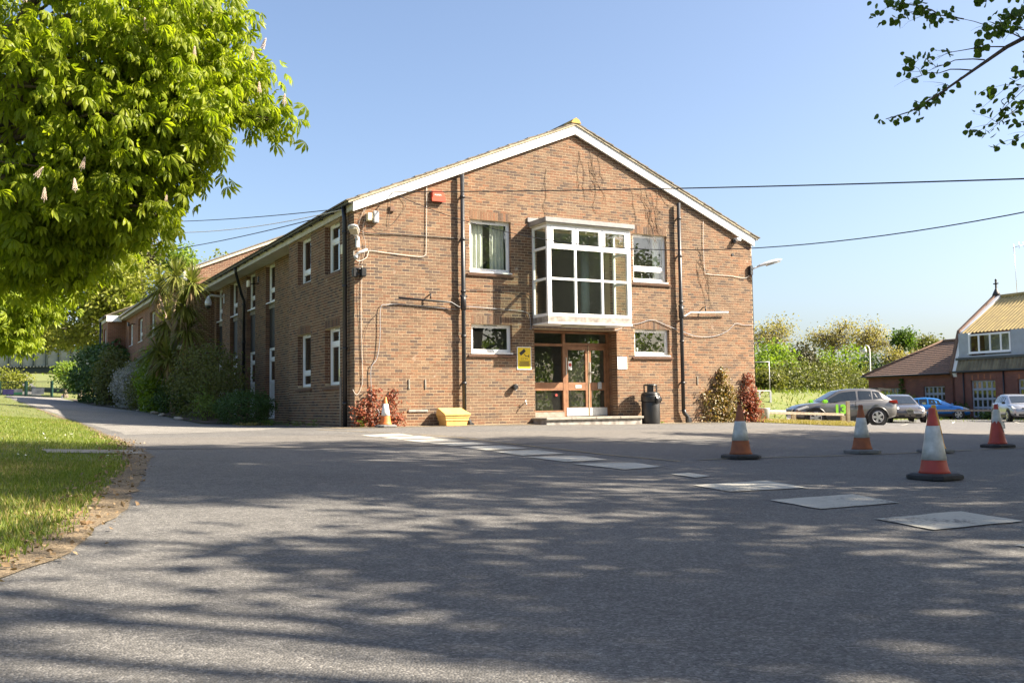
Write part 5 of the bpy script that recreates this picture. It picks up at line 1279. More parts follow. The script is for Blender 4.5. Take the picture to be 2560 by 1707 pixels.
LC += [tuple(main[-1]), tuple(main[-1] + Vector((.1, 0, .03))), tuple(main[-2] + Vector((.05, 0, -.05)))]
C = np.array(LC) - np.array(r0)
br.build('branch', 'bark', t1)
ROUND = (np.array([(0, 0, 0), (.38, .2, .05), (.46, .55, .08), (.25, .88, .04), (0, 1.05, -.06), (-.25, .88, .04), (-.46, .55, .08), (-.38, .2, .05), (0, .5, 0)], float), np.array([(i, (i + 1) % 8, 8) for i in range(8)]))
V, F = leaves(rng, C, 6, .05, ROUND, .075, None, 1.0, droop=.8)
obj('branch_leaves', fast_mesh('branch_leaves', V, F, 'leaf_lime'), t1)

# hedge along the far side of the yard (its leaves show in the front windows)
rng = np.random.default_rng(88)
hx0, hy0 = 25.0, -4.0
th = empty('boundary_hedge', (hx0, hy0, G(hx0, hy0))); tag(th, 'tall leafy hedge beyond the lime trees, mirrored in the front windows', 'hedge')
nh = 2600; C = np.column_stack([rng.normal(size=nh) * .55, rng.uniform(-26, 24, nh), rng.random(nh) ** .8 * 4.6])
V, F = leaves(rng, C, 9, .35, DIAMOND, .26, np.tile([-1., 0, .5], (nh, 1)), .8, flat=1); obj('foliage', fast_mesh('foliage', V, F, 'leaf_fresh'), th)
st = MB()
for k in range(50): st.tube([(rng.normal() * .2, -26 + k, -.3), (rng.normal() * .3, -26 + k, 3.6)], [.06, .02], 5)
st.build('stems', 'bark', th)['kind'] = 'stuff'

# --- background trees
def bg_tree(name, label, px, py, Y, rx, rz, leafm, seed, n=420, size=.34, per=7, lobes=9, base_z=None, spread=.5, group=None, tpl=LEAF, shell=.3, tr=.3, bark='bark_grey', twigs=6, ns=.9, bdx=0.0):
    """px,py: lateral and height of the crown's centre in metres at distance Y"""
    rg = np.random.default_rng(seed); bl_ = []
    for k in range(lobes):
        d = rg.normal(size=3); d /= np.linalg.norm(d); f = rg.uniform(.25, .72)
        s = rg.uniform(.34, .55)
        bl_.append((px + d[0] * f * rx, Y + d[1] * f * rx, py + d[2] * f * rz, rx * s, rx * s, rz * s, n // lobes))
    z0 = G(px, Y) if base_z is None else base_z
    fh = max(.6, (py - rz * .5) - z0)
    return tree(name, label, (px + bdx, Y, z0), fh, tr, bl_, tpl, leafm, size, per, spread, seed, bark=bark, group=group, shell=shell, twigs=twigs, nspread=ns)
gl = 'trees behind the far wing'
bg_tree('sycamore_tree', 'large yellow green sycamore behind the far wing', -35.0, 11.0, 86, 4.6, 4.9, 'leaf_sycamore', 61, 1000, .42, 7, 14, group=gl)
bg_tree('sycamore_tree', 'yellow green sycamore left of the largest one, above the bridge', -38.6, 9.6, 87, 4.2, 3.6, 'leaf_sycamore', 62, 620, .40, 7, 10, group=gl, bdx=3.0)
bg_tree('sycamore_tree', 'sycamore whose low branches hang over the bridge girder', -44.5, 8.3, 92, 4.6, 2.4, 'leaf_sycamore', 63, 520, .38, 7, 10, group=gl, bdx=8.0)
bg_tree('holm_oak', 'dark rounded evergreen rising behind the sycamores', -36.9, 15.9, 96, 2.7, 2.5, 'leaf_evergreen', 64, 520, .36, 8, 9, group=gl)
bg_tree('maple_tree', 'fresh green maple right of the dark evergreen', -32.2, 14.6, 94, 2.2, 3.0, 'leaf_fresh', 65, 330, .36, 7, 8, group=gl)
bg_tree('maple_tree', 'sparse yellow green tree showing above the main roof end', -28.8, 14.8, 96, 2.4, 2.4, 'leaf_sycamore', 66, 150, .34, 5, 12, group=gl, twigs=12)
bg_tree('hedge_tree', 'bushy dark tree behind the bridge panels', -52.0, 8.2, 126, 6.0, 4.5, 'leaf_olive', 67, 420, .5, 7, 9, group=gl)
bg_tree('hedge_tree', 'yellow green bush left of the gate', -58.5, 4.0, 113, 2.2, 2.0, 'leaf_sycamore', 68, 260, .34, 7, 7, group=gl)
bg_tree('hedge_tree', 'round green bush beyond the gate on the right of the lane', -52.4, 4.6, 114, 2.2, 2.0, 'leaf_fresh', 69, 260, .36, 7, 7, group=gl)
bg_tree('hedge_tree', 'leafy bush beneath the bridge by its right support', -45.8, 3.6, 103, 1.8, 1.6, 'leaf_dark', 70, 200, .34, 7, 6, group=gl)
bg_tree('hedge_tree', 'pale far tree above the lane beyond the bridge', -74.0, 9.0, 168, 9.0, 3.4, 'leaf_olive', 71, 420, .6, 7, 10, group=gl)
bg_tree('hedge_tree', 'pale far tree left of the lane beyond the bridge', -92.0, 8.6, 166, 8.0, 5.0, 'leaf_sycamore', 72, 360, .6, 7, 9, group=gl)
gr = 'trees beyond the car park'
bg_tree('sycamore_tree', 'bright green rounded tree next to the wall of the brick building', 26.6, 3.6, 100, 4.0, 4.2, 'leaf_fresh', 81, 900, .40, 7, 13, group=gr)
bg_tree('willow_tree', 'pale sparse willow above the bright green tree', 31.6, 8.6, 118, 3.6, 3.0, 'leaf_willow', 82, 330, .26, 7, 16, group=gr, tpl=DIAMOND, twigs=14, spread=.6)
bg_tree('holm_oak', 'dark grey green holm oak in the middle of the tree line', 31.8, 4.2, 107, 2.6, 4.2, 'leaf_evergreen', 83, 900, .34, 8, 12, group=gr)
bg_tree('maple_tree', 'yellow green maple right of the holm oak', 36.9, 5.0, 112, 3.0, 3.6, 'leaf_bright', 84, 480, .36, 7, 11, group=gr)
bg_tree('willow_tree', 'broad pale willow standing above the yellow green maple', 40.3, 8.8, 122, 3.8, 2.5, 'leaf_willow', 85, 420, .26, 7, 18, group=gr, tpl=DIAMOND, twigs=16, spread=.6)
bg_tree('willow_tree', 'pale willow behind the white lamp post', 44.9, 8.3, 122, 3.4, 2.9, 'leaf_willow', 86, 380, .26, 7, 18, group=gr, tpl=DIAMOND, twigs=16, spread=.6)
bg_tree('hedge_tree', 'deep green ivy clad tree beside the lamp post', 40.4, 3.6, 112, 2.2, 3.6, 'leaf_dark', 87, 460, .34, 7, 9, group=gr)
bg_tree('hedge_tree', 'deep green bushy tree behind the tiled hip roof', 43.6, 3.4, 114, 2.4, 3.2, 'leaf_lime', 88, 380, .34, 7, 9, group=gr)
bg_tree('maple_tree', 'green topped tree above the hip roof', 45.6, 7.7, 114, 1.5, 1.5, 'leaf_lime', 89, 260, .34, 7, 8, group=gr)
bg_tree('willow_tree', 'golden willow below the green topped tree', 44.7, 5.2, 112, 2.4, 2.3, 'leaf_willow', 90, 420, .28, 7, 12, group=gr, tpl=DIAMOND)
bg_tree('maple_tree', 'olive tree right of the green topped one behind the roof', 49.2, 6.6, 116, 2.8, 2.0, 'leaf_olive', 91, 380, .34, 7, 10, group=gr)
for k, (x, z, Y, rx, rz, lm, lb) in enumerate(((17.0, 2.2, 66, 1.6, 1.2, 'leaf_olive', 'olive scrub at the foot of the tree line, nearest the brick wall'), (21.5, 2.4, 74, 2.4, 1.5, 'leaf_hazel', 'brownish scrub left of the parked grey car'), (26.0, 2.5, 84, 3.0, 2.0, 'leaf_olive', 'olive scrub above the grey car roof'), (30.5, 2.6, 92, 3.0, 2.2, 'leaf_hazel', 'brown green scrub in the middle of the bank'), (35.5, 2.5, 98, 3.0, 2.4, 'leaf_olive', 'olive scrub below the yellow green maple'), (39.5, 2.6, 100, 2.4, 2.6, 'leaf_hazel', 'scrub beside the hip roofed building'))):
    bg_tree('scrub_bush', lb, x, z, Y, rx, rz, lm, 100 + k, 300, .26, 7, 8, group='scrub on the far bank', tr=.08, spread=.3)

# --- shrubs along the drive side of the building
def bush(name, label, lx, ly, rx, ry, h, leafm, n, size, seed, tpl=DIAMOND, group='shrubs along the side wall', per=6, stems=6, ns=.9, spread=.09, shell=.62, top_heavy=.5):
    rng = np.random.default_rng(seed); x, y = W2(lx, ly); z0 = G(x, y)
    t = empty(name, (x, y, z0), BTH); tag(t, label, 'shrub', group)
    d = rng.normal(size=(n, 3)); d[:, 2] = np.abs(d[:, 2]) * (1 if top_heavy >= .5 else .6); d /= np.linalg.norm(d, axis=1)[:, None]
    k = (shell ** 3 + (1 - shell ** 3) * rng.random(n)) ** (1 / 3)
    bump = 1 + .10 * np.sin(d[:, 0] * 7 + seed) * np.sin(d[:, 1] * 6 + 2) + .06 * np.sin(d[:, 2] * 13 + seed * 2)
    low = rng.random(n)
    C = d * (k * bump)[:, None] * np.array([rx, ry, h * .62]); C[:, 2] += h * .38
    m = rng.random(n) < .32; q = rng.uniform(0, 2 * math.pi, m.sum()); f = .95 * k[m] * (.75 + .25 * low[m])
    C[m] = np.column_stack([np.cos(q) * rx * f, np.sin(q) * ry * f, h * .42 * low[m] + .03]); d[m] = np.column_stack([np.cos(q), np.sin(q), np.full(m.sum(), .2)])
    V, F = leaves(rng, C, per, spread, tpl, size, d + np.array([0, 0, .35]), ns, flat=.9)
    obj('foliage', fast_mesh('foliage', V, F, leafm), t)
    st = MB(); r_ = random.Random(seed)
    for i in range(stems):
        q = C[r_.randrange(n)]; st.tube(curve_pts((r_.uniform(-.1, .1), r_.uniform(-.1, .1), -.1), (q[0] * .8, q[1] * .8, q[2] * .85), .08, 4, seed + i), [.03, .024, .018, .012, .006], 5)
    o = st.build('stems', 'bark', t); o['kind'] = 'stuff'
    return t
bush('shrub', 'big dark dome shaped shrub nearest the bridge', -1.9, 36.0, 2.0, 3.2, 3.6, 'leaf_dark', 900, .20, 201, per=7)
bush('shrub', 'upright olive green shrub right of the dark dome', -2.35, 30.0, .95, 1.5, 2.9, 'leaf_hazel', 600, .14, 202, per=7)
bush('shrub', 'low olive hedge like shrub behind the silver one', -1.4, 26.0, 1.1, 2.6, 2.5, 'leaf_olive', 700, .13, 203, per=6)
bush('shrub', 'silver grey leaved rounded shrub', -2.2, 23.4, .95, 1.9, 2.05, 'leaf_silver', 950, .085, 204, per=7, spread=.07)
bush('shrub', 'small brownish green shrub right of the silver one', -2.3, 19.8, .65, 1.2, 1.75, 'leaf_hazel', 480, .09, 205)
bush('shrub', 'bright yellow green conifer shrub', -2.25, 16.3, .75, 1.35, 2.55, 'leaf_bright', 900, .12, 206, per=7, ns=.6)
bush('shrub', 'large loose brown green hazel shrub by the palm trunk', -1.45, 11.2, 1.3, 2.9, 2.65, 'leaf_hazel', 1500, .09, 207, per=6, spread=.14, shell=.3, stems=16)
bush('shrub', 'thin young shrub with pale leaves before the hazel', -2.0, 8.6, .4, .7, 1.15, 'leaf_weed', 120, .07, 208, shell=.2, stems=8)
bush('shrub', 'low round glossy dark green shrub nearest the front', -1.15, 6.7, .95, 1.25, 1.05, 'leaf_dark', 900, .062, 209, per=7, spread=.05)
bush('shrub', 'dark green ground shrub under the conifer', -2.0, 14.2, .7, 1.4, 1.2, 'leaf_dark', 420, .09, 210)
# stones edging the bed
for k, (lx, ly, s, lb) in enumerate(((-2.75, 13.6, .16, 'pale edging stone left of the palm trunk'), (-2.75, 11.9, .15, 'pale edging stone right of the palm trunk'), (-2.6, 9.6, .14, 'small rounded stone before the hazel shrub'), (-2.72, 17.6, .12, 'small stone before the yellow green conifer'))):
    x, y = W2(lx, ly); r_ = random.Random(k); V = []
    o = MB().lathe([(s * .5, -.02), (s * .95, s * .2), (s * .85, s * .5), (s * .4, s * .68)], 9).build('edging_stone', 'stone', None, bevel=.01)
    o.location = (x, y, G(x, y)); o.scale = (1.3, .85, .9); o.rotation_euler = (r_.uniform(-.15, .15), r_.uniform(-.15, .15), r_.uniform(0, 3)); tag(o, lb, 'stone', 'stones along the bed')

# --- cabbage palm
px_, py_ = W2(-2.05, 13.7); pz_ = G(px_, py_)
pt = empty('cabbage_palm', (px_, py_, pz_), BTH); tag(pt, 'tall cabbage palm with several spiky heads beside the side wall', 'palm')
def lp(x, y, z): return Vector((x + 2.05, y - 13.7, z + BZ - pz_))
heads = [(lp(-2.35, 15.2, 5.10), 1.0), (lp(-1.95, 14.1, 5.40), 1.0), (lp(-1.7, 12.3, 4.95), .95), (lp(-1.85, 13.0, 4.25), 1.1), (lp(-2.45, 14.9, 2.75), 1.25), (lp(-2.2, 14.6, 3.7), 1.05), (lp(-1.75, 13.0, 3.35), 1.15), (lp(-2.3, 13.4, 2.3), 1.1)]
fork = lp(-2.05, 13.9, 3.35)
wd_ = MB(); wd_.tube([(0, 0, -.2), (.02, .05, 1.2), (0, .1, 2.3), tuple(fork)], [.17, .14, .125, .11], 10)
mid = lp(-2.2, 14.4, 4.0)
wd_.tube(curve_pts(fork, heads[0][0], .16, 7, 3), [.075, .07, .066, .062, .058, .055, .052, .05], 8); wd_.tube(curve_pts(fork, heads[1][0], .05, 7, 4), [.075, .07, .066, .062, .058, .055, .052, .05], 8)
wd_.tube(curve_pts(fork, heads[2][0], .08, 7, 5), [.075, .07, .066, .062, .058, .055, .052, .05], 8); wd_.tube(curve_pts(fork, heads[3][0], .05, 5, 6), [.07, .066, .06, .056, .053, .05], 8); wd_.tube(curve_pts((0, .08, 1.6), heads[4][0], .05, 5, 7), [.08, .075, .07, .065, .06, .055], 8)
wd_.build('trunk', 'palm_bark', pt)
def sword(rng, c, n, L, up, dn, m, name):
    V, F = [], []
    for i in range(n):
        a = rng.uniform(0, 2 * math.pi); el = rng.uniform(dn, up); d = np.array([math.cos(a) * math.cos(el), math.sin(a) * math.cos(el), math.sin(el)])
        s = np.array([-math.sin(a), math.cos(a), 0]); l = L * rng.uniform(.75, 1.1); w = .026 * rng.uniform(.8, 1.3); k = len(V)
        for j, (t_, ww) in enumerate(((.0, .5), (.25, 1.0), (.5, 1.0), (.75, .7), (1.0, .05))):
            p = np.array(c) + d * l * t_ + np.array([0, 0, -.42 * l * t_ ** 2.2 * math.cos(el)]); V.append(p - s * w * ww); V.append(p + s * w * ww)
        F += [(k + 2 * j, k + 2 * j + 1, k + 2 * j + 3, k + 2 * j + 2) for j in range(4)]
    return obj(name, fast_mesh(name, np.array(V), np.array(F), m), pt)
rng = np.random.default_rng(31)
for c, s in heads:
    sword(rng, c, 150, 1.0 * s, R(82), R(-35), 'leaf_palm', 'leaf_head'); sword(rng, Vector(c) - Vector((0, 0, .12)), 34, .75 * s, R(-50), R(-85), 'leaf_dead', 'dead_leaves')

# --- creepers on the front wall
def creeper(label, paths, leafm, n, size, seed, spread=.1, group='creepers on the front wall'):
    """paths: wall polylines (x,z) with half width"""
    rng = np.random.default_rng(seed); x0, z0 = paths[0][0][0]
    t = onb('creeper', x0, -.02, z0, label, 'creeper', group)
    C = []; st = MB()
    for pts_, w0, w1, share in paths:
        P = np.array(pts_); seg = np.hypot(*np.diff(P, axis=0).T); cum = np.concatenate([[0], np.cumsum(seg)]); k = int(n * share)
        s = rng.uniform(0, cum[-1], k); xx = np.interp(s, cum, P[:, 0]); zz_ = np.interp(s, cum, P[:, 1]); f = s / cum[-1]; w = w0 + (w1 - w0) * f
        C.append(np.column_stack([xx + rng.normal(size=k) * w * .5 - x0, -np.abs(rng.normal(size=k)) * (.05 + w * .28) - .015, zz_ + rng.normal(size=k) * .05 - z0]))
        st.tube([(p[0] - x0, -.02, p[1] - z0) for p in sm([(a, b, 0) for a, b in pts_], 4)], .009, 5)
    C = np.vstack(C); C = C[C[:, 2] > -.15]
    V, F = leaves(rng, C, 4, .05, LEAF, size, np.tile([.5, -1, .4], (len(C), 1)), .7, flat=1)
    obj('foliage', fast_mesh('foliage', V, F, leafm), t); st.build('stems', 'dry_stem', t)['kind'] = 'stuff'
    return t
creeper('red leaved creeper low at the near corner behind the orange cone', [([(.45, -.05), (.40, .5), (.50, .95)], .55, .12, .3), ([(.3, -.05), (.15, .35), (.12, .55)], .4, .2, .2), ([(.6, -.05), (.8, .3), (.92, .55), (1.0, .9)], .5, .08, .28), ([(.7, -.05), (1.0, .15), (1.15, .28)], .4, .12, .22)], 'leaf_creeper_red', 330, .075, 301)
creeper('green and red creeper climbing beside the right drainpipe', [([(11.75, -.1), (11.75, .6), (11.85, 1.1), (11.88, 1.5)], .75, .10, .5), ([(12.0, -.1), (12.05, .5), (12.2, .95)], .6, .12, .3), ([(11.45, -.1), (11.25, .5), (11.2, .85)], .4, .10, .08), ([(12.2, -.1), (12.5, .25), (12.45, .4)], .5, .15, .12)], 'leaf_creeper_green', 520, .085, 302)
creeper('orange red creeper at the far right corner of the wall', [([(12.95, -.1), (12.85, .6), (12.92, 1.1), (12.98, 1.4)], .55, .08, .55), ([(13.15, -.1), (13.15, .5), (13.22, .85)], .35, .1, .45)], 'leaf_creeper_red', 330, .085, 303)
# bare stems on the gable
def stems(label, seed, x0, z0, n, drop, spreadx):
    r_ = random.Random(seed); mb = MB()
    for i in range(n):
        x, z = x0 + r_.uniform(-spreadx, spreadx), z0 + r_.uniform(-.4, .15); L = r_.uniform(.5, 1.0) * drop; pts_ = [(x, -.016, z)]
        for k in range(7): x += r_.gauss(.03, .07); z -= L / 7; pts_.append((x, -.016 - r_.random() * .006, z))
        mb.tube([(p[0] - x0, p[1], p[2] - z0) for p in pts_], .0045, 4, cap=False)
        for j in range(4):
            s = pts_[r_.randrange(2, 7)]; e = (s[0] + r_.gauss(0, .14), -.02, s[2] - r_.uniform(-.05, .3)); mb.tube([(s[0] - x0, s[1], s[2] - z0), ((s[0] + e[0]) / 2 - x0 + r_.gauss(0, .03), -.022, (s[2] + e[2]) / 2 - z0), (e[0] - x0, -.018, e[2] - z0)], .003, 4, cap=False)
    t = onb('dead_creeper', x0, 0, z0, label, 'creeper', 'bare creeper stems on the gable'); mb.build('stems', 'dry_stem', t)['kind'] = 'stuff'
stems('bare creeper stems hanging below the gable peak', 1, 7.15, 7.75, 7, 1.6, .45)
stems('bare creeper stems under the right white gable board', 2, 8.9, 7.0, 7, 1.3, .6)
stems('single bare stem running down to the bay roof', 3, 5.75, 7.3, 1, 2.2, .05)
stems('bare creeper stems above the right upper window', 4, 9.4, 6.5, 5, 1.2, .3)
stems('faint bare stems on the brick right of the right drainpipe', 5, 11.0, 5.3, 5, 2.0, .5)
# dark timber stump and roots at the corner
def weed(label, lx, ly, r, h, n, seed, m='leaf_weed', size=.06):
    rng = np.random.default_rng(seed); x, y = W2(lx, ly); t = empty('weed', (x, y, G(x, y)), BTH); tag(t, label, 'weed', 'weeds at the wall foot')
    C = rng.normal(size=(n, 3)) * np.array([r, r, 0]) * .5; C[:, 2] = rng.random(n) * h
    V, F = leaves(rng, C, 3, .03, LEAF, size, None, 1.0, droop=.1); obj('foliage', fast_mesh('foliage', V, F, m), t)
weed('leafy green weed clump by the low round shrub', -.75, 5.4, .3, .14, 60, 1)
weed('small weed clump below the nearer side window', -.25, 2.5, .14, .2, 26, 2)
weed('low weeds below the further side window', -.3, 4.0, .22, .14, 36, 3)
weed('flat grassy weeds before the low shrub', -1.5, 4.9, .45, .06, 70, 4, 'grass_dry', .07)
weed('small weeds at the foot of the near corner', .12, -.25, .1, .22, 20, 5)
weed('tiny weed right of the black bin', 9.5, -.1, .06, .05, 8, 6)

# ================================================================== rear wings of the building
RW = empty('rear_wing', bl(0, 0, 0), BTH); tag(RW, 'rear brick wing with red gable and small white windows beyond the palm', 'building')
def brick_panel(name, parent, u0, u1, v0, v1, place, m, clips=(), flip=False, holes=()):
    w = wall_shell(u0, u1, v0, v1, holes, place, .25, clips).build(name, 'mortar', parent)
    o = bricks_mesh(brick_polys(u0, u1, v0, v1, holes, clips, .03), place, flip).build('brick_courses', m, w); o['kind'] = 'stuff'; return w
yw = 19.32
pw = lambda u, v, d: (u, yw - d, v)
brick_panel('cross_wing_front', RW, -.62, 6.65, -.3, 9.6, pw, 'brick_dark', [(-.415, 1.0, 6.57)])
# red upper gable strip stands in the sun; white verge board and tiles above it
vg = [(-.75, 6.26), (6.65, 6.26 + 7.4 * .415), (6.65, 6.26 + 7.4 * .415 + .13), (-.75, 6.39)]
MB().prism(vg, 'y', yw - .10, yw - .06).build('verge_board', 'cream_paint', RW)
MB().prism([(u, v + .131) for u, v in vg[:2]] + [(u, v + .05) for u, v in vg[2:]], 'y', yw - .14, 26).build('roof', 'roof_tile', RW)
MB().box(-.78, -.58, yw - .11, yw - .05, 5.95, 6.32).box(-.78, -.70, yw - .05, 20.4, 6.0, 6.28).build('eaves_box', 'white_paint', RW)
MB().box(-.62, -.38, yw + .25, 20.4, -.5, 6.2).build('wing_side_wall', 'brick_wing', RW)
MB().box(-1.25, -.66, yw + .1, yw + .9, 3.05, 3.2).build('porch_canopy', 'white_paint', RW)
# long far wing
fx = -1.0
FH = [(25.3, 26.9, 4.05, 5.25), (29.4, 31.0, 4.05, 5.25), (33.0, 34.5, 4.05, 5.25), (21.5, 23.1, 4.05, 5.25)]
wall_shell(20.4, 36.0, -.5, 5.62, FH, ps(fx), .25).build('far_wall', 'brick_wing', RW)
for a, b, c, d in FH:
    f = window(RW, ('x', fx + .12), a, b, c, d, bars=(4.45,), ubars=((a + b) / 2,), vent=False)
    MB().box(fx + .4, fx + .42, a, b, c, d).build('blind', 'curtain', f)
MB().box(fx + .3, 4.0, 20.4, 36, -.5, 5.5).build('wing_core', 'room_dark', RW)
MB().box(-1.95, fx, 36.0, 36.2, -.5, 5.60).box(-1.95, -1.7, 36.2, 38.6, -.5, 3.9).box(-1.95, -1.7, 36.2, 38.6, 5.2, 5.6).box(-1.95, -1.7, 36.2, 36.9, 3.9, 5.2).box(-1.95, -1.7, 38.0, 38.6, 3.9, 5.2).build('end_wall', 'brick_wing', RW)
window(RW, ('x', -1.86), 36.9, 38.0, 3.9, 5.2, ubars=(37.45,), vent=False)
MB().box(-1.6, -1.5, 36.2, 38.6, 3.5, 5.4).build('end_room', 'curtain', RW)
MB().box(-1.30, -1.27, 20.0, 36.0, 5.60, 5.80).box(-2.02, -1.99, 35.9, 38.8, 5.55, 5.74).build('fascia', 'cream_paint', RW)
MB().box(-1.268, fx, 20.0, 36.0, 5.605, 5.63).box(-1.988, -1.951, 35.9, 38.8, 5.56, 5.58).build('eaves_soffit', 'soffit_white', RW)
MB().box(-2.04, -1.24, 35.82, 35.90, 5.52, 5.86).build('eaves_box', 'white_paint', RW)
for sx0, y0, y1 in ((-1.36, 20.2, 36.0), (-2.10, 35.9, 38.9)):
    for k in range(9):
        x = sx0 + k * .34; z = 5.84 + k * .34 * PIT; MB().prism([(x - .03, z - .015), (x + .37, z + .37 * PIT - .01), (x + .37, z + .37 * PIT + .02), (x - .03, z + .035)], 'y', y0, y1).build('tile_row', 'roof_tile', RW)
    MB().tube([(sx0 - .02, y0, 5.80), (sx0 - .02, y1, 5.80)], .055, 8).build('gutter', 'black_plastic', RW)
MB().tube([(-2.06, 38.75, -.3), (-2.06, 38.75, 5.7)], .055, 8).build('drainpipe', 'black_plastic', RW)
t = onb('floodlight', fx, 32.0, 5.05, 'small black floodlight on the far wing wall', 'floodlight'); MB().tube([(-.013, 0, .05), (-.3, 0, 0)], .02, 6).build('arm', 'black_plastic', t); MB().box(-.40, -.31, -.12, .12, -.08, .12).build('lamp_head', 'black_plastic', t)

# ================================================================== railway bridge, gate and banners at the end of the drive
BR = empty('girder_bridge', (-66, 121, 0)); tag(BR, 'dark green girder bridge with pale panels across the drive', 'bridge')
MB().box(-6, 19, 0, .25, 5.6, 6.25).box(-6, 19, -.25, .5, 6.25, 6.40).build('lower_girder', 'bridge_green', BR)
MB().box(-6, 19, .3, 7.5, 5.75, 6.1).build('deck', 'bridge_green', BR)
for k in range(17):
    x = -6 + k * 1.55
    MB().box(x + .11, x + 1.44, .06, .12, 6.41, 8.55).build('panel', 'bridge_panel', BR); MB().box(x - .10, x + .10, -.15, .3, 6.41, 8.6).build('rib', 'bridge_green', BR)
MB().box(-6, 19, -.1, .3, 8.61, 8.8).build('top_rail', 'bridge_green', BR)
for k in range(60): MB().lathe([(.05, -.30), (.05, -.255)], 6, (-5.8 + k * .41, 0, 6.32), 'y').build('rivet', 'bridge_panel', BR)
MB().box(12.5, 19, 0, 7.5, -1, 5.74).build('abutment', 'brick_barn', BR)
GT = empty('mesh_gate', (-52.4, 104.8, G(-52.4, 104.8))); tag(GT, 'green metal mesh double gate closing the end of the drive', 'gate')
g0 = GT.location.z
for x in (-2.9, -.02, 2.78): MB().box(x - .09, x + .09, -.09, .09, -.3, 2.05).build('post', 'gate_green', GT)
for a, b in ((-2.78, -.14), (.10, 2.66)):
    lf = MB().box(a, b, -.03, .03, 1.95, 2.01).box(a, b, -.03, .03, .45, .51).box(a, a + .05, -.029, .029, .511, 1.949).box(b - .05, b, -.029, .029, .511, 1.949).build('gate_leaf', 'gate_green', GT)
    mw = MB()
    for k in range(1, 7): mw.box(a + .05, b - .05, -.008, .008, .45 + k * .22, .466 + k * .22)
    for k in range(1, 16): mw.box(a + .05 + k * (b - a) / 16, a + .06 + k * (b - a) / 16, -.006, .006, .51, 1.95)
    o = mw.build('mesh_wires', 'gate_green', lf); o['kind'] = 'stuff'
MB().box(-.3, .3, -.05, -.031, .2, .3).build('drop_bolt', 'gate_green', GT)
t = empty('banner', (-53.8, 104.65, g0)); tag(t, 'purple banner with a green end on the left gate leaf', 'banner')
MB().box(-1.05, .15, -.02, 0, .6, 1.2).build('purple_part', 'banner_purple', t); MB().box(.15, 1.05, -.02, 0, .6, .85).build('green_part', 'banner_green', t); MB().box(.15, 1.05, -.02, 0, .851, 1.2).build('grey_part', 'banner_grey', t)
t = empty('banner', (-51.0, 104.65, g0)); tag(t, 'grey picture banner on the right gate leaf', 'banner'); MB().box(-.75, .6, -.02, 0, .6, 1.28).build('sheet', 'banner_grey', t)
t = empty('gate_stop', (-53.6, 103.2, G(-53.6, 103.2))); tag(t, 'short green post and low rail before the gate', 'post'); MB().box(-.12, .12, -.1, .1, -.2, .55).build('post', 'gate_green', t); MB().box(.12, 2.6, -.03, .03, .46, .53).build('rail', 'gate_green', t)

# ================================================================== car park: rails, posts, lamp
def rail_fence(label, pts_, h, m, rw=.06, rh=.09, pw_=.075, cap=False, mid=False, group='low rails round the car park', off=0.0):
    x0, y0 = pts_[0]; z0 = G(x0, y0) + off; t = empty('rail_fence', (x0, y0, z0)); tag(t, label, 'fence', group)
    for (x, y) in pts_:
        z = G(x, y) + off - z0; MB().prism([(-pw_, -.3), (pw_, -.3), (pw_, h - .02), (0, h + .05), (-pw_, h - .02)] if cap else [(-pw_, -.3), (pw_, -.3), (pw_, h - rh), (-pw_, h - rh)], 'y', y - y0 - pw_, y - y0 + pw_).build('post', 'timber_post' if m == 'timber_grey' else m, t).location = (x - x0, 0, z)
    for (a, b) in zip(pts_[:-1], pts_[1:]):
        za, zb = G(*a) + off - z0, G(*b) + off - z0
        for hh in ((h, h * .5) if mid else (h,)):
            d = Vector((b[0] - a[0], b[1] - a[1], 0)).normalized(); n = Vector((-d.y, d.x, 0)) * rw
            A, Bv = Vector((a[0] - x0, a[1] - y0, za + hh)), Vector((b[0] - x0, b[1] - y0, zb + hh))
            V = [A - n - Vector((0, 0, rh)), A + n - Vector((0, 0, rh)), A + n, A - n, Bv - n - Vector((0, 0, rh)), Bv + n - Vector((0, 0, rh)), Bv + n, Bv - n]
            MB().add(V, [(0, 3, 2, 1), (4, 5, 6, 7), (0, 1, 5, 4), (1, 2, 6, 5), (2, 3, 7, 6), (3, 0, 4, 7)]).build('rail', m, t)
    return t
rail_fence('weathered timber knee rail in front of the grey car', [(8.75, 34.9), (10.3, 35.8), (12.45, 36.8)], .42, 'timber_grey', cap=False)
rail_fence('white rail at the foot of the far grass bank', [(13.2, 51.0), (14.6, 51.8), (16.2, 52.6)], .62, 'white_paint', rw=.04, rh=.09, pw_=.05)
rail_fence('long pale rail in front of the hip roofed building', [(25.6, 61.6), (30.2, 60.4), (33.2, 59.6), (36.6, 58.7), (40, 57.8)], .62, 'timber_grey', rw=.05, rh=.12, pw_=.09)
rail_fence('white railing on top of the grass bank', [(13.6, 55.5), (14.1, 55.6), (14.75, 55.7)], .40, 'white_paint', rw=.05, rh=.06, pw_=.045, off=1.35)
x, y = 11.0, 32.0; t = empty('marker_post', (x, y, G(x, y))); tag(t, 'thin pale marker post on the corner of the verge', 'post'); MB().box(-.05, .05, -.05, .05, -.2, .78).build('shaft', 'timber_post', t, bevel=.008); MB().box(-.052, .052, -.052, .052, .781, .80).build('cap', 'cream_plastic', t)
x, y = 7.95, 31.4; t = empty('plastic_tub', (x + .35, y + .9, G(x, y))); tag(t, 'black and grey tub behind the right wall corner', 'tub'); MB().lathe([(.16, -.02), (.22, .42), (.23, .45)], 14).build('body', 'grey_plastic', t)
x, y = 29.45, 80; t = empty('camera_pole', (x, y, G(x, y))); tag(t, 'tall white pole with a hooked dome camera behind the hip roof', 'lamp post')
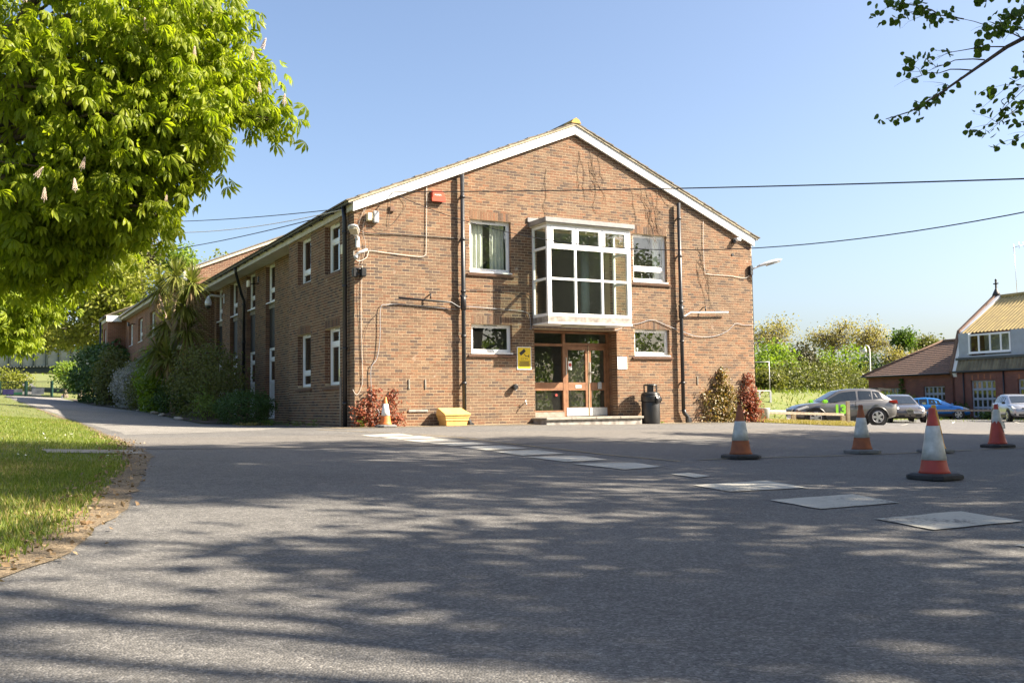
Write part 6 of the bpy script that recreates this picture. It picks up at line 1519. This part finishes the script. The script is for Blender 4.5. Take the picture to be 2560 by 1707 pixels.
MB().tube([(0, 0, -.2), (0, 0, 5.7), (-.1, 0, 5.95), (-.3, 0, 6.05), (-.38, 0, 5.9)], [.07, .055, .05, .04, .03], 8).build('pole', 'white_paint', t); MB().lathe([(.12, 5.45), (.15, 5.55), (.08, 5.75), (.03, 5.9)], 12, (-.38, 0, 0)).build('dome_camera', 'white_paint', t)
t = empty('goal_frame', (14.2, 56.6, G(14.2, 56.6) + 1.2)); tag(t, 'thin grey metal frame standing on the grass bank', 'frame'); MB().tube([(.75, 0, -.3), (.75, 0, 2.2), (-.9, 0, 2.2)], .035, 6).build('tube', 'steel', t)
# grassy bank beyond the car park
ny, nx_ = 26, 30; V = []
rng = np.random.default_rng(77)
for j in range(ny):
    for i in range(nx_):
        X = 9 + i * .95; Y = 50.5 + j * 1.5; e = min(1, max(0, (Y - 52.0 - max(0, (X - 15)) * .9) / 5.5)); fall = min(1, max(0, (34 - X) / 6)) * min(1, max(0, (X - 8) / 2))
        V.append((X, Y, G(X, Y) - .25 + 1.9 * (3 * e * e - 2 * e ** 3) * fall + .05 * rng.normal()))
F = [(j * nx_ + i, j * nx_ + i + 1, (j + 1) * nx_ + i + 1, (j + 1) * nx_ + i) for j in range(ny - 1) for i in range(nx_ - 1)]
tag(obj('grass_bank', fast_mesh('grass_bank', np.array(V), np.array(F), 'turf', True)), kind='structure')
V = np.array(V).reshape(ny, nx_, 3)
q = rng.random((9000, 2)) * np.array([ny - 2, nx_ - 2]); qi = q.astype(int); f_ = q - qi
Pq = V[qi[:, 0], qi[:, 1]] * ((1 - f_[:, 0]) * (1 - f_[:, 1]))[:, None] + V[qi[:, 0] + 1, qi[:, 1]] * (f_[:, 0] * (1 - f_[:, 1]))[:, None] + V[qi[:, 0], qi[:, 1] + 1] * ((1 - f_[:, 0]) * f_[:, 1])[:, None] + V[qi[:, 0] + 1, qi[:, 1] + 1] * (f_[:, 0] * f_[:, 1])[:, None]
blades('bank_grass', 'grass_blade', Pq, .32, .07, rng, 'rough long grass on the bank beyond the car park')

# ================================================================== parked cars
def car(name, label, loc, rz, L, W, H, body, st, roofp, wheel_r, xw, wb, clad=True, group='cars in the car park'):
    """st: stations (x, z_low, z_top, half_width) of the lower body from tail to nose; roofp: (x0,x1,x2,x3 at belt/roof, z_roof, w_roof)"""
    t = empty(name, loc, rz); tag(t, label, 'car', group)
    n = len(st); ring = []
    for (x, zl, zt, w) in st:
        h = zt - zl
        ring.append([(w * .80, zl), (w * .95, zl + h * .10), (w, zl + h * .30), (w * 1.0, zl + h * .55), (w * .975, zl + h * .72), (w * .955, zl + h * .86), (w * .88, zt - .012), (w * .55, zt + .012), (0, zt + .022)])
    m = len(ring[0]); V = []
    for (x, *_), rg in zip(st, ring):
        V += [(x, y, z) for y, z in rg] + [(x, -y, z) for y, z in rg[-2::-1]]
    k = 2 * m - 1
    F = [(i * k + j, i * k + j + 1, (i + 1) * k + j + 1, (i + 1) * k + j) for i in range(n - 1) for j in range(k - 1)] + [(i * k + k - 1, i * k, (i + 1) * k, (i + 1) * k + k - 1) for i in range(n - 1)]
    F += [tuple(range(k)), tuple(range((n - 1) * k + k - 1, (n - 1) * k - 1, -1))]
    b = MB().add(V, F, True).build('body', body, t)
    bm = bmesh.new(); bm.from_mesh(b.data); bmesh.ops.recalc_face_normals(bm, faces=bm.faces); bm.to_mesh(b.data); bm.free()
    zi = lambda x: float(np.interp(x, [s[0] for s in st], [s[2] for s in st])); wi = lambda x: float(np.interp(x, [s[0] for s in st], [s[3] for s in st]))
    x0, x1, x2, x3, zr, wr = roofp      # rear base, rear roof, front roof, windscreen base
    # cabin shell: smooth arch
    xs = np.linspace(0, 1, 11); Vc = []; rings = []
    def roofz(x): u = (x - x1) / (x2 - x1); return zr - .07 * (2 * u - .95) ** 2
    lens = [(x0, zi(x0) - .02, None)]
    prof = [(x0, None)] + [(x1 + (x2 - x1) * i / 6, 1) for i in range(7)] + [(x3, None)]
    cab = []
    for x, r_ in prof:
        wbelt = wi(x) * .90
        if r_ is None: cab.append((x, zi(x) + .0, zi(x) + .015, wbelt, wbelt * .9))
        else: cab.append((x, zi(min(max(x, st[0][0]), st[-1][0])), roofz(x), wbelt, wr * (1 - .06 * abs(2 * (x - x1) / (x2 - x1) - 1))))
    Vc = []
    for (x, zb, zt, wb_, wt) in cab:
        Vc += [(x, wb_, zb - .03), (x, wt, zt - .05), (x, wt * .86, zt - .012), (x, 0, zt), (x, -wt * .86, zt - .012), (x, -wt, zt - .05), (x, -wb_, zb - .03)]
    F = [(i * 7 + j, i * 7 + j + 1, (i + 1) * 7 + j + 1, (i + 1) * 7 + j) for i in range(len(cab) - 1) for j in range(6)]
    rf = MB().add(Vc, F, True).build('cabin', body, t)
    bm = bmesh.new(); bm.from_mesh(rf.data); bmesh.ops.recalc_face_normals(bm, faces=bm.faces); bm.to_mesh(rf.data); bm.free()
    def onside(x, f, sgn, out=.006):
        # point on cabin side at x, fraction f from belt to roof
        for a, c in zip(cab[:-1], cab[1:]):
            if a[0] <= x <= c[0] or a[0] >= x >= c[0]:
                u = (x - a[0]) / (c[0] - a[0] + 1e-9); zb = a[1] + (c[1] - a[1]) * u; zt = a[2] - .05 + (c[2] - a[2]) * u; wbb = a[3] + (c[3] - a[3]) * u; wtt = a[4] + (c[4] - a[4]) * u
                zb -= .03; f2 = f; return (x, sgn * (wbb + (wtt - wbb) * f2 + out), zb + (zt - zb) * f2)
        return (x, sgn * .8, 1)
    # side windows following the roof line
    zones = [(x0 + (x1 - x0) * .55, x1 + (x2 - x1) * .16), (x1 + (x2 - x1) * .20, x1 + (x2 - x1) * .54), (x1 + (x2 - x1) * .60, x2 + (x3 - x2) * .52)]
    for sgn in (1, -1):
        for (a, c) in zones:
            ns = 8; V = []
            for i in range(ns + 1):
                x = a + (c - a) * i / ns
                hi = .88
                lo_ = .14
                p, q_ = onside(x, lo_, sgn), onside(x, hi, sgn); zt_lim = q_[2]
                if q_[2] < p[2] + .01: q_ = p
                V += [p, q_]
            F = [(2 * i, 2 * i + 2, 2 * i + 3, 2 * i + 1) if sgn < 0 else (2 * i, 2 * i + 1, 2 * i + 3, 2 * i + 2) for i in range(ns)]
            MB().add(V, F, True).build('side_window', 'car_glass', t)
    def screen(i0, i1, name, dirn):
        a, c = cab[i0], cab[i1]; V = []
        for f in (.12, .35, .6, .92):
            x = a[0] + (c[0] - a[0]) * f; zt = a[2] + (c[2] - a[2]) * f; w = (a[4] + (c[4] - a[4]) * f)
            for s in (-.84, -.5, 0, .5, .84): V.append((x + dirn * .012, w * s, zt - .012 * (abs(s) / .86) + .010))
        F = [(r * 5 + j, r * 5 + j + 1, (r + 1) * 5 + j + 1, (r + 1) * 5 + j) for r in range(3) for j in range(4)]
        MB().add(V, F, True).build(name, 'car_glass', t)
    screen(-1, -2, 'windscreen', 1); screen(0, 1, 'rear_window', -1)
    # wheels
    wy = W / 2 - .10
    for xq in (xw, xw + wb):
        for s in (1, -1):
            arch = MB().lathe([(wheel_r + .075, -.012), (wheel_r + .075, .012)], 24, (0, 0, 0), 'y').build('wheel_arch', 'car_black', t); arch.location = (xq, s * (wi(xq) - .004), wheel_r)
            wl = empty('wheel', (xq, s * wy, wheel_r), 0, t); wl.rotation_euler = (0, 0, 0 if s < 0 else math.pi)
            MB().lathe([(wheel_r * .70, -.125), (wheel_r * .93, -.125), (wheel_r, -.09), (wheel_r, .09), (wheel_r * .9, .11)], 24, (0, 0, 0), 'y').build('tyre', 'tyre', wl)
            MB().lathe([(wheel_r * .71, -.118), (wheel_r * .71, -.128), (wheel_r * .63, -.132), (wheel_r * .61, -.10)], 24, (0, 0, 0), 'y').build('rim', 'alloy', wl)
            MB().lathe([(wheel_r * .62, -.095), (wheel_r * .62, -.07)], 20, (0, 0, 0), 'y').build('wheel_well', 'car_black', wl)
            sp = MB()
            for q in range(5):
                a = q * 2 * math.pi / 5 + .3; c_, s_ = math.cos(a), math.sin(a)
                pgn = [(-.035, .03), (.035, .03), (wheel_r * .17, wheel_r * .62), (-wheel_r * .17, wheel_r * .62)]
                sp.prism([(c_ * u - s_ * v, s_ * u + c_ * v) for u, v in pgn], 'y', -.135, -.10)
            sp.lathe([(.05, -.14), (.05, -.10)], 10, (0, 0, 0), 'y')
            sp.build('spokes', 'alloy', wl)
    # sills
    if clad:
        for s in (1, -1): MB().box(xw + wheel_r + .1, xw + wb - wheel_r - .1, s * (W / 2 - .08), s * (W / 2 + .006), st[n // 2][1] - .03, st[n // 2][1] + .13).build('sill', 'car_black', t, bevel=.02)
    MB().box(xw - .1, xw + wb + .1, -W * .42, W * .42, .20, st[n // 2][1] + .1).build('underside', 'car_black', t)
    for s in (1, -1):
        for xd in (x1 + (x2 - x1) * .57, x1 + (x2 - x1) * .10): MB().box(xd - .06, xd + .10, s * (wi(xd) * .975 + .002), s * (wi(xd) * .975 + .03), zi(xd) - .23, zi(xd) - .20).build('door_handle', body, t, bevel=.006)
        xd = x1 + (x2 - x1) * .57
        MB().box(xd + .125, xd + .133, s * wi(xd) * .97, s * (wi(xd) * 1.002), st[n // 2][1] + .12, zi(xd) - .02).build('door_gap', 'car_black', t)
    return t, zi, wi
def plate(t, x, z, w, h, m, body, size, y=0.0, face=1, name='number_plate'):
    p = MB().box(min(x, x + face * .012), max(x, x + face * .012), y - w / 2, y + w / 2, z - h / 2, z + h / 2).build(name, m, t)
    if body: text('lettering', body, size, 'ink', p, (x + face * .0135, y, z), (R(90), 0, R(90 if face > 0 else -90)), sx=.8)
    return p
# grey crossover, side on, heading left
z = -.24
t, zi, wi = car('parked_car', 'metallic grey crossover with green 13 on its door and green mirrors', (14.35, 42.75, z), math.pi, 4.42, 1.84, 1.62, 'paint_grey',
    [(-2.21, .52, .98, .74), (-2.14, .36, 1.06, .83), (-1.9, .30, 1.10, .89), (-1.4, .27, 1.10, .915), (-.7, .25, 1.06, .91), (0, .25, 1.03, .905), (.65, .25, 1.0, .91), (1.2, .26, .985, .915), (1.65, .28, .94, .90), (1.98, .30, .86, .85), (2.14, .34, .74, .76), (2.2, .40, .62, .70)],
    (-2.02, -1.45, .20, 1.12, 1.60, .66), .355, -1.30, 2.665)
MB().prism([(2.10, .40), (2.235, .42), (2.225, .70), (2.05, .78)], 'y', -.55, .55).build('grille', 'car_black', t)
for s in (1, -1):
    MB().prism([(1.62, .80), (2.10, .66), (2.16, .74), (1.70, .885)], 'y', s * .60, s * .915).build('headlight', 'lamp_lens', t, bevel=.02)
    MB().prism([(-2.2, .92), (-1.85, .98), (-1.85, 1.05), (-2.16, 1.08)], 'y', s * .60, s * .905).build('tail_light', 'tail_red', t, bevel=.015)
    MB().box(.86, 1.08, s * .90, s * 1.07, .97, 1.13).build('mirror', 'lime_green', t, bevel=.04)
    text('door_number', '13', .54, 'lime_green', t, (.30, s * .9185, .68), (R(90), 0, R(180) if s > 0 else 0), bold=.028)
    MB().tube([(2.19, s * .30, .46), (2.235, s * .40, .62), (2.21, s * .50, .76)], .018, 6).build('grille_trim', 'chrome', t)
    for xw_ in (-1.30, 1.365):
        ar = []
        for i in range(13):
            a = math.pi * i / 12; ar.append((xw_ + .45 * math.cos(a), s * .925, .33 + .44 * math.sin(a)))
        MB().tube(ar, .045, 8).build('arch_trim', 'car_black', t)
plate(t, 2.225, .42, .5, .11, 'plate_white', '', .09)
MB().prism([(-1.95, 1.47), (-1.50, 1.56), (-1.45, 1.62), (-2.06, 1.55)], 'y', -.60, .60).build('spoiler', 'paint_grey', t, bevel=.015)
# taupe hatchback facing the camera
z = -.33
t, zi, wi = car('parked_car', 'taupe hatchback with a shield shaped grille facing the yard', (20.35, 51.2, z), math.atan2(-.985, -.17), 4.35, 1.8, 1.46, 'paint_taupe',
    [(-2.15, .50, .92, .70), (-2.08, .34, .96, .80), (-1.8, .28, .98, .87), (-1.2, .25, .96, .895), (-.4, .24, .93, .895), (.4, .24, .915, .895), (1.0, .25, .90, .895), (1.45, .26, .85, .885), (1.8, .27, .78, .85), (2.05, .28, .68, .76), (2.17, .32, .58, .60)],
    (-1.98, -1.25, .10, 1.12, 1.45, .58), .32, -1.32, 2.63)
GS = [(0, .30), (.20, .66), (.15, .69), (-.15, .69), (-.20, .66)]
MB().prism([(u, v) for u, v in GS], 'x', 2.13, 2.20).build('grille', 'chrome', t, bevel=.01); MB().prism([(u * .82, .335 + (v - .335) * .9) for u, v in GS], 'x', 2.201, 2.21).build('grille_mesh', 'car_black', t)
for k in range(4): MB().box(2.2105, 2.216, -.15 + .03 * k, .15 - .03 * k, .62 - k * .065, .635 - k * .065).build('grille_bar', 'chrome', t)
MB().lathe([(.045, 2.18), (.04, 2.20)], 14, (0, 0, .735), 'x').build('badge', 'chrome', t)
for s in (1, -1):
    MB().lathe([(.17, 1.80), (.15, 1.98), (.06, 2.03)], 16, (0, s * .60, .66), 'x').build('headlight', 'lamp_lens', t)
    MB().box(2.0, 2.175, s * .24, s * .56, .30, .42).build('air_intake', 'car_black', t, bevel=.02); MB().box(1.90, 2.06, s * .58, s * .78, .32, .43).build('air_intake', 'car_black', t, bevel=.02); MB().lathe([(.045, 2.0), (.045, 2.075)], 10, (0, s * .68, .375), 'x').build('fog_lamp', 'lamp_lens', t)
    MB().box(.85, 1.02, s * .88, s * 1.06, .90, 1.02).build('mirror', 'chrome', t, bevel=.03)
plate(t, 2.175, .52, .48, .10, 'plate_white', 'WM11 TYH', .10, y=.42)
MB().tube([(-.9, 0, 1.42), (-1.05, 0, 1.68)], .008, 5).build('aerial', 'car_black', t)
# silver hatchback facing the camera at the right edge
z = -.38
t, zi, wi = car('parked_car', 'silver hatchback cut off by the right edge', (26.75, 51.6, z), math.atan2(-.985, -.20), 4.25, 1.8, 1.45, 'paint_silver',
    [(-2.1, .50, .95, .72), (-2.04, .34, .98, .82), (-1.8, .28, 1.0, .88), (-1.2, .25, .98, .90), (-.4, .24, .955, .90), (.4, .24, .94, .90), (1.0, .25, .925, .90), (1.45, .26, .88, .885), (1.8, .27, .83, .86), (2.02, .28, .76, .80), (2.12, .32, .64, .70)],
    (-2.0, -1.45, .15, 1.10, 1.44, .60), .315, -1.30, 2.62)
MB().box(2.02, 2.12, -.42, .42, .64, .72).build('grille', 'car_black', t, bevel=.01)
bd = MB().lathe([(.075, 2.10), (.075, 2.135)], 18, (0, 0, .68), 'x').build('badge', 'chrome', t); MB().lathe([(.058, 2.1355), (.058, 2.139)], 18, (0, 0, .68), 'x').build('badge_field', 'car_black', bd)
text('emblem', 'V', .06, 'chrome', bd, (2.141, 0, .70), (R(90), 0, R(90))); text('emblem', 'W', .06, 'chrome', bd, (2.141, 0, .655), (R(90), 0, R(90)))
for s in (1, -1):
    MB().prism([(1.72, .72), (2.06, .62), (2.08, .70), (1.78, .82)], 'y', s * .46, s * .86).build('headlight', 'lamp_lens', t, bevel=.02)
    MB().box(.86, 1.02, s * .89, s * 1.05, .92, 1.04).build('mirror', 'car_black', t, bevel=.03); MB().box(2.0, 2.10, s * .50, s * .78, .36, .44).build('air_intake', 'car_black', t, bevel=.015)
MB().box(2.05, 2.135, -.60, .60, .32, .42).build('air_intake', 'car_black', t, bevel=.015)
pl = plate(t, 2.135, .50, .52, .11, 'plate_white', 'GK17 FHU', .11); MB().box(2.1471, 2.1485, -.26, -.20, .445, .555).build('plate_band', 'paint_blue', pl)
# blue hatchback behind the taupe one, heading right
z = -.49
t, zi, wi = car('parked_car', 'bright blue hatchback half hidden behind the taupe car', (27.6, 63.8, z), R(-14), 4.1, 1.75, 1.46, 'paint_blue',
    [(-2.0, .50, .95, .70), (-1.95, .34, .98, .80), (-1.7, .28, 1.0, .86), (-1.1, .25, .98, .875), (-.4, .24, .96, .875), (.4, .24, .94, .875), (.95, .25, .92, .875), (1.4, .26, .86, .86), (1.75, .27, .76, .81), (1.95, .28, .64, .72), (2.05, .33, .54, .60)],
    (-1.9, -1.3, .10, 1.08, 1.45, .58), .31, -1.24, 2.52)
plate(t, -2.0, .72, .5, .11, 'plate_yellow', '', .09, face=-1)
for s in (1, -1): MB().prism([(1.55, .70), (1.92, .58), (1.95, .66), (1.6, .79)], 'y', s * .52, s * .84).build('headlight', 'lamp_lens', t, bevel=.02); MB().prism([(-2.0, .85), (-1.8, .9), (-1.8, 1.02), (-1.96, 1.0)], 'y', s * .55, s * .86).build('tail_light', 'tail_red', t, bevel=.015)
for s in (1, -1): MB().box(.82, .98, s * .86, s * 1.02, .93, 1.04).build('mirror', 'paint_blue', t, bevel=.03)

# ================================================================== old brick workshop at the right
BA = R(-66.0); bax, bay_ = 27.8, 76.0; baz = G(bax, bay_) - .02
HB = empty('brick_shed', (bax, bay_, baz), BA); tag(HB, 'low red brick shed with a tiled hip roof beyond the cars', 'building')
hw = [(1.5, 3.2, .1, 2.4), (5.4, 7.3, 1.35, 2.45)]
w = wall_shell(0, 8.3, -.6, 3.28, hw, pf, .3).build('front_wall', 'brick_barn', HB)
MB().box(0, .3, .3, 7.7, -.6, 3.27).box(.3, 8.3, 7.45, 7.7, -.6, 3.27).build('end_wall', 'brick_barn', HB)
MB().box(.35, 8.3, 2.5, 2.6, -.3, 3.2).build('inner_wall', 'room_dark', HB)
f = window(HB, ('y', .12), *hw[0][:2], 1.9, 2.4, ubars=(1.92, 2.35, 2.78), m='cladding_blue', vent=False, sill=False); MB().box(1.45, 3.25, .02, .2, 1.78, 1.88).build('lintel', 'cladding_blue', f)
dd = MB().box(1.55, 3.15, .14, .2, .1, 1.77).build('shed_door', 'slate_dark', HB); MB().box(1.6, 2.2, .13, .139, 1.1, 1.7).build('pane', 'car_glass', dd)
f = window(HB, ('y', .12), *hw[1], bars=(1.9,), ubars=(5.78, 6.16, 6.54, 6.92), m='cladding_blue', vent=False)
for a, b in ((1.4, 3.3), (5.3, 7.4)):
    for k in range(int((b - a) / .085)): MB().box(a + k * .085 + .004, a + k * .085 + .079, -.02, -.001, 2.46, 2.72).build('arch_brick', 'brick_barn', w)
MB().box(-.1, 8.3, -.12, -.001, 3.1, 3.28).build('corbel', 'brick_barn', HB)
# hip roof: rows of tiles
def hip_row(k, n, ex, ey, ez, rx_, ry_, rz_, xr, name, m, parent):
    """front slope from the eave (x from ex, y=ey) to ridge (rx_,ry_)"""
    a, b = k / n, (k + 1.15) / n
    p = lambda f, x0: (x0, ey + (ry_ - ey) * f, ez + (rz_ - ez) * f)
    xa, xb = ex + (rx_ - ex) * a, ex + (rx_ - ex) * min(b, 1)
    V = [p(a, xa), p(a, xr), p(min(b, 1), xr), p(min(b, 1), xb)]; V = [(x, y, z + (.075 if i < 2 else .02)) for i, (x, y, z) in enumerate(V)] + [(x, y, z + (.0 if i < 2 else -.04)) for i, (x, y, z) in enumerate(V)]
    MB().add(V, [(0, 1, 2, 3), (4, 5, 1, 0), (5, 6, 2, 1), (7, 4, 0, 3), (6, 7, 3, 2)]).build(name, m, parent)
hr = empty('roof', (0, 0, 0), 0, HB)
for k in range(17): hip_row(k, 17, -.3, -.35, 3.3, 3.9, 3.85, 5.85, 9.0, 'tile_row', 'tile_red', hr)
MB().add([(-.3, -.35, 3.32), (3.9, 3.85, 5.87), (-.3, 8.0, 3.32)], [(0, 1, 2)]).add([(3.9, 3.85, 5.87), (9, 3.85, 5.87), (9, 8.0, 3.32), (-.3, 8, 3.32)], [(0, 1, 2, 3)]).build('hidden_slope', 'tile_red', hr)
MB().tube([(-.3, -.35, 3.38), (3.9, 3.85, 5.94)], .10, 8).tube([(3.9, 3.85, 5.94), (9, 3.85, 5.94)], .10, 8).build('hip_tile', 'tile_red', hr)
MB().tube([(-.35, -.42, 3.30), (8.2, -.42, 3.30)], .06, 8).build('gutter', 'black_plastic', HB)
t = empty('ivy_climber', (bax + 3.5 * math.cos(BA), bay_ + 3.5 * math.sin(BA), baz), BA); tag(t, 'green climber hanging down the shed wall by its window', 'creeper')
rng = np.random.default_rng(5); C = np.column_stack([rng.normal(size=90) * .12, -np.abs(rng.normal(size=90)) * .08 - .03, rng.uniform(1.2, 3.1, 90)]); Vv, Ff = leaves(rng, C, 4, .08, LEAF, .16, np.tile([0, -1, .3], (90, 1)), .7); obj('foliage', fast_mesh('foliage', Vv, Ff, 'leaf_lime'), t)
for k, (lx, lb) in enumerate(((6.3, 'scrubby plants at the foot of the shed wall'), (7.6, 'weedy plants where the shed meets the tall workshop'), (4.5, 'low bushes under the shed window'), (9.6, 'dark bramble behind the pale rail'))):
    x, y = bax + lx * math.cos(BA) - 1.3, bay_ + lx * math.sin(BA) - .4; bg_tree('scrub_bush', lb, x, baz + .55, y, .9, .75, 'leaf_lime' if k % 2 else 'leaf_dark', 130 + k, 120, .2, 6, 5, group='scrub at the workshop walls', tr=.03, spread=.2)
for k in range(7):
    x, y = 30.0 + k * 1.5, 61.2 - k * .4; bg_tree('scrub_bush', ['bramble behind the pale rail, by the blue car', 'bramble behind the pale rail, second from the blue car', 'bramble behind the pale rail, third from the blue car', 'bramble behind the rail left of the torn cone', 'bramble behind the rail beside the torn cone', 'bramble behind the rail by the silver car', 'bramble behind the rail at the right edge'][k], x, G(x, y) + .25, y, .85, .42, 'leaf_dark', 140 + k, 110, .17, 6, 5, group='brambles behind the pale rail', tr=.03, spread=.15)

WS = empty('gambrel_workshop', (bax + 8.3 * math.cos(BA), bay_ + 8.3 * math.sin(BA), baz), BA); tag(WS, 'tall brick workshop with yellow corrugated gambrel roof and dormer windows', 'building')
WL = 16.0
wh = [(1.55, 3.5, .25, 2.75), (5.2, 7.2, .25, 2.75), (9.5, 11.5, .25, 2.75)]
w = wall_shell(0, WL, -.6, 3.38, wh, lambda u, v, d: (u, -.35 - d, v), .3).build('front_wall', 'brick_barn', WS)
for a, b, c, d in wh:
    f = window(WS, ('y', -.22), a, b, c, d, bars=(2.15, 1.5, .9), ubars=tuple(a + (b - a) * i / 5 for i in range(1, 5)), m='cladding_blue', vent=False)
    n = 22
    for k in range(n):
        u = a - .1 + (b - a + .2) * (k + .5) / n; dz = .14 * (1 - ((u - (a + b) / 2) / ((b - a) / 2 + .1)) ** 2); MB().box(u - .045, u + .045, -.372, -.351, 2.72 + dz, 3.05 + dz).build('arch_brick', 'terracotta' if k % 5 == 2 else 'brick_barn', w)
for x in (1.0, 4.2, 8.4, 12.5): MB().tube([(x, -.42, -.3), (x, -.42, 3.4)], .05, 8).build('drainpipe', 'black_plastic', WS)
MB().prism([(-.35, -.6), (9.2, -.6), (9.2, 3.38), (8.2, 6.1), (4.4, 8.78), (.6, 6.1), (-.35, 3.38)], 'x', .0, .25).build('gable_wall', 'brick_barn', WS)
MB().prism([(-.1, .0), (9, 0), (9, 3.5), (-.1, 3.5)], 'x', .3, .4).build('inner_wall', 'room_dark', WS); MB().box(.3, WL, 3.5, 3.6, -.3, 6).build('inner_wall', 'room_dark', WS)
# gable edge: dark parapet then white board
def gable_edge(o0, o1, x0, x1, m, name, lift):
    pr = [(-.45, 3.3), (.52, 6.18), (4.4, 8.92)]; V = []
    for (y, z) in pr: V += [(x0, y - lift * .5, z + lift), (x1, y - lift * .5, z + lift), (x1, y + .1, z + lift - .3), (x0, y + .1, z + lift - .3)]
    F = [(i * 4 + j, i * 4 + (j + 1) % 4, (i + 1) * 4 + (j + 1) % 4, (i + 1) * 4 + j) for i in range(2) for j in range(4)] + [(3, 2, 1, 0), (8, 9, 10, 11)]
    MB().add(V, F).build(name, m, WS)
gable_edge(0, 0, -.12, .12, 'tile_red', 'parapet', .16); gable_edge(0, 0, .125, .42, 'white_paint', 'verge_flashing', .06)
def corrug(name, m, x0, x1, p0, p1, pitch=.30, amp=.05):
    n = int((x1 - x0) / pitch * 6); V = []
    d = Vector((0, p1[0] - p0[0], p1[1] - p0[1])).normalized(); nn = Vector((0, -d.z, d.y))
    for i in range(n + 1):
        x = x0 + (x1 - x0) * i / n; h = amp * math.sin(2 * math.pi * (x - x0) / pitch)
        for p in (p0, p1): V.append((x, p[0] + nn.y * h, p[1] + nn.z * h))
    o = obj(name, fast_mesh(name, np.array(V), np.array([(2 * i, 2 * i + 2, 2 * i + 3, 2 * i + 1) for i in range(n)]), m, True), WS); return o
corrug('upper_roof', 'sheet_yellow', .42, WL, (.25, 6.08), (4.4, 8.80)); corrug('lower_roof', 'sheet_grey', .42, WL, (-.48, 3.42), (-.12, 4.38)); corrug('back_roof', 'sheet_yellow', .42, WL, (8.6, 6.0), (4.4, 8.8))
MB().tube([(.3, 4.4, 8.86), (WL, 4.4, 8.86)], .13, 8).build('ridge_cap', 'sheet_yellow', WS)
MB().box(.42, WL, -.18, -.02, 4.37, 4.47).build('dormer_sill', 'cladding_blue', WS); MB().tube([(.2, -.52, 3.38), (WL, -.52, 3.38)], .07, 8).build('gutter', 'black_plastic', WS)
dw = [(1.25, 4.6), (5.7, 9.05), (10.2, 13.5)]
us_ = [.42] + [v for a, b in dw for v in (a, b)] + [WL]
for i in range(0, len(us_), 2): MB().box(us_[i], us_[i + 1], -.06, .2, 4.47, 6.06).build('dormer_cheek', 'cladding_blue', WS)
for a, b in dw:
    window(WS, ('y', -.10), a, b, 4.62, 5.95, ubars=(a + .85, a + 1.75, a + 2.6), vent=False, fw=.09)
    MB().box(a, b, 1.5, 1.6, 4.5, 6.05).build('inner_wall', 'room_wall', WS)
MB().box(.3, WL, -.3, 3.4, 4.2, 4.36).build('floor', 'room_dark', WS)
fi = MB().lathe([(.30, 8.95), (.22, 9.15), (.10, 9.4), (.05, 9.5)], 8, (0, 4.4, 0)).build('finial', 'slate_dark', WS); MB().box(-.05, .05, 4.35, 4.45, 9.5, 10.05).box(-.20, .20, 4.36, 4.44, 9.78, 9.86).lathe([(.07, 10.04), (.08, 10.1), (.03, 10.17)], 8, (0, 4.4, 0)).build('cross', 'slate_dark', fi)
MB().lathe([(.22, 8.5), (.20, 9.3), (.235, 9.35), (.235, 9.5)], 14, (2.2, 5.6, 0)).build('chimney_pot', 'terracotta', WS)
t = empty('tv_aerial', (bax + 9.6 * math.cos(BA) + 4.6, bay_ + 9.6 * math.sin(BA) + 2.2, baz + 8.4)); tag(t, 'thin television aerial mast above the yellow roof', 'aerial')
MB().tube([(0, 0, 0), (-.08, 0, 4.0)], .02, 5).build('mast', 'steel', t); MB().tube([(-.15, 0, 3.9), (.85, .1, 4.2)], .02, 5).tube([(-.1, 0, 3.6), (-.1, 0, 4.2)], .015, 5).tube([(.3, 0, 3.85), (.3, 0, 4.3)], .012, 4).tube([(.6, 0, 3.95), (.6, 0, 4.35)], .012, 4).build('boom', 'steel', t)
